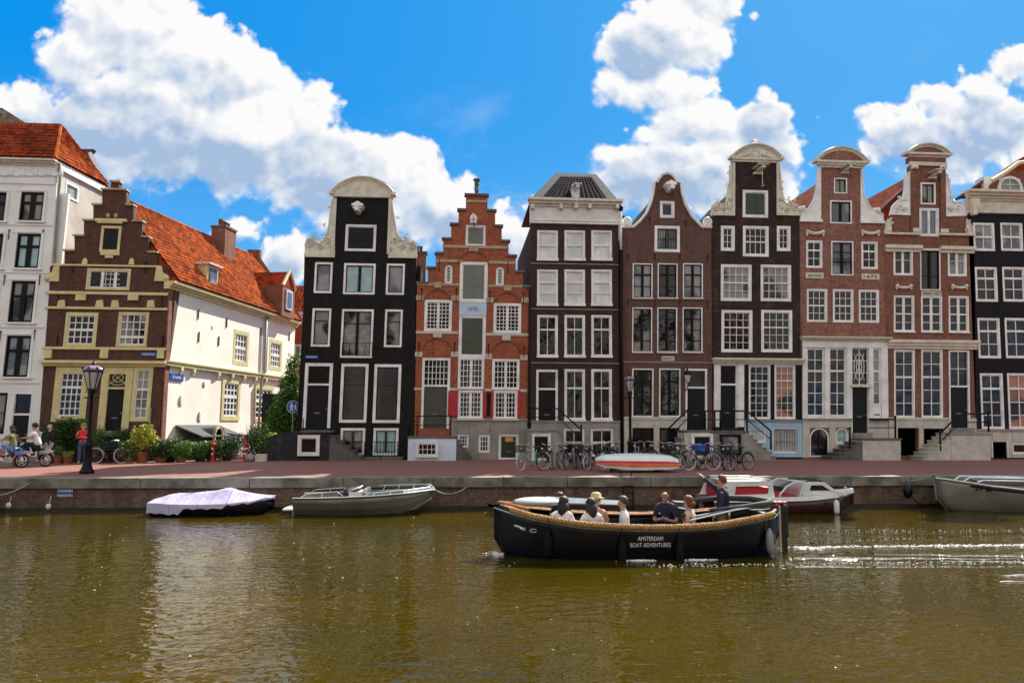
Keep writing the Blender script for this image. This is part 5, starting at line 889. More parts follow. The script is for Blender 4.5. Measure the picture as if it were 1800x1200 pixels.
# ---------------------------------------------------------------- the bank behind the camera (seen only in window reflections)
mb = MB(); mb.add([(-400, -200, STREET), (400, -200, STREET), (400, .6, STREET), (-400, .6, STREET), (-400, .6, -1.5), (400, .6, -1.5)], [(0, 1, 2, 3), (3, 2, 5, 4)]); tag(mb.build('near_quay', 'paving'), kind='structure')
rn = random.Random(4)
x = -40
KM = ['white_facade', 'brick_corner', 'plaster_grey', 'brick_darkbrown', 'white_facade', 'brick_corner', 'plaster_white', 'brick_darkbrown', 'plaster_grey', 'brick_corner', 'white_facade', 'brick_darkbrown']
NL = ['first', 'second', 'third', 'fourth', 'fifth', 'sixth', 'seventh', 'eighth', 'ninth', 'tenth', 'eleventh', 'twelfth']
for i in range(12):
    w_ = rn.uniform(5.5, 7.5); zt = rn.uniform(12, 16); r0 = empty('canal_house', (x+w_/2, -13, STREET), 'canal house on the near bank behind the viewer, %s from the left' % NL[i], 'house', 'canal houses on the near bank')
    mb = MB(); mb.box(x, x+w_, -20, -13, STREET-.02, zt); mb.build('wall', KM[i], r0); mb = MB(); mb.box(x-.1, x+w_+.1, -20, -12.6, zt, zt+.5); mb.build('cornice', 'white', r0)
    mb = MB(); mb.add([(x, -13, zt+.5), (x+w_, -13, zt+.5), (x+w_, -20, zt+.5), (x, -20, zt+.5), (x, -16.5, zt+3.5), (x+w_, -16.5, zt+3.5)], [(0, 1, 5, 4), (2, 3, 4, 5), (0, 4, 3), (1, 2, 5), (0, 3, 2, 1)]); mb.build('roof', 'tile_red' if i % 2 else 'tile_dark', r0)
    for c_ in range(3):
        for f_ in range(4):
            cx = x+w_*(c_+.5)/3; z = 2+f_*(zt-2.5)/4; mb = MB(); mb.box(cx-.65, cx+.65, -13.02, -12.94, z, z+2.1); fr = mb.build('window', 'white', r0); mb = MB()
            for a, b_ in ((-.55, -.04), (.04, .55)):
                for q0, q1 in ((.1, .95), (1.05, 2.0)): mb.box(cx+a, cx+b_, -12.938, -12.93, z+q0, z+q1)
            mb.build('pane', 'glass', fr)
    x += w_
# ---------------------------------------------------------------- foliage
def leaves(mb, blobs, n, size, rnd, droop=.3):
    tot = sum(b[3]*b[4]*b[5] for b in blobs)
    for (cx, cy, cz, rx, ry, rz) in blobs:
        for _ in range(int(n*rx*ry*rz/tot)):
            while 1:
                p = Vector((rnd.uniform(-1, 1), rnd.uniform(-1, 1), rnd.uniform(-1, 1)))
                if .35 < p.length < 1.0*rnd.uniform(.85, 1.2): break
            c = Vector((cx+p.x*rx, cy+p.y*ry, cz+p.z*rz))
            if c.z < STREET+.02: continue
            s_ = size*rnd.uniform(.6, 1.3); a = Vector((rnd.gauss(0, 1), rnd.gauss(0, 1), rnd.gauss(0, .6)-droop)).normalized(); b = a.cross(Vector((rnd.gauss(0, 1), rnd.gauss(0, 1), rnd.gauss(0, 1)))).normalized()
            mb.add([c, c+a*s_*.5+b*s_*.32, c+a*s_, c+a*s_*.5-b*s_*.32], [(0, 1, 2, 3)])
def potted(name, loc, label, cat, blobs, n, size, lm, pot=(.22, .3), pm='terracotta', group=None, stems=5, seed=1):
    rnd = random.Random(seed); x, y, z = loc; r0 = empty(name, loc, label, cat, group)
    if pot:
        r, hh = pot; mb = MB(); mb.lathe([(r*.7, 0), (r, hh), (r*1.1, hh), (r*1.1, hh*1.12), (r*.9, hh*1.12), (r*.85, hh*.9), (0, hh*.9)], loc, 14); mb.build('pot', pm, r0, smooth=False)
    hh = pot[1] if pot else 0
    B_ = [(x+b[0], y+b[1], z+hh+b[2], b[3], b[4], b[5]) for b in blobs]
    mb = MB()
    for i in range(stems): b = B_[i % len(B_)]; mb.tube([(x+rnd.uniform(-.06, .06), y+rnd.uniform(-.06, .06), z+hh*.8), (x+(b[0]-x)*.5+rnd.uniform(-.1, .1), y+(b[1]-y)*.5, (z+hh+b[2])/2), (b[0]+rnd.uniform(-.2, .2)*b[3], b[1]+rnd.uniform(-.2, .2), b[2]+rnd.uniform(0, .6)*b[5])], [.018, .013, .006], 5)
    mb.build('stem', 'bark', r0); mb = MB(); leaves(mb, B_, n, size, rnd); mb.build('foliage', lm, r0); return r0
M('terracotta', (.30, .09, .045), .8, .25, 4); M('bark', (.09, .06, .04), .9, .3, 6); M('soil', (.03, .022, .015), .9)
GP = 'potted plants in front of the corner house'
def at(px, Y): p = Pl(0, Y); a, _ = p.p(px, 800); return a
potted('yellow_shrub', (at(250, 36.2), 36.2, STREET), 'tall yellow-green leafy shrub in a terracotta pot, the brightest plant by the corner house', 'plant', [(0, 0, .75, .55, .45, .55), (-.35, 0, .35, .35, .35, .4), (.4, 0, .55, .35, .3, .4), (.1, 0, 1.1, .3, .3, .35)], 1500, .13, 'leaf_yellow', (.3, .42), group=GP, seed=3)
potted('large_bush', (at(105, 36.6), 36.6, STREET), 'large dark green bush under the big yellow-framed window, left of the lamp post', 'plant', [(0, 0, .8, .85, .5, .85), (-.6, 0, .5, .55, .4, .6), (.65, 0, .6, .55, .4, .6), (.2, 0, 1.4, .5, .4, .45), (-.5, 0, 1.2, .4, .4, .4)], 5000, .10, 'leaf_dark', (.24, .3), group=GP, seed=4)
potted('large_bush', (at(88, 35.8), 35.8, STREET), 'dark green bush at the far left of the plant row, in a terracotta pot', 'plant', [(0, 0, .55, .45, .4, .5), (.1, 0, .95, .3, .3, .3)], 1300, .09, 'leaf_dark', (.24, .4), group=GP, seed=5)
potted('potted_plant', (at(120, 35.4), 35.4, STREET), 'small pale-leaved plant in an orange pot beside the woman in red', 'plant', [(0, 0, .12, .2, .2, .16)], 150, .10, 'leaf_yellow', (.2, .3), group=GP, seed=6)
potted('potted_plant', (at(104, 35.5), 35.5, STREET), 'low green plant in a wide terracotta pot left of the pale-leaved plant', 'plant', [(0, 0, .22, .26, .22, .24)], 400, .08, 'leaf_green', (.22, .34), group=GP, seed=7)
potted('window_plant', (at(139, 37.0), 37.0, STREET+1.6), 'bright green trailing plant in a red bowl on a stand below the big window', 'plant', [(0, 0, .1, .42, .25, .22), (-.3, 0, -.02, .25, .2, .15)], 700, .09, 'leaf_green', (.2, .16), group=GP, seed=8)
mb = MB(); x = at(139, 37.0); mb.tube([(x, 37, STREET), (x, 37, STREET+1.6)], .03, 6); mb.lathe([(.2, 0), (.18, .03), (0, .03)], (x, 37, STREET), 10); tag(mb.build('plant_stand', 'iron', loc=(x, 37, STREET)), 'thin dark stand carrying the red bowl with the trailing plant', 'stand')
potted('door_plant', (at(171, 36.9), 36.9, STREET), 'leafy bush left of the corner house door', 'plant', [(0, 0, .8, .42, .35, .5), (.1, 0, .35, .35, .35, .4)], 1100, .09, 'leaf_green', (.22, .35), group=GP, seed=9)
potted('flowering_plant', (at(205, 36.9), 36.9, STREET), 'bush with pink and red flowers right of the corner house door', 'plant', [(0, 0, .5, .45, .35, .35), (.3, 0, .3, .35, .35, .3)], 900, .08, 'leaf_flower', (.24, .35), group=GP, seed=10)
potted('low_bush', (at(228, 36.0), 36.0, STREET), 'spreading green bush with white-edged leaves left of the yellow shrub', 'plant', [(0, 0, .3, .42, .35, .34), (-.2, 0, .55, .3, .3, .3)], 900, .10, 'leaf_green', (.24, .2), group=GP, seed=11)
for i, (px, Y, w_, hh, lm, lb) in enumerate(((283, 36.4, .5, .55, 'leaf_dark', 'dark bush directly right of the yellow shrub'), (300, 36.9, .5, .6, 'leaf_flower', 'reddish flowering bush left of the cellar arch'), (318, 36.6, .45, .5, 'leaf_green', 'grey-green bush just left of the cellar arch'), (352, 37.2, .4, .5, 'leaf_green', 'bright leafy bush between the cellar arch and the first red post'), (372, 37.6, .5, .5, 'leaf_dark', 'dark bush behind the left red and white post'), (400, 38.3, .55, .6, 'leaf_dark', 'dark bush between the two red and white posts'), (436, 40.0, .6, .8, 'leaf_dark', 'tall dark bush behind the right red and white post'), (452, 40.6, .55, 1.1, 'leaf_green', 'tallest light green bush near the alley end of the white wall'), (470, 40.8, .5, .7, 'leaf_yellow', 'yellow-green bush against the black areaway wall'))):
    potted('bush', (at(px, Y), Y, STREET), lb, 'plant', [(0, 0, hh*.6, w_*1.15, .5, hh*.75), (.25, 0, hh*1.15, w_*.6, .4, hh*.5), (-.3, 0, hh*.95, w_*.6, .4, hh*.5)], 2000, .09, lm, (.28, .22), 'soil' if i % 2 else 'terracotta', group=GP, seed=20+i)
potted('large_bush', (at(122, 36.9), 36.9, STREET), 'bushy dark plant behind the woman in red, under the window sill', 'plant', [(0, 0, .8, .6, .45, .8), (.4, 0, .5, .4, .4, .5)], 2600, .10, 'leaf_green', (.24, .3), group=GP, seed=41)
potted('large_bush', (at(212, 37.1), 37.1, STREET), 'dark bush against the brown wall right of the door, behind the flowers', 'plant', [(0, 0, .6, .6, .35, .7)], 1800, .09, 'leaf_dark', (.24, .3), group=GP, seed=42)
# vine on the alley side
rnd = random.Random(5); V0 = empty('climbing_vine', (-9.6, 42.4, STREET), 'tall climbing vine filling the alley beside the black house, sunlit at the top', 'vine')
B_ = [(-9.35, 42.6, 5.9, .35, .3, .9), (-9.45, 42.7, 4.9, .6, .4, .9), (-9.55, 42.8, 3.9, .75, .45, .9), (-9.9, 43, 2.8, .9, .5, .9), (-10.1, 43, 1.9, .9, .5, .8), (-9.1, 42.9, 6.6, .2, .2, .4), (-10.3, 43.2, 3.5, .5, .4, .5)]
mb = MB()
for b in B_[:5]: mb.tube([(-9.8, 42.9, STREET), (b[0]-.2, b[1], b[2]*.6), (b[0], b[1], b[2])], [.05, .035, .015], 6)
mb.build('stem', 'bark', V0); mb = MB(); leaves(mb, B_, 11000, .14, rnd, .8); mb.build('foliage', 'leaf_green', V0)
mb = MB(); mb.box(-11.2, -8.5, 43.6, 43.8, STREET, 4.6); tag(mb.build('garden_wall', 'brick_stoop', loc=(-9.8, 43.7, STREET)), 'dark garden wall closing the alley behind the vine', 'wall')
# ---------------------------------------------------------------- street furniture
def lamp(loc, H, label, ls=1):
    x, y, z = loc; r0 = empty('street_lamp', loc, label, 'street lamp', 'crown lanterns on the quay'); mb = MB()
    mb.lathe([(.25, 0), (.25, .1), (.20, .16), (.18, .22), (.14, .34), (.13, .95), (.155, 1.0), (.155, 1.06), (.10, 1.12), (.08, 1.25), (.065, 1.35), (.055, H-.85), (.09, H-.82), (.09, H-.76), (.04, H-.72), (.03, H-.66), (0, H-.66)], loc, 12); mb.build('post', 'iron', r0, smooth=True)
    mb = MB(); mb.tube([(x-.22, y, z+H-.95), (x+.22, y, z+H-.95)], .02, 6); mb.ball((x-.23, y, z+H-.95), .035); mb.ball((x+.23, y, z+H-.95), .035)
    mb.build('ladder_bar', 'iron', r0)
    L = empty('lantern', (0, 0, 0), None, None); L.parent = r0
    mb = MB(); k = 6; Q = [2*PI*i/k+PI/6 for i in range(k)]
    for q in Q: mb.tube([(x+.10*math.cos(q), y+.10*math.sin(q), z+H-.66), (x+.21*math.cos(q), y+.21*math.sin(q), z+H-.17)], .013, 4)
    mb.ring((x, y, z+H-.66), .10, .015, 'z', 12, 4); mb.ring((x, y, z+H-.16), .21, .018, 'z', 12, 4)
    for q in Q: mb.tube([(x+.05*math.cos(q), y+.05*math.sin(q), z+H-.72), (x+.14*math.cos(q), y+.14*math.sin(q), z+H-.76), (x+.10*math.cos(q), y+.10*math.sin(q), z+H-.66)], .014, 4)
    mb.build('lantern_frame', 'iron', r0)
    mb = MB(); mb.lathe([(.09, z+H-.655-z), (.20, z+H-.17-z)], loc, 6); mb.build('lantern_glass', 'lamp_glass', r0); mb = MB(); mb.ball((x, y, z+H-.4), .05, .05, .12); mb.build('bulb', 'sign_white', r0)
    mb = MB(); mb.lathe([(.22, H-.15), (.26, H-.12), (.25, H-.08), (.17, H-.03), (.1, H+.0), (0, H+.02)], loc, 12); mb.build('hood', 'lamp_hood', r0, smooth=True)
    mb = MB()
    for i in range(8): q = 2*PI*i/8; mb.ball((x+.245*math.cos(q), y+.245*math.sin(q), z+H-.08), .03, .03, .045, 6, 4)
    mb.lathe([(.04, H), (.05, H+.06), (.02, H+.12), (0, H+.2)], loc, 8); mb.build('crown', 'iron', r0)
    bpy.data.objects.remove(L)
    if ls != 1:
        for o in r0.children:
            if o.name.split('.')[0] in ('lantern_frame', 'lantern_glass', 'bulb', 'hood', 'crown'):
                for v in o.data.vertices: v.co.x *= ls; v.co.y *= ls; v.co.z = H-.72+(v.co.z-H+.72)*(ls*.88)
    return r0
M('lamp_hood', (.30, .24, .42), .3, .3, 8); M('lamp_glass', (.5, .5, .48), .15, .1, 3, spec=.7)
lamp((-13.5, 28.5, STREET), 3.72, 'black cast iron lamp post with crown lantern in front of the brown corner house', 1.5)
lamp((7.6, 32.3, STREET), 3.95, 'black lamp post with lilac-topped lantern between the two brown houses, behind the bicycles')
wl = Pl(0, YF); a, z = wl.p(1205, 660); r0 = empty('wall_lamp', wl.w(a, z-.9), 'black lantern on a bracket on the wall left of the brown bell-gable house door', 'lamp')
mb = MB(); mb.tube([wl.w(a, z-.8, 0), wl.w(a, z-.6, .35), wl.w(a, z-.42, .35)], .03, 6); mb.build('bracket', 'iron', r0); mb = MB(); c = wl.w(a, z-.4, .35); mb.lathe([(.10, 0), (.19, .45), (.22, .5), (.12, .62), (.05, .68), (.05, .78), (0, .8)], c, 6); mb.build('lantern', 'iron', r0); mb = MB(); mb.lathe([(.105, .03), (.185, .41)], (c[0], c[1]-.004, c[2]), 6); mb.build('lantern_glass', 'lamp_glass', r0)
a, z = wl.p(984, 658); r0 = empty('wall_lamp', wl.w(a, z-.3), 'small wall lamp right of the dark brown house front door', 'lamp'); mb = MB(); mb.box(a-.1, a+.1, YF-.3, YF-.1, z-.2, z+.25); mb.tube([(a, YF-.2, z+.25), (a, YF-.02, z+.4)], .03); mb.build('lantern', 'iron', r0)
for px, lb in ((373, 'red and white striped post, left one of the pair by the cellar arch'), (431, 'red and white striped post, right one of the pair near the black areaway wall')):
    p = G(px, 811); r0 = empty('bollard', p, lb, 'bollard', 'red and white posts at the alley'); mb = MB(); mb.lathe([(.10, 0), (.09, .1), (.08, .75), (.13, .78), (.13, .86), (.07, .9), (.05, 1.0), (0, 1.02)], p, 10); mb.build('post', 'red_paint', r0)
    for q in (.36, .62): mb = MB(); mb.ball((p.x, p.y-.06, p.z+q), .055, .04, .055, 8, 6); mb.build('white_disc', 'sign_white', r0)
def post_(loc, H, label):
    mb = MB(); mb.lathe([(.09, 0), (.07, .08), (.06, H-.15), (.09, H-.12), (.09, H-.06), (.04, H), (0, H)], loc, 8); tag(mb.build('iron_post', 'iron', loc=loc), label, 'post', 'short black iron posts before the doorsteps')
post_(G(1101, 806), 1.15, 'short black iron post left of the lilac-topped lamp'); post_(G(1430, 804), 1.2, 'short black iron post before the arched cellar door')
p = G(512, 806); r0 = empty('pedestrian_sign', p, 'round blue sign with white walking figures at the alley mouth', 'sign'); mb = MB(); mb.tube([p, p+Vector((0, 0, 3.0))], .03, 8); mb.build('pole', 'pipe_grey', r0)
c = p+Vector((0, -.05, 2.72)); sp = Pl(0, c.y); a = c.x; mb = MB(); sp.poly(mb, [(a+.33*math.cos(q), c.z+.33*math.sin(q)) for q in [2*PI*i/28 for i in range(28)]], -.02, .01); dsc = mb.build('disc', 'blue_sign', r0)
mb = MB(); mb.ring((a, c.y-.012, c.z), .315, .012, 'y', 28, 4)
for ox, s_ in ((-.07, 1.), (.13, .62)):
    mb.ball((a+ox, c.y-.02, c.z+.16*s_), .045*s_, .01, .045*s_); mb.add([(a+ox-.05*s_, c.y-.015, c.z+.10*s_), (a+ox+.05*s_, c.y-.015, c.z+.10*s_), (a+ox+.04*s_, c.y-.015, c.z-.06*s_), (a+ox-.04*s_, c.y-.015, c.z-.06*s_)], [(0, 1, 2, 3)])
    for k_ in (-1, 1): mb.add([(a+ox-.03*s_, c.y-.016, c.z-.05*s_), (a+ox+.03*s_, c.y-.016, c.z-.05*s_), (a+ox+k_*.08*s_+.02, c.y-.016, c.z-.22*s_), (a+ox+k_*.08*s_-.02, c.y-.016, c.z-.22*s_)], [(0, 1, 2, 3)]); mb.tube([(a+ox+k_*.04*s_, c.y-.02, c.z+.08*s_), (a+ox+k_*.10*s_, c.y-.02, c.z-.03*s_)], .014*s_, 4)
mb.build('pictogram', 'sign_white', dsc)
p = G(449, 811); mb = MB(); mb.ball((p.x-.25, p.y, STREET+.18), .26, .22, .2, 12, 8); tag(mb.build('boulder', 'stone', loc=(p.x-.25, p.y, STREET), smooth=True), 'rounded grey boulder beside a concrete block at the alley', 'stone')
mb = MB(); mb.box(p.x+.02, p.x+.52, p.y-.2, p.y+.2, STREET, STREET+.36); tag(mb.build('concrete_block', 'stone_light', loc=(p.x+.27, p.y, STREET), bevel=.02), 'pale concrete block against the black areaway wall', 'block')
# quay ladder, sign, mooring rings
qp = Pl(0, 25.88); r0 = empty('quay_ladder', (6.95, 25.8, 0), 'dark steel ladder with a hoop handrail set in the quay wall', 'ladder'); a0 = qp.p(1094, 860)[0]; a1 = qp.p(1112, 860)[0]; mb = MB()
for a in (a0, a1): mb.tube([(a, 25.82, -.3), (a, 25.82, STREET-.36)], .025, 6)
for i in range(5): mb.tube([(a0, 25.82, -.2+i*.24), (a1, 25.82, -.2+i*.24)], .018, 5)
mb.build('rungs', 'iron', r0); mb = MB(); mb.tube([(a0, 26.05, STREET+.02), (a0, 26.05, STREET+.17), (a0+.05, 26.05, STREET+.2), (a1-.05, 26.05, STREET+.2), (a1, 26.05, STREET+.17), (a1, 26.05, STREET+.02)], .018, 6); mb.build('hoop', 'iron', r0)
a0, z0 = qp.p(100, 873); a1, z1 = qp.p(125, 857); mb = MB(); mb.box(a0, a1, 25.95, 25.985, z0, z1); o = tag(mb.build('mooring_sign', 'blue_sign', loc=(a0, 25.96, z0)), 'small blue sign with two white lines of text on the quay wall', 'sign')
for i, tx in enumerate(('ZWEMMEN', 'VERBODEN')): vs, fs = text_mesh(tx, .12, .003); mb = MB(); mb.add([((a0+a1)/2+v.x*.82, 25.945-v.z, z1-.11-i*.15+v.y) for v in vs], fs); mb.build('lettering', 'sign_white', o)
# bench and blank board left
p = (at(188, 36.6), 36.4); mb = MB(); r0 = empty('bench', (p[0], p[1], STREET), 'dark green wooden bench among the plants, behind the leaning bicycle', 'bench')
for i in range(3): mb.box(p[0]-.9, p[0]+.9, p[1]-.25+i*.16, p[1]-.11+i*.16, STREET+.43, STREET+.46)
mb.build('seat', 'dark_green', r0, bevel=.004); mb = MB()
for i in range(3): mb.box(p[0]-.9, p[0]+.9, p[1]+.24, p[1]+.27, STREET+.55+i*.13, STREET+.65+i*.13)
mb.build('backrest', 'dark_green', r0, bevel=.004)
for sx_ in (-.75, .75): mb = MB(); mb.box(p[0]+sx_-.03, p[0]+sx_+.03, p[1]-.22, p[1]-.17, STREET, STREET+.43); mb.box(p[0]+sx_-.03, p[0]+sx_+.03, p[1]+.2, p[1]+.24, STREET, STREET+.93); mb.build('leg', 'iron', r0)
# ---------------------------------------------------------------- bicycles
M('rubber', (.008, .008, .008), .8, spec=.15); M('hull_maroon', (.05, .010, .010), .25, .3, 2); M('rubber_white', (.62, .60, .54), .6, .15, 5); M('steel', (.55, .55, .55), .3, .2, 8, metal=.8); M('mint', (.20, .62, .52), .35, .1, 5); M('bike_black', (.012, .013, .015), .25, .3, 6); M('bike_grey', (.30, .32, .34), .35, .2, 6); M('bike_green', (.02, .10, .03), .4); M('wicker', (.07, .05, .035), .8, .4, 20, bump=.01, bs=60); M('blue_plastic', (.01, .09, .55), .35, .1, 4); M('leather', (.02, .018, .016), .5); M('silver_paint', (.5, .52, .55), .3, .1, 5)
def bike(loc, rot, label, frame='bike_black', tyre='rubber', basket=None, crate=None, lean=0., group='bicycles parked along the quay', guard='bike_black', saddle='leather', steer=0.):
    x, y, z = loc; o0 = bpy.data.objects.new('bicycle', None); C.objects.link(o0); tag(o0, label, 'bicycle', group)
    B = lambda mb, n, m, p=None, **k: mb.build(n, m, p or o0, loc=(0, 0, 0), **k)
    r = .345; wb = 1.1; cs, sn = math.cos(steer), math.sin(steer)
    def st(v): X = v[0]-wb/2+.1; return (wb/2-.1+X*cs-v[1]*sn, X*sn+v[1]*cs, v[2])
    for cx, f in ((-wb/2, 0), (wb/2, 1)):
        tf = st if f else (lambda v: v)
        mb = MB(); mb.ring((cx, 0, r), r-.03, .010, 'y', 26, 4); mb.lathe([(.02, -.03), (.02, .03)], (0, 0, 0), 6) if 0 else None
        for i in range(14): q = 2*PI*i/14; mb.tube([(cx+.02*math.cos(q), 0, r+.02*math.sin(q)), (cx+(r-.03)*math.cos(q+.3), 0, r+(r-.03)*math.sin(q+.3))], .0028, 3, caps=False)
        mb.tube([(cx, -.05, r), (cx, .05, r)], .022, 8); mb.v = [tf(v) for v in mb.v]; wh = B(mb, 'wheel', 'steel')
        mb = MB(); mb.ring((cx, 0, r), r-.012, .022, 'y', 28, 6); mb.v = [tf(v) for v in mb.v]; B(mb, 'tyre', tyre, wh, smooth=True)
        mb = MB(); A = [PI*.0+PI*i/10*.95 for i in range(11)] if not f else [PI*.15+PI*i/10*.75 for i in range(11)]
        mb.tube([(cx+(r+.03)*math.cos(q), 0, r+(r+.03)*math.sin(q)) for q in A], .022, 5); mb.v = [tf(v) for v in mb.v]; B(mb, 'mudguard', guard)
    bb = (-.08, 0, .30); st_ = (-.22, 0, .82); hd = (wb/2-.19, 0, .86); hl = (wb/2-.14, 0, .68); mb = MB()
    mb.tube([bb, st_], .019, 7); mb.tube([bb, hl], .021, 7); mb.tube([(-.19, 0, .72), hd], .017, 7); mb.tube([hl, hd], .022, 7)
    for s_ in (-.05, .05): mb.tube([(-wb/2, s_, r), bb], .011, 5); mb.tube([(-wb/2, s_, r), (-.205, 0, .74)], .010, 5)
    mb.box(-.2, .0, -.07, -.05, .24, .38); B(mb, 'frame', frame, smooth=False)
    mb = MB()
    for s_ in (-.055, .055): mb.tube([(wb/2, s_, r), (wb/2-.10, s_, .66)], .012, 6)
    mb.tube([(wb/2-.12, -.06, .67), (wb/2-.12, .06, .67)], .018, 6); mb.tube([(wb/2-.12, 0, .66), (wb/2-.21, 0, 1.0)], .014, 6); mb.v = [st(v) for v in mb.v]; B(mb, 'fork', frame)
    mb = MB(); mb.tube([(wb/2-.45, -.29, 1.02), (wb/2-.3, -.28, 1.06), (wb/2-.17, -.15, 1.05), (wb/2-.2, 0, 1.0), (wb/2-.17, .15, 1.05), (wb/2-.3, .28, 1.06), (wb/2-.45, .29, 1.02)], .013, 6); mb.v = [st(v) for v in mb.v]; hb = B(mb, 'handlebar', 'steel')
    mb = MB(); mb.ball((wb/2+.0, 0, .86), .06, .05, .05); mb.v = [st(v) for v in mb.v]; B(mb, 'headlight', 'steel', smooth=True)
    mb = MB(); mb.ball((-.27, 0, .93), .14, .085, .035); mb.ball((-.14, 0, .935), .12, .03, .028); mb.tube([st_, (-.24, 0, .92)], .014, 6); B(mb, 'saddle', saddle, smooth=True)
    mb = MB(); mb.tube([(-wb/2-.18, 0, r+r+.07), (-.25, 0, r+r+.07)], .01, 4)
    for s_ in (-.06, .06): mb.tube([(-wb/2-.18, s_, .76), (-.26, s_, .76)], .008, 4); mb.tube([(-wb/2, s_, r), (-wb/2-.1, s_, .76)], .008, 4)
    B(mb, 'rear_rack', 'bike_black')
    mb = MB(); mb.tube([(-.08, -.08, .30), (-.02, -.09, .14)], .012, 5); mb.box(-.07, .03, -.17, -.09, .125, .15); mb.tube([(-.08, .08, .30), (-.14, .09, .46)], .012, 5); mb.box(-.19, -.09, .09, .17, .445, .47); B(mb, 'pedals', 'bike_black')
    if basket:
        mb = MB()
        for k_ in range(5): z_ = .74+k_*.06; w_ = .13+.01*k_; q = wb/2+.08; mb.tube([(q-w_, -w_*1.2, z_), (q+w_, -w_*1.2, z_), (q+w_, w_*1.2, z_), (q-w_, w_*1.2, z_), (q-w_, -w_*1.2, z_)], .012, 4)
        for i in range(20): q_ = 2*PI*i/20; cx, cy = math.cos(q_), math.sin(q_); m_ = max(abs(cx), abs(cy)); mb.tube([(wb/2+.08+.13*cx/m_, .156*cy/m_, .73), (wb/2+.08+.17*cx/m_, .205*cy/m_, .98)], .007, 3)
        mb.v = [st(v) for v in mb.v]; B(mb, 'basket', basket)
    if crate:
        mb = MB(); q = wb/2+.10; a, b = .24, .18
        mb.box(q-b, q+b, -a, a, .76, .78)
        for (x0, x1, y0, y1) in ((q-b, q-b+.02, -a, a), (q+b-.02, q+b, -a, a), (q-b+.021, q+b-.021, -a, -a+.02), (q-b+.021, q+b-.021, a-.02, a)): mb.box(x0, x1, y0, y1, .781, 1.04)
        mb.box(q-b-.012, q+b+.012, -a-.012, -a+.0, 1.0, 1.04); mb.v = [st(v) for v in mb.v]; B(mb, 'crate', crate)
    o0.location = loc; o0.rotation_euler = (lean, 0, rot); return o0
def bk(px, py, deg, label, **k): p = G(px, py); return bike((p.x, p.y, STREET), R(deg), label, **k)
bk(935, 826, 205, 'white-tyred bicycle with a mint green frame, leftmost of the row', frame='mint', tyre='rubber_white', guard='silver_paint', basket='wicker', steer=.5)
bk(962, 825, 245, 'dark bicycle with swept silver handlebars beside the stone cellar door, second from left', frame='bike_black', steer=-.4)
bk(980, 823, 110, 'bicycle with a pale front tyre and grey frame, third from left', frame='bike_grey', tyre='rubber_white', guard='bike_black')
bk(1003, 824, 235, 'black bicycle with wide grey handlebars, in the tight cluster below the stone steps', frame='bike_black', steer=.3)
bk(1015, 822, 258, 'black bicycle behind the one with wide handlebars, nearly end-on', frame='bike_black', guard='bike_black', basket='bike_black')
bk(1026, 824, 265, 'silver bicycle with a white front mudguard, right of the tight cluster', frame='silver_paint', guard='rubber_white')
bk(1046, 826, 222, 'bicycle with white tyres and a black basket, just left of the overturned boat', frame='bike_black', tyre='rubber_white', basket='bike_black', steer=.2)
bk(1056, 818, 330, 'green bicycle half hidden behind the overturned boat bow', frame='bike_green')
bk(1082, 814, 250, 'pale bicycle standing behind the left end of the overturned boat', frame='bike_grey')
bk(1121, 815, 240, 'silver-handled bicycle behind the middle of the overturned boat', frame='silver_paint', tyre='rubber')
bk(1146, 815, 262, 'dark bicycle behind the boat with upright grey handlebars', frame='bike_black')
bk(1163, 815, 190, 'maroon bicycle lying low behind the right half of the boat', frame='red_paint')
bk(1182, 820, 280, 'black bicycle with a light saddle at the right end of the overturned boat', frame='bike_black', saddle='bike_grey', basket='leather')
bk(1190, 821, 255, 'black city bicycle leaning next to the boat stern, with grey handlebars', frame='bike_black', guard='bike_grey')
bk(1213, 826, 198, 'bicycle with a tan front wheel right of the overturned boat', frame='bike_grey', tyre='leather', steer=-.3)
bk(1232, 826, 188, 'bicycle with a white-rimmed wheel and silver bars left of the blue crate', frame='bike_black', tyre='rubber_white')
bk(1246, 823, 215, 'bicycle carrying a bright blue plastic crate on its front', frame='bike_black', tyre='leather', crate='blue_plastic', guard='bike_grey')
bk(1281, 826, 225, 'black bicycle, left one of the dark pair at the end of the row', frame='bike_black', steer=.4)
bk(1298, 826, 205, 'black bicycle, rightmost of the row below the doorsteps', frame='bike_black', basket='bike_black')
for q_, (px, py, dg, lb, fr, ty) in enumerate(((991, 820, 250, 'dark bicycle squeezed between the third bicycle and the tight cluster', 'bike_black', 'rubber'), (1070, 813, 240, 'black bicycle behind the bow end of the overturned boat', 'bike_black', 'rubber'), (1133, 814, 255, 'grey bicycle half hidden between two others behind the boat', 'bike_grey', 'rubber'), (1172, 818, 238, 'black bicycle next to the maroon one at the boat stern', 'bike_black', 'rubber'), (1203, 819, 245, 'dark bicycle behind the one with the tan front wheel', 'bike_black', 'rubber'), (1262, 819, 230, 'black bicycle between the blue crate and the dark pair', 'bike_black', 'rubber'), (1020, 819, 232, 'maroon framed bicycle at the back of the tight cluster', 'hull_maroon', 'rubber'))):
    bk(px, py, dg, lb, frame=fr, tyre=ty, steer=.1*q_-.3)
bk(190, 814, 15, 'bicycle leaning among the plants in front of the green bench', frame='bike_black', tyre='rubber_white', guard='bike_grey', group=None)
bk(396+4, 806, 70, 'bicycle parked end-on between the two red and white posts', frame='bike_grey', group=None)
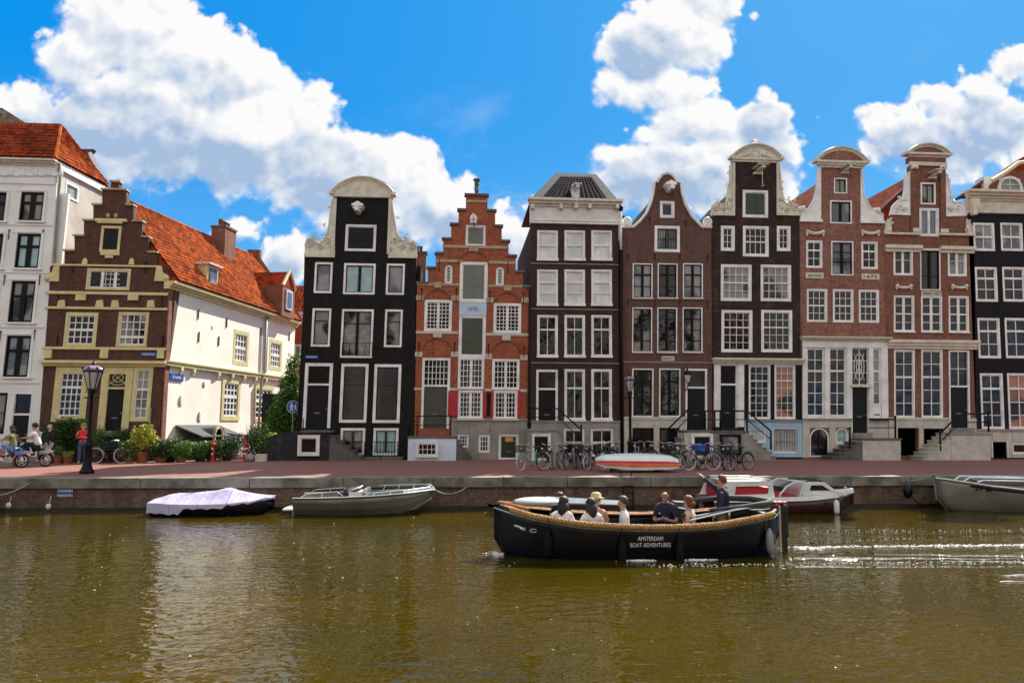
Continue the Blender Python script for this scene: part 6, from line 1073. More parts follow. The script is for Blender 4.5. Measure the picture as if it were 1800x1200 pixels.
for i, (px, py) in enumerate(((972, 826), (1037, 826), (1007, 825))):
    p = G(px, py); mb = MB(); mb.tube([p+Vector((-.0, -.25, 0)), p+Vector((0, -.25, .78)), p+Vector((0, -.2, .83)), p+Vector((0, .2, .83)), p+Vector((0, .25, .78)), p+Vector((0, .25, 0))], .025, 7); tag(mb.build('bike_stand', 'pipe_grey', loc=p, smooth=True), ('grey steel hoop stand between the second and third bicycles', 'grey steel hoop stand beside the silver bicycle', 'grey steel hoop stand in the tight bicycle cluster')[i], 'bike stand', 'steel bike stands')
# ---------------------------------------------------------------- boats
def lerp_tab(T, u):
    for a, b in zip(T, T[1:]):
        if u <= b[0]+1e-9:
            q = (u-a[0])/(b[0]-a[0]); q = q; return [a[i]+(b[i]-a[i])*q for i in range(len(a))]
    return list(T[-1])
def smooth_tab(T, n):
    """Catmull-Rom through the stations"""
    out = []
    for i in range(n+1):
        u = T[0][0]+(T[-1][0]-T[0][0])*i/n
        for k in range(len(T)-1):
            if u <= T[k+1][0]+1e-9: break
        p0, p1, p2, p3 = T[max(k-1, 0)], T[k], T[k+1], T[min(k+2, len(T)-1)]; q = (u-p1[0])/(p2[0]-p1[0])
        out.append([u]+[.5*((2*p1[j])+(-p0[j]+p2[j])*q+(2*p0[j]-5*p1[j]+4*p2[j]-p3[j])*q*q+(-p0[j]+3*p1[j]-3*p2[j]+p3[j])*q**3) for j in range(1, len(p1))])
    return out
def hull(T, p=2.4, n=28, m=8, off=0.):
    """T rows: (x, half beam, sheer z, keel z). returns shell both sides as one skin"""
    S_ = smooth_tab(T, n); mb = MB(); rows = []
    for (x, b, zs, zk) in S_:
        b = max(b-off, .004); r = []
        for j in range(-m, m+1):
            t = abs(j)/m; y = b*max(0, 1-(1-t)**p)**(1/p)*(1 if j >= 0 else -1); z = zk+(zs-zk)*(t**1.35 if t < 1 else 1)
            r.append((x, y, z))
        rows.append(r)
    k = 2*m+1; mb.v = [v for r in rows for v in r]
    for i in range(len(rows)-1):
        for j in range(k-1): mb.f.append((i*k+j, i*k+j+1, (i+1)*k+j+1, (i+1)*k+j))
    return mb, S_, rows
def shell(T, p=2.4, n=28, m=8, th=.05):
    o, S_, ro = hull(T, p, n, m); i_, _, ri = hull([(t[0]+(th if k == 0 else (-th if k == len(T)-1 else 0)), max(t[1]-th, .02), t[2], t[3]+th) for k, t in enumerate(T)], p, n, m); N = len(o.v); k = 2*m+1
    mb = MB(); mb.v = o.v+i_.v; mb.f = o.f+[tuple(q+N for q in f[::-1]) for f in i_.f]
    for a in range(len(ro)-1):
        for e in (0, k-1): mb.f.append((a*k+e, (a+1)*k+e, (a+1)*k+e+N, a*k+e+N))
    for a in (0, len(ro)-1):
        for j in range(k-1): mb.f.append((a*k+j, a*k+j+1, a*k+j+1+N, a*k+j+N))
    return mb, S_
def deckmb(S_, inset=.0, dz=-.02, x0=None, x1=None, th=.03):
    rows = [s for s in S_ if (x0 is None or s[0] >= x0) and (x1 is None or s[0] <= x1)]; mb = MB(); n = len(rows)
    for s in rows:
        b = max(s[1]-inset, .01)
        for y in (-b, 0, b): mb.v.append((s[0], y, s[2]+dz+(.03 if y == 0 else 0)))
    for s in rows:
        b = max(s[1]-inset, .01)
        for y in (-b, 0, b): mb.v.append((s[0], y, s[2]+dz-th))
    for i in range(n-1):
        for j in range(2): q = i*3+j; mb.f += [(q, q+1, q+4, q+3), (q+3*n, q+3+3*n, q+4+3*n, q+1+3*n)]
        for j in (0, 2): q = i*3+j; mb.f.append((q, q+3, q+3+3*n, q+3*n))
    for i in (0, n-1):
        for j in range(2): q = i*3+j; mb.f.append((q, q+1, q+1+3*n, q+3*n))
    return mb
def boat(name, loc, label, group='boats on the canal'):
    r0 = empty(name, loc, label, 'boat', group)
    return r0, (lambda mb, n, m, p=None, **k: mb.build(n, m, p or r0, loc=(0, 0, 0), **k))
def side(S_, sgn, dz=0., dy=0., x0=-99, x1=99): return [(s[0], sgn*(s[1]+dy), s[2]+dz) for s in S_ if x0 <= s[0] <= x1]
M('hull_black', (.004, .0045, .008), .25, .2, 2, spec=.25); M('rope', (.45, .26, .10), .8, .3, 12, bump=.006, bs=80); M('teak', (.42, .19, .06), .45, .25, 5); M('rope_grey', (.4, .38, .34), .85); M('hull_grey', (.22, .205, .16), .4, .25, 1.5, metal=.3); M('hull_alu', (.20, .20, .155), .42, .3, 1.2, metal=.4); M('tarp', (.50, .46, .68), .55, .12, 1.5, bump=.03, bs=3); M('canvas_grey', (.33, .38, .38), .8, .15, 2); M('canvas_dark', (.05, .058, .062), .8, .3, 3); M('boat_white', (.75, .77, .74), .35, .08, 2); M('boat_red', (.50, .01, .02), .5, .2, 3); M('alu_rail', (.80, .82, .84), .3, .1, 6, metal=.7); M('seat_black', (.015, .015, .02), .6); M('cushion', (.62, .58, .55), .7, .1, 4); M('orange_paint', (.75, .12, .01), .5, .3, 2.5); M('fender_white', (.75, .74, .68), .4)
# --- tour boat
TC = Vector((4.36, 17.1, 0)); r0, B = boat('tour_boat', TC, 'long black open tour boat with rope fender carrying sightseers past the houses')
r0.scale = (.955, 1, 1); r0.location.x -= .14
TT = [(-3.52, .03, 1.12, .35), (-3.3, .28, 1.06, -.05), (-2.7, .72, .93, -.35), (-1.6, 1.02, .79, -.45), (0, 1.10, .72, -.48), (1.5, 1.06, .76, -.42), (2.5, .86, .87, -.25), (3.1, .56, .93, .0), (3.42, .12, 1.0, .35)]
mb, TS = shell(TT, 2.5, 40, 8, .05); hl = B(mb, 'hull', 'hull_black', smooth=False)
for f in hl.data.polygons: f.use_smooth = abs(f.normal.z) < .8
mb = MB(); mb.tube(side(TS, -1, -.10, .012), .012, 5); mb.tube(side(TS, 1, -.10, .012), .012, 5); B(mb, 'hull_stripe', 'boat_white')
mb = MB()
for sg in (-1, 1):
    P = [Vector(q) for q in side(TS, sg, -.02, .045, -3.3, 3.2)]; L = 0; path = []
    for a, b in zip(P, P[1:]):
        n = max(1, int((b-a).length/.02))
        for i in range(n): path.append(a.lerp(b, i/n))
    for st in range(3):
        pts = []
        for i, c in enumerate(path):
            q = i*.02*2*PI/.24+st*2*PI/3; pts.append(c+Vector((0, math.cos(q)*.038, math.sin(q)*.038)))
        mb.tube(pts, .036, 6)
B(mb, 'rope_fender', 'rope', smooth=True)
mb = MB()
for sg in (-1, 1): A = side(TS, sg, .02, .0, -3.4, 3.3); A2 = side(TS, sg, .02, -.13, -3.4, 3.3); k = len(mb.v); mb.v += A+A2+[(v[0], v[1], v[2]-.03) for v in A+A2]; n = len(A); mb.f += [(k+i, k+i+1, k+n+i+1, k+n+i) for i in range(n-1)]+[(k+2*n+i, k+3*n+i, k+3*n+i+1, k+2*n+i+1) for i in range(n-1)]+[(k+n+i, k+n+i+1, k+3*n+i+1, k+3*n+i) for i in range(n-1)]+[(k+i, k+2*n+i, k+2*n+i+1, k+i+1) for i in range(n-1)]
B(mb, 'gunwale', 'teak'); B(deckmb([(s[0], s[1]*.80, -.12, 0) for s in TS], .06, 0, -3., 3.), 'floor', 'stone_dark'); B(deckmb(TS, .07, -.02, None, -2.5), 'bow_deck', 'teak'); B(deckmb(TS, .07, -.03, 2.75, None), 'stern_deck', 'seat_black')
for sg in (-1, 1): mb = MB(); A = side(TS, sg, 0, -.12, -2.3, 2.3); A2 = side(TS, sg, 0, -.48, -2.3, 2.3); n = len(A); mb.v += [(v[0], v[1], .20) for v in A]+[(v[0], v[1], .20) for v in A2]+[(v[0], v[1], -.12) for v in A2]; mb.f += [(i, i+1, n+i+1, n+i) for i in range(n-1)]+[(n+i, n+i+1, 2*n+i+1, 2*n+i) for i in range(n-1)]; B(mb, 'bench_seat', 'cushion' if sg > 0 else 'seat_black')
mb = MB(); mb.ball((-2.45, .12, 1.13), .62, .52, .10, 16, 8); B(mb, 'folded_canopy', 'canvas_grey', smooth=True)
mb = MB()
for i in range(4): mb.tube([(-2.2, .3+.07*i, 1.10+.03*i), (-.3, .62+.04*i, 1.0+.02*i)], .024, 6)
mb.tube([(-2.2, -.3, 1.1), (-2.2, .75, 1.1)], .02, 6); B(mb, 'canopy_poles', 'alu_rail')
mb = MB()
for dy in (-.22, .22): mb.tube([(-3.42, 0, 1.14), (-2.75, dy*2.4, 1.04)], .035, 6)
B(mb, 'bow_rail', 'teak'); mb = MB(); mb.add([(-3.62, 0, 1.02), (-3.3, -.02, .92), (-3.3, .02, .92), (-3.72, 0, 1.12), (-3.35, 0, 1.02)], [(0, 1, 4, 3), (0, 3, 4, 2), (0, 2, 1), (1, 2, 4)]); B(mb, 'stem_cap', 'dark_green')
mb = MB(); P = [(1.75+1.5*q, .02+(.80-.25*q)*math.sin(PI*.5+0)*(1 if 1 else 0), 0) for q in (0, 1)]
pts = [(1.5, -.62, 1.0), (2.3, -.62, 1.07), (2.95, -.45, 1.12), (3.25, 0, 1.12), (2.95, .5, 1.14), (2.3, .72, 1.14), (1.4, .78, 1.06)]; mb.tube(pts, [.03, .05, .07, .08, .08, .07, .04], 8); B(mb, 'canopy_roll', 'canvas_dark', smooth=True)
mb = MB(); mb.tube([(.95, -.80, .80), (2.1, -.72, 1.02), (3.0, -.42, 1.08)], .022, 6); mb.tube([(1.05, -.6, .85), (2.4, -.5, 1.05)], .02, 6); mb.tube([(.6, .5, 1.0), (1.3, -.2, .95)], .02, 6); B(mb, 'stern_poles', 'alu_rail')
mb = MB(); mb.box(.9, 1.35, .15, .6, -.12, .98); mb.add([(.85, .1, .98), (1.4, .1, .98), (1.4, .65, .98), (.85, .65, .98), (.95, .2, 1.1), (1.3, .2, 1.08), (1.3, .55, 1.08), (.95, .55, 1.1)], [(0, 1, 5, 4), (1, 2, 6, 5), (2, 3, 7, 6), (3, 0, 4, 7), (4, 5, 6, 7)]); B(mb, 'steering_console', 'seat_black'); mb = MB(); mb.ring((.83, .37, .98), .17, .014, 'x', 18, 5); mb.tube([(.83, .20, .98), (.83, .54, .98)], .01, 4); B(mb, 'steering_wheel', 'iron')
mb = MB(); mb.box(3.46, 3.62, -.07, .07, -.3, .30); mb.box(3.46, 3.64, -.10, .10, .30, .98); mb.ball((3.56, 0, 1.0), .13, .11, .07); mo = B(mb, 'outboard_motor', 'bike_black', bevel=.03); mb = MB(); mb.box(3.38, 3.43, -.15, -.12, -.1, 1.05); B(mb, 'rudder_rail', 'steel', mo); mb = MB(); mb.tube([(3.35, -.1, 1.05), (3.45, -.1, 1.3), (3.55, -.1, 1.05)], .014, 5); mb.tube([(3.4, -.1, 1.16), (3.5, -.1, 1.16)], .012, 5); B(mb, 'stern_bracket', 'boat_white'); mb = MB(); mb.box(3.3, 3.62, -.12, .12, 1.085, 1.12); B(mb, 'red_tiller_cover', 'boat_red', mo)
for x, dx_ in ((-.72, 0), (.58, 0), (-2.35, 0), (2.85, .0)):
    s_ = min(TS, key=lambda s: abs(s[0]-x)); y = -(s_[1]+.12); mb = MB(); top = s_[2]-.30
    mb.lathe([(0, 0), (.05, .02), (.085, .12), (.085, .42), (.05, .5), (.02, .56), (0, .56)], (x, y, top-.55), 10); f = B(mb, 'fender', 'rubber' if x < 2 else 'bike_grey', smooth=True); mb = MB(); mb.tube([(x, y, top-.0), (x, y+.03, s_[2]+.02), (x, y+.15, s_[2]+.04)], .012, 5); B(mb, 'fender_line', 'iron', f)
def hull_y(S_, x, z, p=2.5):
    s = min(S_, key=lambda s: abs(s[0]-x)); t = max(0., min(1, (z-s[3])/(s[2]-s[3])))**(1/1.35); return -s[1]*max(0, 1-(1-t)**p)**(1/p)
def hull_text(B, S_, txt, x, z, size, mat, sx=1., hl=None, slope=0.):
    vs, fs = text_mesh(txt, size, .004); mb = MB(); mb.add([(x+v.x*sx, hull_y(S_, x+v.x*sx, z+v.y)-.012-v.z, z+v.y+slope*v.x) for v in vs], fs); return B(mb, 'lettering', mat, hl)
px = lambda X: TC.x
hull_text(B, TS, 'AMSTERDAM', -.05, .46, .128, 'sign_white', .78, hl); hull_text(B, TS, 'BOAT ADVENTURES', -.05, .325, .128, 'sign_white', .80, hl)
mb = MB()
for i in range(5): mb.tube([(-3.05+i*.045, hull_y(TS, -3.05+i*.045, .66)-.012, .70-.012*i), (-3.02+i*.045, hull_y(TS, -3.0+i*.045, .66)-.012, .64-.012*i)], .014, 4)
mb.tube([(-3.08, hull_y(TS, -3.08, .67)-.012, .68), (-2.84, hull_y(TS, -2.84, .65)-.012, .63)], .012, 4); mb.tube([(-2.66+.08*math.cos(q), hull_y(TS, -2.66, .61)-.013, .60+.035*math.sin(q)) for q in [i*PI/5 for i in range(11)]], .008, 4); B(mb, 'bow_emblem', 'sign_white', hl)
# --- boat under lavender tarpaulin
c = Vector((-8.0, 24.95, 0)); r0, B = boat('covered_boat', c, 'small dark boat under a lavender tarpaulin, moored at the left of the quay')
r0.scale = (.87, 1, .74); r0.location.x += .28
T = [(-2.15, .62, .55, -.2), (-1.2, .78, .50, -.3), (.3, .80, .50, -.3), (1.4, .5, .58, -.2), (2.1, .04, .72, .2)]
mb, S_ = shell(T, 2.2, 20, 6); B(mb, 'hull', 'hull_black', smooth=True)
mb = MB(); RZ = [(-2.2, .57, .66), (-1.6, .68, .86), (-.8, .72, .92), (0, .74, 1.0), (.45, .76, 1.12), (.8, .78, 1.0), (1.4, .66, .86), (2.15, .70, .78)]
rnd = random.Random(2); cols = []
for i, s in enumerate(smooth_tab([(a, b_, c_) for a, b_, c_ in RZ], 26)):
    x = s[0]; h_ = s[2]; st = min(S_, key=lambda q: abs(q[0]-x)); b = st[1]+.05; dr = .40 if x < -.9 else (.16 if x < .6 else .06)
    sag = .05*math.sin(i*1.9); cols.append([(x, -b-.01, st[2]-dr+.03*math.sin(i*2.3)), (x, -b, st[2]+.02), (x, -b*.62, st[2]+(h_-st[2])*.45+sag*.5), (x, -b*.25, st[2]+(h_-st[2])*.9), (x, 0, h_), (x, b*.3, st[2]+(h_-st[2])*.85), (x, b*.65, st[2]+(h_-st[2])*.4-sag*.4), (x, b, st[2]+.02), (x, b+.01, st[2]-dr)])
k = 9; mb.v = [v for c_ in cols for v in c_]
for i in range(len(cols)-1):
    for j in range(k-1): mb.f.append((i*k+j, i*k+j+1, (i+1)*k+j+1, (i+1)*k+j))
mb.f.append(tuple(range(k))); o = B(mb, 'tarpaulin', 'tarp'); mb = MB()
for i in (5, 11, 17): mb.tube([(v[0], v[1], v[2]+.012) for v in cols[i]], .012, 4)
B(mb, 'tie_rope', 'rope_grey', o)
# --- aluminium runabout
c = Vector((-2.95, 25.0, 0)); r0, B = boat('aluminium_boat', c, 'grey-green aluminium runabout with railings, second boat from the left')
r0.scale = (.93, 1, .70)
T = [(-2.35, .88, .78, -.25), (-1.2, .95, .80, -.3), (.4, .95, .88, -.3), (1.5, .66, .96, -.12), (2.15, .22, 1.02, .4), (2.4, .04, 1.04, .85)]
mb, S_ = shell(T, 1.7, 26, 7); hl = B(mb, 'hull', 'hull_alu', smooth=True)
mb = MB()
for q in (.30, .55, .78):
    mb.tube([(s[0], hull_y(S_, s[0], s[3]+(s[2]-s[3])*q, 1.7)-.008, s[3]+(s[2]-s[3])*q) for s in S_ if s[0] < 2.2], .014, 4)
B(mb, 'hull_ridge', 'hull_grey', hl); mb = MB(); mb.tube([(1.1, hull_y(S_, 1.1, .05, 1.7)-.01, .06), (1.7, hull_y(S_, 1.7, .2, 1.7)-.01, .22), (2.25, hull_y(S_, 2.25, .55, 1.7)-.01, .62), (2.4, 0, 1.0)], .022, 5); B(mb, 'bow_strake', 'alu_rail', hl)
mb = MB()
for sg in (-1, 1): mb.tube(side(S_, sg, .02, 0.02), .035, 6)
B(mb, 'gunwale', 'alu_rail'); B(deckmb(S_, .06, 0, 1.2, None), 'bow_deck', 'alu_rail'); B(deckmb([(s[0], s[1], .35, 0) for s in S_], .12, 0, -2.2, 1.4), 'floor', 'hull_grey')
mb = MB()
for sg in (-1, 1):
    A = [q for q in side(S_, sg, .26 if sg > 0 else .16, -.04, .2 if sg < 0 else -.2, 2.4)]; A[-1] = (A[-1][0], A[-1][1], A[-1][2]-.2); A = [(A[0][0]-.2, A[0][1], A[0][2]-.24)]+A; mb.tube(A, .02, 5)
    for q in A[2:-1:3]: mb.tube([q, (q[0]-.08, q[1], q[2]-.24)], .016, 5)
for sg in (-1, 1): mb.tube([(-2.1, sg*.8, .82), (-1.9, sg*.78, .98), (-.9, sg*.75, 1.06), (-.7, sg*.75, .88)], .02, 5); mb.tube([(-1.4, sg*.78, .82), (-1.4, sg*.76, 1.02)], .016, 5)
B(mb, 'railing', 'alu_rail'); mb = MB(); mb.box(-.55, -.1, -.45, .45, .35, 1.02); mb.box(-.02, .1, -.5, .5, .95, 1.14); B(mb, 'console', 'boat_white'); mb = MB(); mb.box(-.9, -.52, -.4, .4, .4, .98); mb.ball((-.5, 0, 1.03), .3, .4, .14); B(mb, 'dark_cover', 'seat_black', smooth=False); mb = MB(); mb.add([(-.6, -.45, 1.02), (-.2, -.5, 1.22), (-.2, .5, 1.22), (-.6, .45, 1.02), (-.62, -.45, 1.0), (-.18, -.5, 1.18), (-.18, .5, 1.18), (-.62, .45, 1.)], [(0, 1, 2, 3), (7, 6, 5, 4), (0, 4, 5, 1), (1, 5, 6, 2), (2, 6, 7, 3), (3, 7, 4, 0)]); B(mb, 'windscreen', 'boat_white')
mb = MB(); mb.box(-2.75, -2.36, -.6, .6, .2, .29); mb.box(-2.5, -2.36, -.3, .3, .0, .2); B(mb, 'swim_platform', 'boat_white', bevel=.02)
# --- cabin cruiser
c = Vector((10.95, 24.75, 0)); r0, B = boat('cabin_cruiser', c, 'white cabin cruiser with dark maroon hull and red interior, behind the tour boat stern')
r0.scale = (1, 1, .93)
T = [(-2.6, .85, .42, -.3), (-1.2, .98, .44, -.35), (.6, .95, .48, -.3), (1.8, .6, .56, -.1), (2.55, .06, .66, .25)]
mb, S_ = shell(T, 2.2, 24, 6); B(mb, 'hull', 'hull_maroon', smooth=True)
mb = MB(); 
for sg in (-1, 1): A = side(S_, sg, .0, .03); A2 = side(S_, sg, .13, .0); n = len(A); k = len(mb.v); mb.v += A+A2+[(v[0], v[1]*.8, v[2]) for v in A2]; mb.f += [(k+i, k+i+1, k+n+i+1, k+n+i) for i in range(n-1)]+[(k+n+i, k+n+i+1, k+2*n+i+1, k+2*n+i) for i in range(n-1)]
B(mb, 'topsides', 'boat_white'); B(deckmb(S_, .02, .14, .9, None), 'bow_deck', 'boat_white')
def cab(pts, y, holes=(), th=.05):
    mb = MB(); P = Pl(0, 0); P.o = (0, y); P.poly(mb, pts, -th, 0, holes); return mb
H1 = [(-1.9, .66), (-.78, .70), (-.72, .98), (-1.85, .96)]; 
for yy_ in (-.84, .84): B(cab([(-2.5, .54), (-.55, .56), (-.62, 1.06), (-.75, 1.15), (-2.1, 1.12), (-2.35, .9)], yy_, [H1]), 'canopy_side', 'boat_white')
mb = MB(); mb.box(-2.3, -.62, -.78, .78, .5, .92); B(mb, 'red_interior', 'boat_red'); mb = MB(); mb.tube([(-2.15, -.8, 1.22), (-.7, -.8, 1.20), (-.72, .8, 1.2), (-2.15, .8, 1.22)], .03, 6); mb.box(-2.15, -.75, -.78, .78, 1.12, 1.16); B(mb, 'canopy_roof', 'boat_white', bevel=.01)
mb = MB(); mb.box(-.5, .3, -.7, .7, .45, .62); B(mb, 'cockpit_seat', 'boat_red'); mb = MB()
for sg in (-1, 1): mb.tube([(-.35, sg*.75, .66), (-.1, sg*.74, .95), (.25, sg*.7, 1.12), (.55, sg*.66, 1.12), (.5, sg*.7, .6)], .03, 6)
mb.tube([(.25, -.7, 1.12), (.25, .7, 1.12)], .03, 6); B(mb, 'windscreen_frame', 'boat_white')
mb = MB(); mb.add([(-.1, -.73, .93), (.25, -.69, 1.1), (.25, .69, 1.1), (-.1, .73, .93), (-.12, -.73, .91), (.23, -.69, 1.08), (.23, .69, 1.08), (-.12, .73, .91)], [(0, 1, 2, 3), (7, 6, 5, 4), (0, 4, 5, 1), (1, 5, 6, 2), (2, 6, 7, 3), (3, 7, 4, 0)]); B(mb, 'windscreen', 'glass_grey')
mb = MB(); Pc = [(.35, .56), (.5, 1.08), (1.25, 1.08), (1.65, .78), (2.0, .70), (2.0, .60)]; Pl_ = Pl(0, 0); Pl_.o = (0, -.66); Pl_.poly(mb, Pc, -1.32, 0); cb = B(mb, 'cabin', 'boat_white', bevel=.03); mb = MB(); Pl_.o = (0, -.662); Pl_.poly(mb, [(.72, .80), (.78, .98), (1.15, .98), (1.42, .80)], -.01, .01); Pl_.o = (0, .67); Pl_.poly(mb, [(.72, .80), (.78, .98), (1.15, .98), (1.42, .80)], -.01, .01); B(mb, 'cabin_window', 'glass', cb)
mb = MB(); mb.tube([(.7, -.5, 1.12), (1.2, -.5, 1.12)], .02, 5); mb.tube([(.7, .5, 1.12), (1.2, .5, 1.12)], .02, 5)
for x in (.7, .95, 1.2): mb.tube([(x, -.5, 1.08), (x, -.5, 1.12)], .02, 5); mb.tube([(x, -.5, 1.12), (x, .5, 1.12)], .015, 5)
B(mb, 'roof_rail', 'iron'); mb = MB(); mb.lathe([(0, 0), (.07, .03), (.085, .1), (.085, .42), (.05, .48), (0, .5)], (1.45, -.98, .0), 10); f = B(mb, 'fender', 'fender_white', smooth=True); mb = MB(); mb.tube([(1.45, -.98, .5), (1.45, -.78, .72)], .01, 4); B(mb, 'fender_line', 'rope_grey', f)
mb = MB(); mb.tube([(-1.2, -.3, 1.16), (-1.1, -.3, 1.3), (-.9, -.2, 1.16)], .02, 5); mb.ball((2.3, 0, .84), .05); B(mb, 'deck_fitting', 'steel')
# --- steel sloop at right edge
c = Vector((20.3, 24.9, 0)); r0, B = boat('steel_sloop', c, 'grey steel open boat with lettered bow, cut off by the right edge')
r0.scale = (1, 1, .85)
T = [(-3.72, .04, 1.28, .42), (-3.3, .38, 1.2, -.1), (-2.3, .85, 1.02, -.35), (-.5, 1.05, .82, -.4), (2, 1.05, .82, -.4), (3.6, .8, 1.0, -.2)]
mb, S_ = shell(T, 2.0, 26, 7); hl = B(mb, 'hull', 'hull_grey', smooth=True); mb = MB(); mb.tube(side(S_, -1, 0, .02), .035, 6); mb.tube(side(S_, 1, 0, .02), .035, 6); B(mb, 'gunwale', 'boat_white')
mb = MB(); mb.tube([(-3.72, 0, .4), (-3.76, 0, 1.32)], .035, 6); mb.tube([(-3.7, 0, .45), (-3.3, 0, -.1)], .035, 6); mb.ball((-3.74, 0, 1.38), .09, .06, .06); B(mb, 'stem', 'hull_grey')
mb = MB()
for sg in (-1, 1): mb.tube(side(S_, sg, -.10, .03, -2.9, 3.6), .05, 6)
B(mb, 'rubbing_strake', 'hull_black'); hull_text(B, S_, 'ROVER', -2.55, .86, .15, 'black', 1.05, hl, slope=-.06)
mb = MB()
for y, z in ((-.55, 1.22), (.1, 1.28), (.6, 1.3)): mb.tube([(-2.6, y, 1.14), (-2.4, y, z), (.5, y, z-.08), (3, y, z-.12)], .035, 6)
mb.tube([(-2.4, -.55, 1.2), (-2.4, .6, 1.28)], .03, 6); B(mb, 'canopy_frame', 'alu_rail'); B(deckmb(S_, .08, -.03, None, -2.6), 'bow_deck', 'hull_grey'); B(deckmb([(s[0], s[1], .4, 0) for s in S_], .12, 0, -2.6, 3.4), 'floor', 'seat_black')
for x in (-.35, -4.3):
    mb = MB()
    if x > -1: mb.lathe([(0, 0), (.12, .05), (.15, .15), (.15, .45), (.08, .58), (0, .6)], (x, -1.2, .12), 10); f = B(mb, 'fender', 'bike_black', smooth=True); mb = MB(); mb.tube([(x, -1.2, .7), (x, -1.05, .95)], .012, 4); B(mb, 'fender_line', 'rope_grey', f)
mb = MB(); mb.ball((16.0, 25.6, .55), .16, .14, .24, 10, 8); mb.tube([(16.0, 25.6, .75), (16.05, 25.8, 1.0)], .015, 5); mb.tube([(16.0, 25.55, .5), (16.3, 25.45, .12)], .02, 5); tag(mb.build('quay_fender', 'hull_black', loc=(16, 25.6, .3), smooth=True), 'black fender hanging on the quay wall beside the grey steel boat bow', 'fender')
# --- stern of a white boat at the left edge
c = Vector((-17.2, 24.9, 0)); r0, B = boat('white_boat', c, 'dark-hulled boat with a white bow tip just entering at the left edge')
T = [(-2., .8, .5, -.2), (0, .85, .5, -.3), (1.2, .5, .56, -.1), (1.95, .04, .66, .3)]; mb, S_ = shell(T, 2.2, 16, 5); B(mb, 'hull', 'hull_black', smooth=True); mb = MB(); mb.tube(side(S_, -1, 0, .03), .05, 6); mb.tube(side(S_, 1, 0, .03), .05, 6); B(mb, 'gunwale', 'boat_white'); B(deckmb(S_, .02, .0, .3, None), 'bow_deck', 'boat_white')
# --- mooring lines
def rope(a, b, sag, label, n=10):
    a, b = Vector(a), Vector(b); mb = MB(); mb.tube([a.lerp(b, i/n)-Vector((0, 0, sag*4*(i/n)*(1-i/n))) for i in range(n+1)], .018, 5); tag(mb.build('mooring_rope', 'rope_grey', loc=a, smooth=True), label, 'rope', 'mooring ropes')
rope((-.7, 25.0, .72), (.35, 25.86, .75), .18, 'slack rope from the aluminium boat bow to the quay'); rope((-15.2, 24.9, .62), (-14.0, 25.88, .95), .2, 'rope from the boat at the left edge to the quay'); rope((13.4, 24.75, .6), (13.9, 25.86, .3), -.05, 'short rope at the white cruiser bow'); rope((16.6, 24.9, 1.2), (16.1, 25.86, .9), .05, 'taut rope from the grey steel boat bow to the quay')
for i, (px_, py_, l_) in enumerate(((85, 890, 'plastic float hanging on the quay wall below the blue sign'), (15, 888, 'white float beside the boat at the left edge'))):
    a, z = Pl(0, 25.75).p(px_, py_); mb = MB(); mb.ball((a, 25.75, max(z, .08)), .09, .07, .1); mb.tube([(a, 25.78, max(z, .08)), (a, 25.86, .5)], .01, 4); tag(mb.build('float', 'fender_white', loc=(a, 25.75, 0), smooth=True), l_, 'float')
# --- overturned rowing boat on the quay
p = G(1123, 830); c = Vector((p.x, p.y+.4, STREET)); r0, B = boat('overturned_dinghy', c, 'orange and white dinghy lying upside down on the quay among bicycles', None)
T = [(-1.62, .12, .28, .55), (-1.35, .5, .2, .66), (-.4, .72, .12, .72), (.7, .72, .12, .70), (1.35, .62, .14, .64), (1.58, .50, .18, .55)]
def band_(q0, q1, off, mat, name):
    S_ = smooth_tab(T, 26); mb = MB(); n = 6
    for s in S_:
        for sg in (-1, 1):
            for j in range(n+1):
                t = q0+(q1-q0)*j/n; mb.v.append((s[0]*(1+off*.4), sg*(s[1]*max(0, 1-t**2.6)**(1/2.6)+off), s[2]+(s[3]-s[2])*t))
    k = 2*(n+1)
    for i in range(len(S_)-1):
        for sg in (0, 1):
            for j in range(n): a = i*k+sg*(n+1)+j; mb.f.append((a, a+1, a+1+k, a+k))
    for i in (0, len(S_)-1):
        for j in range(n): a = i*k+j; mb.f.append((a, a+1, a+1+n+1, a+n+1))
    return B(mb, name, mat)
band_(0, .22, 0, 'fender_white', 'lower_strake'); band_(.22, .42, .05, 'orange_paint', 'orange_stripe'); band_(.42, .55, .01, 'boat_red', 'red_stripe'); band_(.55, 1., .0, 'boat_white', 'upturned_bottom')
mb = MB()
for x in (-.9, .9): mb.box(x-.06, x+.06, -.5, .5, .0, .13)
B(mb, 'timber_support', 'bark')
# ---------------------------------------------------------------- wake foam with painted glints, and floating specks
M('foam', (.85, .85, .8), .5, .05, 3, fine=0); M('dead_leaf', (.5, .38, .10), .6, .3, 9)
rnd = random.Random(9); mb = MB()
def fleck(mb, x, y, sx, sy, z=.012):
    n = 6; q0 = rnd.uniform(0, 6); mb.add([(x+sx*math.cos(q0+2*PI*i/n)*rnd.uniform(.5, 1.1), y+sy*math.sin(q0+2*PI*i/n)*rnd.uniform(.5, 1.1), z) for i in range(n)]+[(x, y, z+.02)], [(i, (i+1) % n, n) for i in range(n)])
for k in range(520):
    q = rnd.random()**.8; x = 8.0+q*9; fleck(mb, x, 17.45+rnd.gauss(0, .06+.02*q), rnd.uniform(.02, .09), rnd.uniform(.01, .03))
for k in range(420): q = rnd.random(); x = 3.9+q*13; fleck(mb, x, 15.35-.02*q+rnd.gauss(0, .12), rnd.uniform(.01, .04), rnd.uniform(.006, .018))
for k in range(160): q = rnd.random(); x = 8+q*10; fleck(mb, x, 19.9+rnd.gauss(0, .2), rnd.uniform(.01, .03), rnd.uniform(.006, .015))
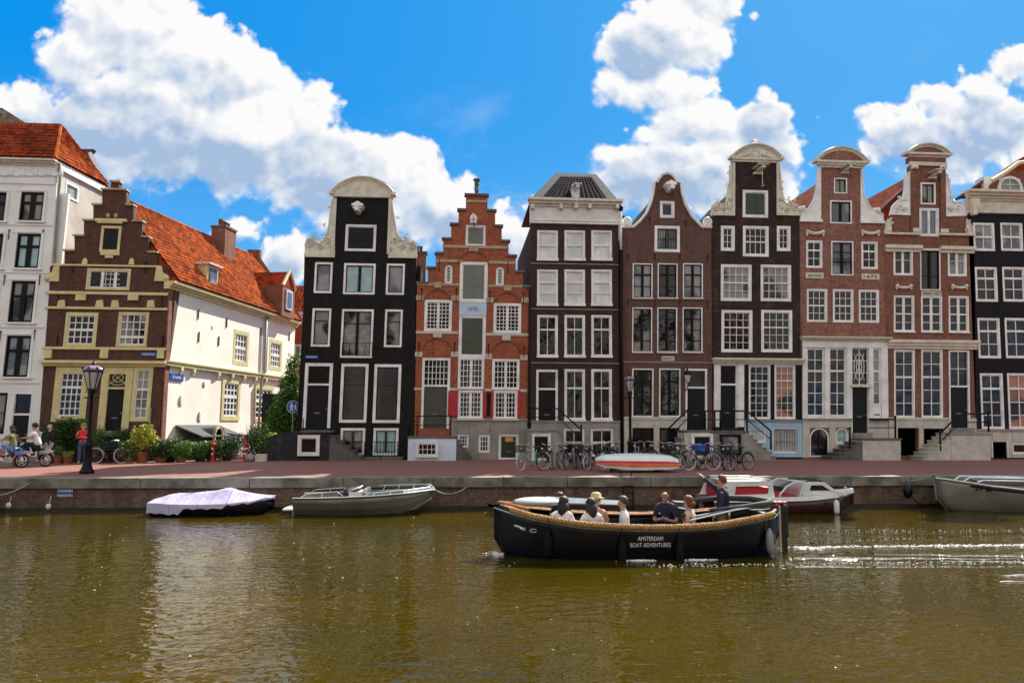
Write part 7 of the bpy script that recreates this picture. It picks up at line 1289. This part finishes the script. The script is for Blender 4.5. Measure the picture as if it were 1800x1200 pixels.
for k in range(90): fleck(mb, 3.9+rnd.gauss(0, .16), 15.95+rnd.gauss(0, .05), rnd.uniform(.02, .05), rnd.uniform(.01, .02))
for k in range(90): fleck(mb, 5.25+rnd.gauss(0, .16), 15.95+rnd.gauss(0, .05), rnd.uniform(.02, .05), rnd.uniform(.01, .02))
for k in range(45): fleck(mb, 1.0+rnd.gauss(0, .16), 17.0+rnd.gauss(0, .12), rnd.uniform(.02, .05), rnd.uniform(.01, .02))
for k in range(60): fleck(mb, 8.2+rnd.gauss(0, .25), 17.3+rnd.gauss(0, .12), rnd.uniform(.03, .07), rnd.uniform(.02, .03))
for y0 in (14.2, 13.5, 14.8):
    for k in range(2): x = 8.5+rnd.uniform(0, 7); fleck(mb, x, y0+rnd.gauss(0, .08), rnd.uniform(.25, .7), rnd.uniform(.008, .02), .006)
tag(mb.build('wake_foam_glints', 'foam'), 'white foam and pale flecks painted as ripple glints, trailing behind the tour boat', 'foam', kind='stuff')  # white flecks serve as wake foam and as painted glitter on the ripples
mb = MB()
for k in range(150): y = rnd.uniform(8, 25); x = rnd.uniform(-.75, .8)*y; s_ = rnd.uniform(.012, .035); fleck(mb, x, y, s_, s_*.7)
tag(mb.build('floating_specks', 'dead_leaf'), 'small yellow leaves and specks floating on the canal', 'leaves', kind='stuff')
# ---------------------------------------------------------------- people
M('skin', (.52, .30, .21), .55, .08, 6, fine=.04); M('skin_tan', (.40, .20, .13), .55, .08, 6, fine=.04)
CL_ = {'white': (.75, .74, .74), 'navy': (.012, .018, .045), 'beige': (.50, .43, .31), 'red': (.75, .02, .03), 'jeans': (.16, .28, .48), 'jeans_dark': (.05, .10, .20), 'blackc': (.012, .012, .014), 'khaki': (.28, .24, .14), 'pinkp': (.50, .26, .20), 'olive': (.22, .22, .10), 'whitet': (.72, .68, .62), 'lightblue': (.30, .48, .80)}
for k_, v in CL_.items(): M('cloth_'+k_, v, .85, .22, 7, bump=.02, bs=9, fine=.1)
for k_, v in {'dark': (.018, .010, .007), 'auburn': (.16, .04, .012), 'blond': (.60, .42, .18), 'brown': (.07, .035, .016), 'grey': (.05, .045, .042), 'straw': (.62, .48, .22)}.items(): M('hair_'+k_, v, .6, .35, 30, bump=.01, bs=60)
def skinned(name, V, E, mat, parent, sub=1):
    keys = list(V); me = bpy.data.meshes.new('tmp'); me.from_pydata([V[k][0] for k in keys], [(keys.index(a), keys.index(b)) for a, b in E], [])
    o = bpy.data.objects.new('tmp', me); C.objects.link(o); o.modifiers.new('s', 'SKIN')
    for i, k in enumerate(keys):
        sv = me.skin_vertices[0].data[i]; r = V[k][1]; sv.radius = (r, r) if not isinstance(r, tuple) else r; sv.use_root = (i == 0)
    if sub: sm = o.modifiers.new('u', 'SUBSURF'); sm.levels = sub; sm.render_levels = sub
    bpy.context.view_layer.update(); dg = bpy.context.evaluated_depsgraph_get(); m2 = bpy.data.meshes.new_from_object(o.evaluated_get(dg)); bpy.data.objects.remove(o)
    m2.name = name; m2.materials.clear(); m2.materials.append(MT[mat])
    for p in m2.polygons: p.use_smooth = True
    ob = bpy.data.objects.new(name, m2); C.objects.link(ob); ob.parent = parent; return ob
def person(loc, deg, label, top='white', bottom='jeans', hair='dark', hairlen=.0, sit=False, arms=None, skin='skin', scale=1., head=(0, 0), sleeves=.5, legs='long', lean=0., group=None, hat=None, bag=False, shoes='blackc', bald=False, knee=None, foot=None):
    """local frame: the figure faces +X; arms = {side: (elbow, wrist)} in local metres"""
    r0 = empty('person', loc, label, 'person', group); r0.rotation_euler = (0, 0, R(deg)); r0.scale = (scale,)*3
    ph = .50 if sit else .93; dx = lambda z: lean*(z-ph)
    up = lambda x, y, z: (x+dx(z), y, z)
    sh = ph+.47; V = {}; E = []
    V['pel'] = ((0, 0, ph), (.135, .10)); V['waist'] = (up(0, 0, ph+.17), (.115, .085)); V['chest'] = (up(-.01, 0, ph+.36), (.14, .10)); V['shc'] = (up(-.01, 0, sh+.01), (.10, .075)); V['neck'] = (up(0, 0, sh+.09), .052)
    hx, hy = head; V['jaw'] = (up(.02+hx*.3, hy*.3, sh+.15), .058); V['skull'] = (up(.012+hx, hy, sh+.235), .088); V['crown'] = (up(.0+hx, hy, sh+.30), .062); V['nose'] = (up(.115+hx, hy, sh+.205), .011); V['chin'] = (up(.075+hx, hy, sh+.135), .026)
    E += [('pel', 'waist'), ('waist', 'chest'), ('chest', 'shc'), ('shc', 'neck'), ('neck', 'jaw'), ('jaw', 'skull'), ('skull', 'crown'), ('skull', 'nose'), ('jaw', 'chin')]
    kn = knee or {}; AR = {}
    for sd_, s_ in (('L', 1), ('R', -1)):
        hp = (0, s_*.09, ph-.03); k = kn.get(sd_) or ((.44, s_*.11, ph+.0) if sit else (.02, s_*.10, .50)); an = (foot or {}).get(sd_) or ((k[0]-.02, k[1], k[2]-.41))
        V['hip'+sd_] = (hp, .085); V['kn'+sd_] = (k, .058); V['cf'+sd_] = ((k[0]*.6+an[0]*.4-.015, k[1]*.6+an[1]*.4, k[2]*.6+an[2]*.4), .055); V['an'+sd_] = (an, .037); V['toe'+sd_] = ((an[0]+.15, an[1]+s_*.02, an[2]-.05), .035)
        E += [('pel', 'hip'+sd_), ('hip'+sd_, 'kn'+sd_), ('kn'+sd_, 'cf'+sd_), ('cf'+sd_, 'an'+sd_), ('an'+sd_, 'toe'+sd_)]
        so_ = up(-.01, s_*.175, sh-.02); el, wr = (arms or {}).get(sd_) or ((so_[0]-.02, s_*.23, sh-.30), (so_[0]+(.20 if sit else .06), s_*.22, sh-(.42 if sit else .54)))
        V['sh'+sd_] = (so_, .056); V['el'+sd_] = (el, .041); V['wr'+sd_] = (wr, .027)
        el_, wr_ = Vector(el), Vector(wr); d = (wr_-el_).normalized(); pal = wr_+d*.055; V['palm'+sd_] = (tuple(pal), (.030, .016)); AR[sd_] = (so_, el, wr)
        E += [('shc', 'sh'+sd_), ('sh'+sd_, 'el'+sd_), ('el'+sd_, 'wr'+sd_), ('wr'+sd_, 'palm'+sd_)]
        side_ = d.cross(Vector((0, 0, 1)) if abs(d.z) < .9 else Vector((1, 0, 0))).normalized(); cur = side_.cross(d).normalized()*(-1)
        point = (arms or {}).get('point') == sd_
        for f, (off, ln) in enumerate(((-.028, .072), (-.010, .082), (.010, .076), (.027, .060))):
            b0 = pal+d*.035+side_*off; crl = .5 if not (point and f == 0) else 0.; m1 = b0+(d*(1-.3*crl)+cur*crl*.5).normalized()*ln*.55; t1 = m1+(d*(1-crl)+cur*crl).normalized()*ln*.5
            V['f%d0%s' % (f, sd_)] = (tuple(b0), .0095); V['f%d1%s' % (f, sd_)] = (tuple(m1), .0088); V['f%d2%s' % (f, sd_)] = (tuple(t1), .0075); E += [('palm'+sd_, 'f%d0%s' % (f, sd_)), ('f%d0%s' % (f, sd_), 'f%d1%s' % (f, sd_)), ('f%d1%s' % (f, sd_), 'f%d2%s' % (f, sd_))]
        t0 = pal-d*.02-side_*.03*s_; t1 = t0+(d*.6-side_*s_*.8).normalized()*.045; V['th0'+sd_] = (tuple(t0), .011); V['th1'+sd_] = (tuple(t1), .0095); V['th2'+sd_] = (tuple(t1+d*.03), .0085); E += [('palm'+sd_, 'th0'+sd_), ('th0'+sd_, 'th1'+sd_), ('th1'+sd_, 'th2'+sd_)]
    skinned('body', V, E, skin, r0)
    # clothing over the body
    g = .032; TV = {k: (V[k][0], tuple(q+g for q in V[k][1]) if isinstance(V[k][1], tuple) else V[k][1]+g) for k in ('pel', 'waist', 'chest', 'shc', 'shL', 'shR')}
    TV['col'] = (V['neck'][0], .05); TE = [('pel', 'waist'), ('waist', 'chest'), ('chest', 'shc'), ('shc', 'col')]
    for sd_ in 'LR':
        so_, el, wr = [Vector(q) for q in AR[sd_]]; TE.append(('shc', 'sh'+sd_))
        if sleeves >= .99: TV['el'+sd_] = (tuple(el), .056); e_ = wr.lerp(el, .06); TV['cf'+sd_] = (tuple(e_), .040); TE += [('sh'+sd_, 'el'+sd_), ('el'+sd_, 'cf'+sd_)]
        else: e_ = so_.lerp(el, .7*max(sleeves, .3)/.5 if sleeves < .5 else .8); TV['cf'+sd_] = (tuple(e_), .058); TE += [('sh'+sd_, 'cf'+sd_)]
    skinned('shirt', TV, TE, 'cloth_'+top, r0)
    BV = {'pel': ((0, 0, ph+.02), (.148, .112))}; BE = []
    for sd_ in 'LR':
        BV['hip'+sd_] = (V['hip'+sd_][0], .10); BV['kn'+sd_] = (V['kn'+sd_][0], .075); BE += [('pel', 'hip'+sd_), ('hip'+sd_, 'kn'+sd_)]
        if legs == 'long': BV['an'+sd_] = (tuple(Vector(V['an'+sd_][0])+Vector((0, 0, .04))), .058); BE.append(('kn'+sd_, 'an'+sd_))
    skinned('trousers' if legs == 'long' else 'shorts', BV, BE, 'cloth_'+bottom, r0)
    for sd_ in 'LR': a_, t_ = Vector(V['an'+sd_][0]), Vector(V['toe'+sd_][0]); skinned('shoe', {'a': (tuple(a_-Vector((.02, 0, .03))), .046), 'b': (tuple(t_), .04)}, [('a', 'b')], 'cloth_'+shoes, r0)
    hd = Vector(V['skull'][0]); mb = MB()
    for s_ in (-1, 1): mb.ball((hd.x+.072, hd.y+s_*.032, hd.z-.0), .013, .014, .010, 8, 5)
    mb.build('eyes', 'hair_dark', r0, loc=(0, 0, 0)); mb = MB()
    for s_ in (-1, 1): mb.ball((hd.x-.005, hd.y+s_*.086, hd.z-.02), .018, .010, .030, 8, 5)
    mb.build('ears', skin, r0, loc=(0, 0, 0), smooth=True); mb = MB(); mb.tube([(hd.x+.078, hd.y-.025, hd.z-.075), (hd.x+.088, hd.y, hd.z-.078), (hd.x+.078, hd.y+.025, hd.z-.075)], .006, 4); mb.build('mouth', 'cloth_pinkp', r0, loc=(0, 0, 0))
    if not bald:
        mb = MB(); n, m = 16, 10; rnd = random.Random(int(loc[0]*100)); k = 0
        for i in range(m+1):
            ph_ = PI*i/m*.62
            for j in range(n):
                q = 2*PI*j/n; fr = max(0, math.cos(q)); lim = 1-.55*fr if i > m*.55 else 1; w_ = 1+.05*math.sin(q*5+i)+rnd.uniform(-.03, .03)
                mb.v.append((hd.x-.012+.110*w_*math.sin(ph_*lim)*math.cos(q), hd.y+.102*w_*math.sin(ph_*lim)*math.sin(q), hd.z+.02+.115*w_*math.cos(ph_*lim)))
        for i in range(m):
            for j in range(n): mb.f.append((i*n+j, i*n+(j+1) % n, (i+1)*n+(j+1) % n, (i+1)*n+j))
        if hairlen:
            for j in range(14): q = PI*.5+PI*(j/13); x, y = hd.x-.02+.085*math.cos(q), hd.y+.085*math.sin(q); mb.tube([(x, y, hd.z), (x-.015, y*1.0, hd.z-hairlen*.5), (x-.02, y-.2*(y-hd.y), hd.z-hairlen)], [.034, .036, .014], 6)
        mb.build('hair', 'hair_'+hair, r0, loc=(0, 0, 0), smooth=True)
    if hat: mb = MB(); mb.lathe([(.17, 0), (.18, .01), (.115, .03), (.105, .10), (.06, .13), (0, .135)], (hd.x, hd.y, hd.z+.05), 16); mb.build('hat', 'hair_'+hat, r0, loc=(0, 0, 0), smooth=True)
    if bag: mb = MB(); mb.ball(up(-.14, 0, sh-.2), .10, .15, .20); mb.build('backpack', 'cloth_blackc', r0, loc=(0, 0, 0), smooth=True)
    return r0
GB = 'passengers in the tour boat'
def seat(px, Y, z, *a, **k): p = Pl(0, Y).p(px, 880); k.setdefault('scale', 1.1); return person((p[0], Y, z), *a, **k)
Z0 = -.15
seat(988, 16.5, Z0, 60, 'woman with long dark hair and white top seated nearest the bow, reaching forward', group=GB, top='white', hair='dark', hairlen=.3, sit=True, lean=.12, sleeves=1, arms={'L': ((.2, .22, .72), (.45, .1, .78))})
seat(984, 17.75, Z0-.02, -60, 'dark-haired person seated on the far bench behind the woman in white', group=GB, top='blackc', hair='brown', hairlen=.1, sit=True, sleeves=1)
seat(1048, 17.5, Z0-.06, -110, 'woman in a straw hat and dusty pink blouse on the far bench', group=GB, top='pinkp', hair='blond', sit=True, hat='straw', sleeves=.5)
seat(1041, 16.5, Z0-.04, 100, 'woman with long auburn-black hair and white top on the near bench', group=GB, top='whitet', hair='dark', hairlen=.34, sit=True, lean=.1)
seat(1098, 16.55, Z0, 170, 'dark-haired man in a white shirt on the near bench, looking to the bow', group=GB, top='white', hair='grey', sit=True, sleeves=1, lean=.05)
seat(1172, 17.45, Z0+.08, -125, 'bald man in a navy shirt and light jeans facing the camera, hands in front', group=GB, top='navy', bottom='lightblue', sit=True, skin='skin_tan', bald=True, sleeves=.5, lean=.15, arms={'L': ((.12, .25, .66), (.33, .06, .72)), 'R': ((.12, -.25, .66), (.32, .02, .74))})
seat(1210, 16.6, Z0, 150, 'woman with short auburn hair and a beige jacket on the near bench', group=GB, top='beige', hair='auburn', hairlen=.1, sit=True, sleeves=1)
p = Pl(0, 17.2).p(1270, 880); person((p[0], 17.2, -.12), 150, 'standing skipper in navy jacket and khaki shorts pointing with a raised arm', group=None, top='navy', bottom='khaki', hair='auburn', legs='short', sleeves=1, scale=1.05, arms={'point': 'R', 'R': ((.25, -.18, 1.50), (.46, -.22, 1.68)), 'L': ((-.03, .26, 1.12), (.10, .30, .92))})
p = G(143, 816); person((p.x, p.y, STREET), -70, 'blond woman in a bright red top and jeans standing before the plants', top='red', bottom='jeans_dark', hair='blond', hairlen=.12, sleeves=1, scale=1.04, arms={'L': ((.02, .25, 1.14), (.2, -.02, 1.18)), 'R': ((.02, -.25, 1.14), (.2, .04, 1.15))})
# mopeds with riders
M('moped_orange', (.60, .10, .01), .3, .2, 5); M('moped_blue', (.12, .22, .55), .3, .2, 5); M('moped_silver', (.45, .45, .48), .3, .2, 5, metal=.5)
def moped(loc, deg, body, label, box_=False):
    o0 = bpy.data.objects.new('moped', None); C.objects.link(o0); tag(o0, label, 'moped', 'mopeds at the left edge'); B = lambda mb, n, m, p=None, **k: mb.build(n, m, p or o0, loc=(0, 0, 0), **k); r = .29
    for cx in (-.58, .58):
        mb = MB(); mb.ring((cx, 0, r), r-.06, .016, 'y', 20, 5)
        for i in range(6): q = PI*i/3; mb.tube([(cx, 0, r), (cx+(r-.06)*math.cos(q), 0, r+(r-.06)*math.sin(q))], .018, 5)
        mb.tube([(cx, -.06, r), (cx, .06, r)], .05, 8); wh = B(mb, 'wheel', 'moped_silver'); mb = MB(); mb.ring((cx, 0, r), r-.035, .036, 'y', 22, 6); B(mb, 'tyre', 'rubber', wh, smooth=True)
        mb = MB(); mb.tube([(cx+(r+.04)*math.cos(q), 0, r+(r+.04)*math.sin(q)) for q in [.3+i*.25 for i in range(10)]], .045, 6); B(mb, 'mudguard', body)
    mb = MB(); mb.tube([(.58, -.07, r), (.44, -.07, .72), (.36, 0, .95)], .022, 6); mb.tube([(.58, .07, r), (.44, .07, .72)], .022, 6); mb.tube([(.40, 0, .8), (.12, 0, .38), (-.25, 0, .36), (-.4, 0, .62)], [.05, .06, .07, .05], 8); B(mb, 'frame', body, smooth=True)
    mb = MB(); mb.box(-.25, .12, -.09, .09, .2, .42); B(mb, 'engine', 'moped_silver', bevel=.02); mb = MB(); mb.tube([(0, -.12, .25), (-.3, -.13, .22), (-.75, -.13, .28)], [.02, .03, .045], 7); B(mb, 'exhaust', 'steel', smooth=True)
    mb = MB(); mb.ball((-.28, 0, .74), .30, .13, .07, 12, 6); B(mb, 'saddle', 'leather', smooth=True); mb = MB(); mb.tube([(.2, -.32, 1.0), (.34, -.15, 1.02), (.36, .15, 1.02), (.2, .32, 1.0)], .016, 6); B(mb, 'handlebar', 'steel'); mb = MB(); mb.ball((.48, 0, .92), .09, .08, .08); B(mb, 'headlight', 'steel', smooth=True)
    mb = MB(); mb.add([(-.75, -.15, .55), (-.35, -.15, .5), (-.35, -.15, .68), (-.8, -.15, .68), (-.75, .15, .55), (-.35, .15, .5), (-.35, .15, .68), (-.8, .15, .68)], [(0, 1, 2, 3), (7, 6, 5, 4), (0, 4, 5, 1), (1, 5, 6, 2), (2, 6, 7, 3), (3, 7, 4, 0)]); B(mb, 'side_panel', 'moped_blue' if box_ else 'moped_silver', bevel=.02)
    o0.location = loc; o0.rotation_euler = (0, 0, R(deg)); return o0
p1 = G(12, 822); p2 = G(56, 820)
moped((p1.x, p1.y, STREET), 178, 'moped_orange', 'orange moped with a blue and white tail at the far left', True); moped((p2.x, p2.y, STREET), 176, 'hull_maroon', 'dark maroon moped with silver panels, ridden by the man in the white shirt')
kz = {'L': (.36, .14, .62), 'R': (.36, -.14, .62)}; fz = {'L': (.22, .15, .26), 'R': (.22, -.15, .26)}
def rider(p, deg, off, *a, **k):
    o = person((p.x+off*math.cos(R(deg)), p.y+off*math.sin(R(deg)), STREET+.24), deg, *a, sit=True, knee=kz, foot=fz, arms={'L': ((.28, .25, .82), (.5, .27, .78)), 'R': ((.28, -.25, .82), (.5, -.27, .78))}, **k); return o
rider(p1, 178, -.22, 'rider in an olive top and light jeans on the orange moped', scale=1.12, top='olive', bottom='jeans', hair='brown', hairlen=.15, sleeves=.5, lean=.15, group='moped riders')
rider(p2, 176, -.22, 'rider in a loose white shirt on the maroon moped', top='white', bottom='blackc', hair='dark', sleeves=.5, lean=.25, group='moped riders', scale=1.2)
p = G(72, 819); person((p.x, p.y+.5, STREET), 20, 'older person with grey-blond hair, black jacket and white trousers walking behind the mopeds', top='blackc', bottom='white', hair='straw', sleeves=1, shoes='whitet')
# gull on the crest
gx, gy, gz = gull_at; r0 = empty('gull', (gx, gy, gz+.02), 'grey and white gull perched on the carved crest of the tall dark house', 'bird'); mb = MB(); z = gz+.12
mb.tube([(gx-.22, gy, z+.06), (gx-.12, gy, z+.09), (gx+.02, gy, z+.12), (gx+.12, gy, z+.15), (gx+.17, gy, z+.22), (gx+.20, gy, z+.27), (gx+.24, gy, z+.26)], [.01, .05, .085, .07, .04, .042, .02], 8); mb.build('body', 'sign_white', r0, smooth=True)
mb = MB(); mb.tube([(gx-.26, gy, z+.08), (gx-.1, gy, z+.15), (gx+.08, gy, z+.17)], [.015, .07, .05], 6); mb.build('wings', 'bike_grey', r0, smooth=True); mb = MB(); mb.tube([(gx+.24, gy, z+.26), (gx+.31, gy, z+.245)], [.014, .005], 5); mb.build('beak', 'notice_yellow', r0); mb = MB()
for s_ in (-.03, .03): mb.tube([(gx, gy+s_, z+.06), (gx+.01, gy+s_, gz+.02)], .007, 4)
mb.build('legs', 'notice_yellow', r0)
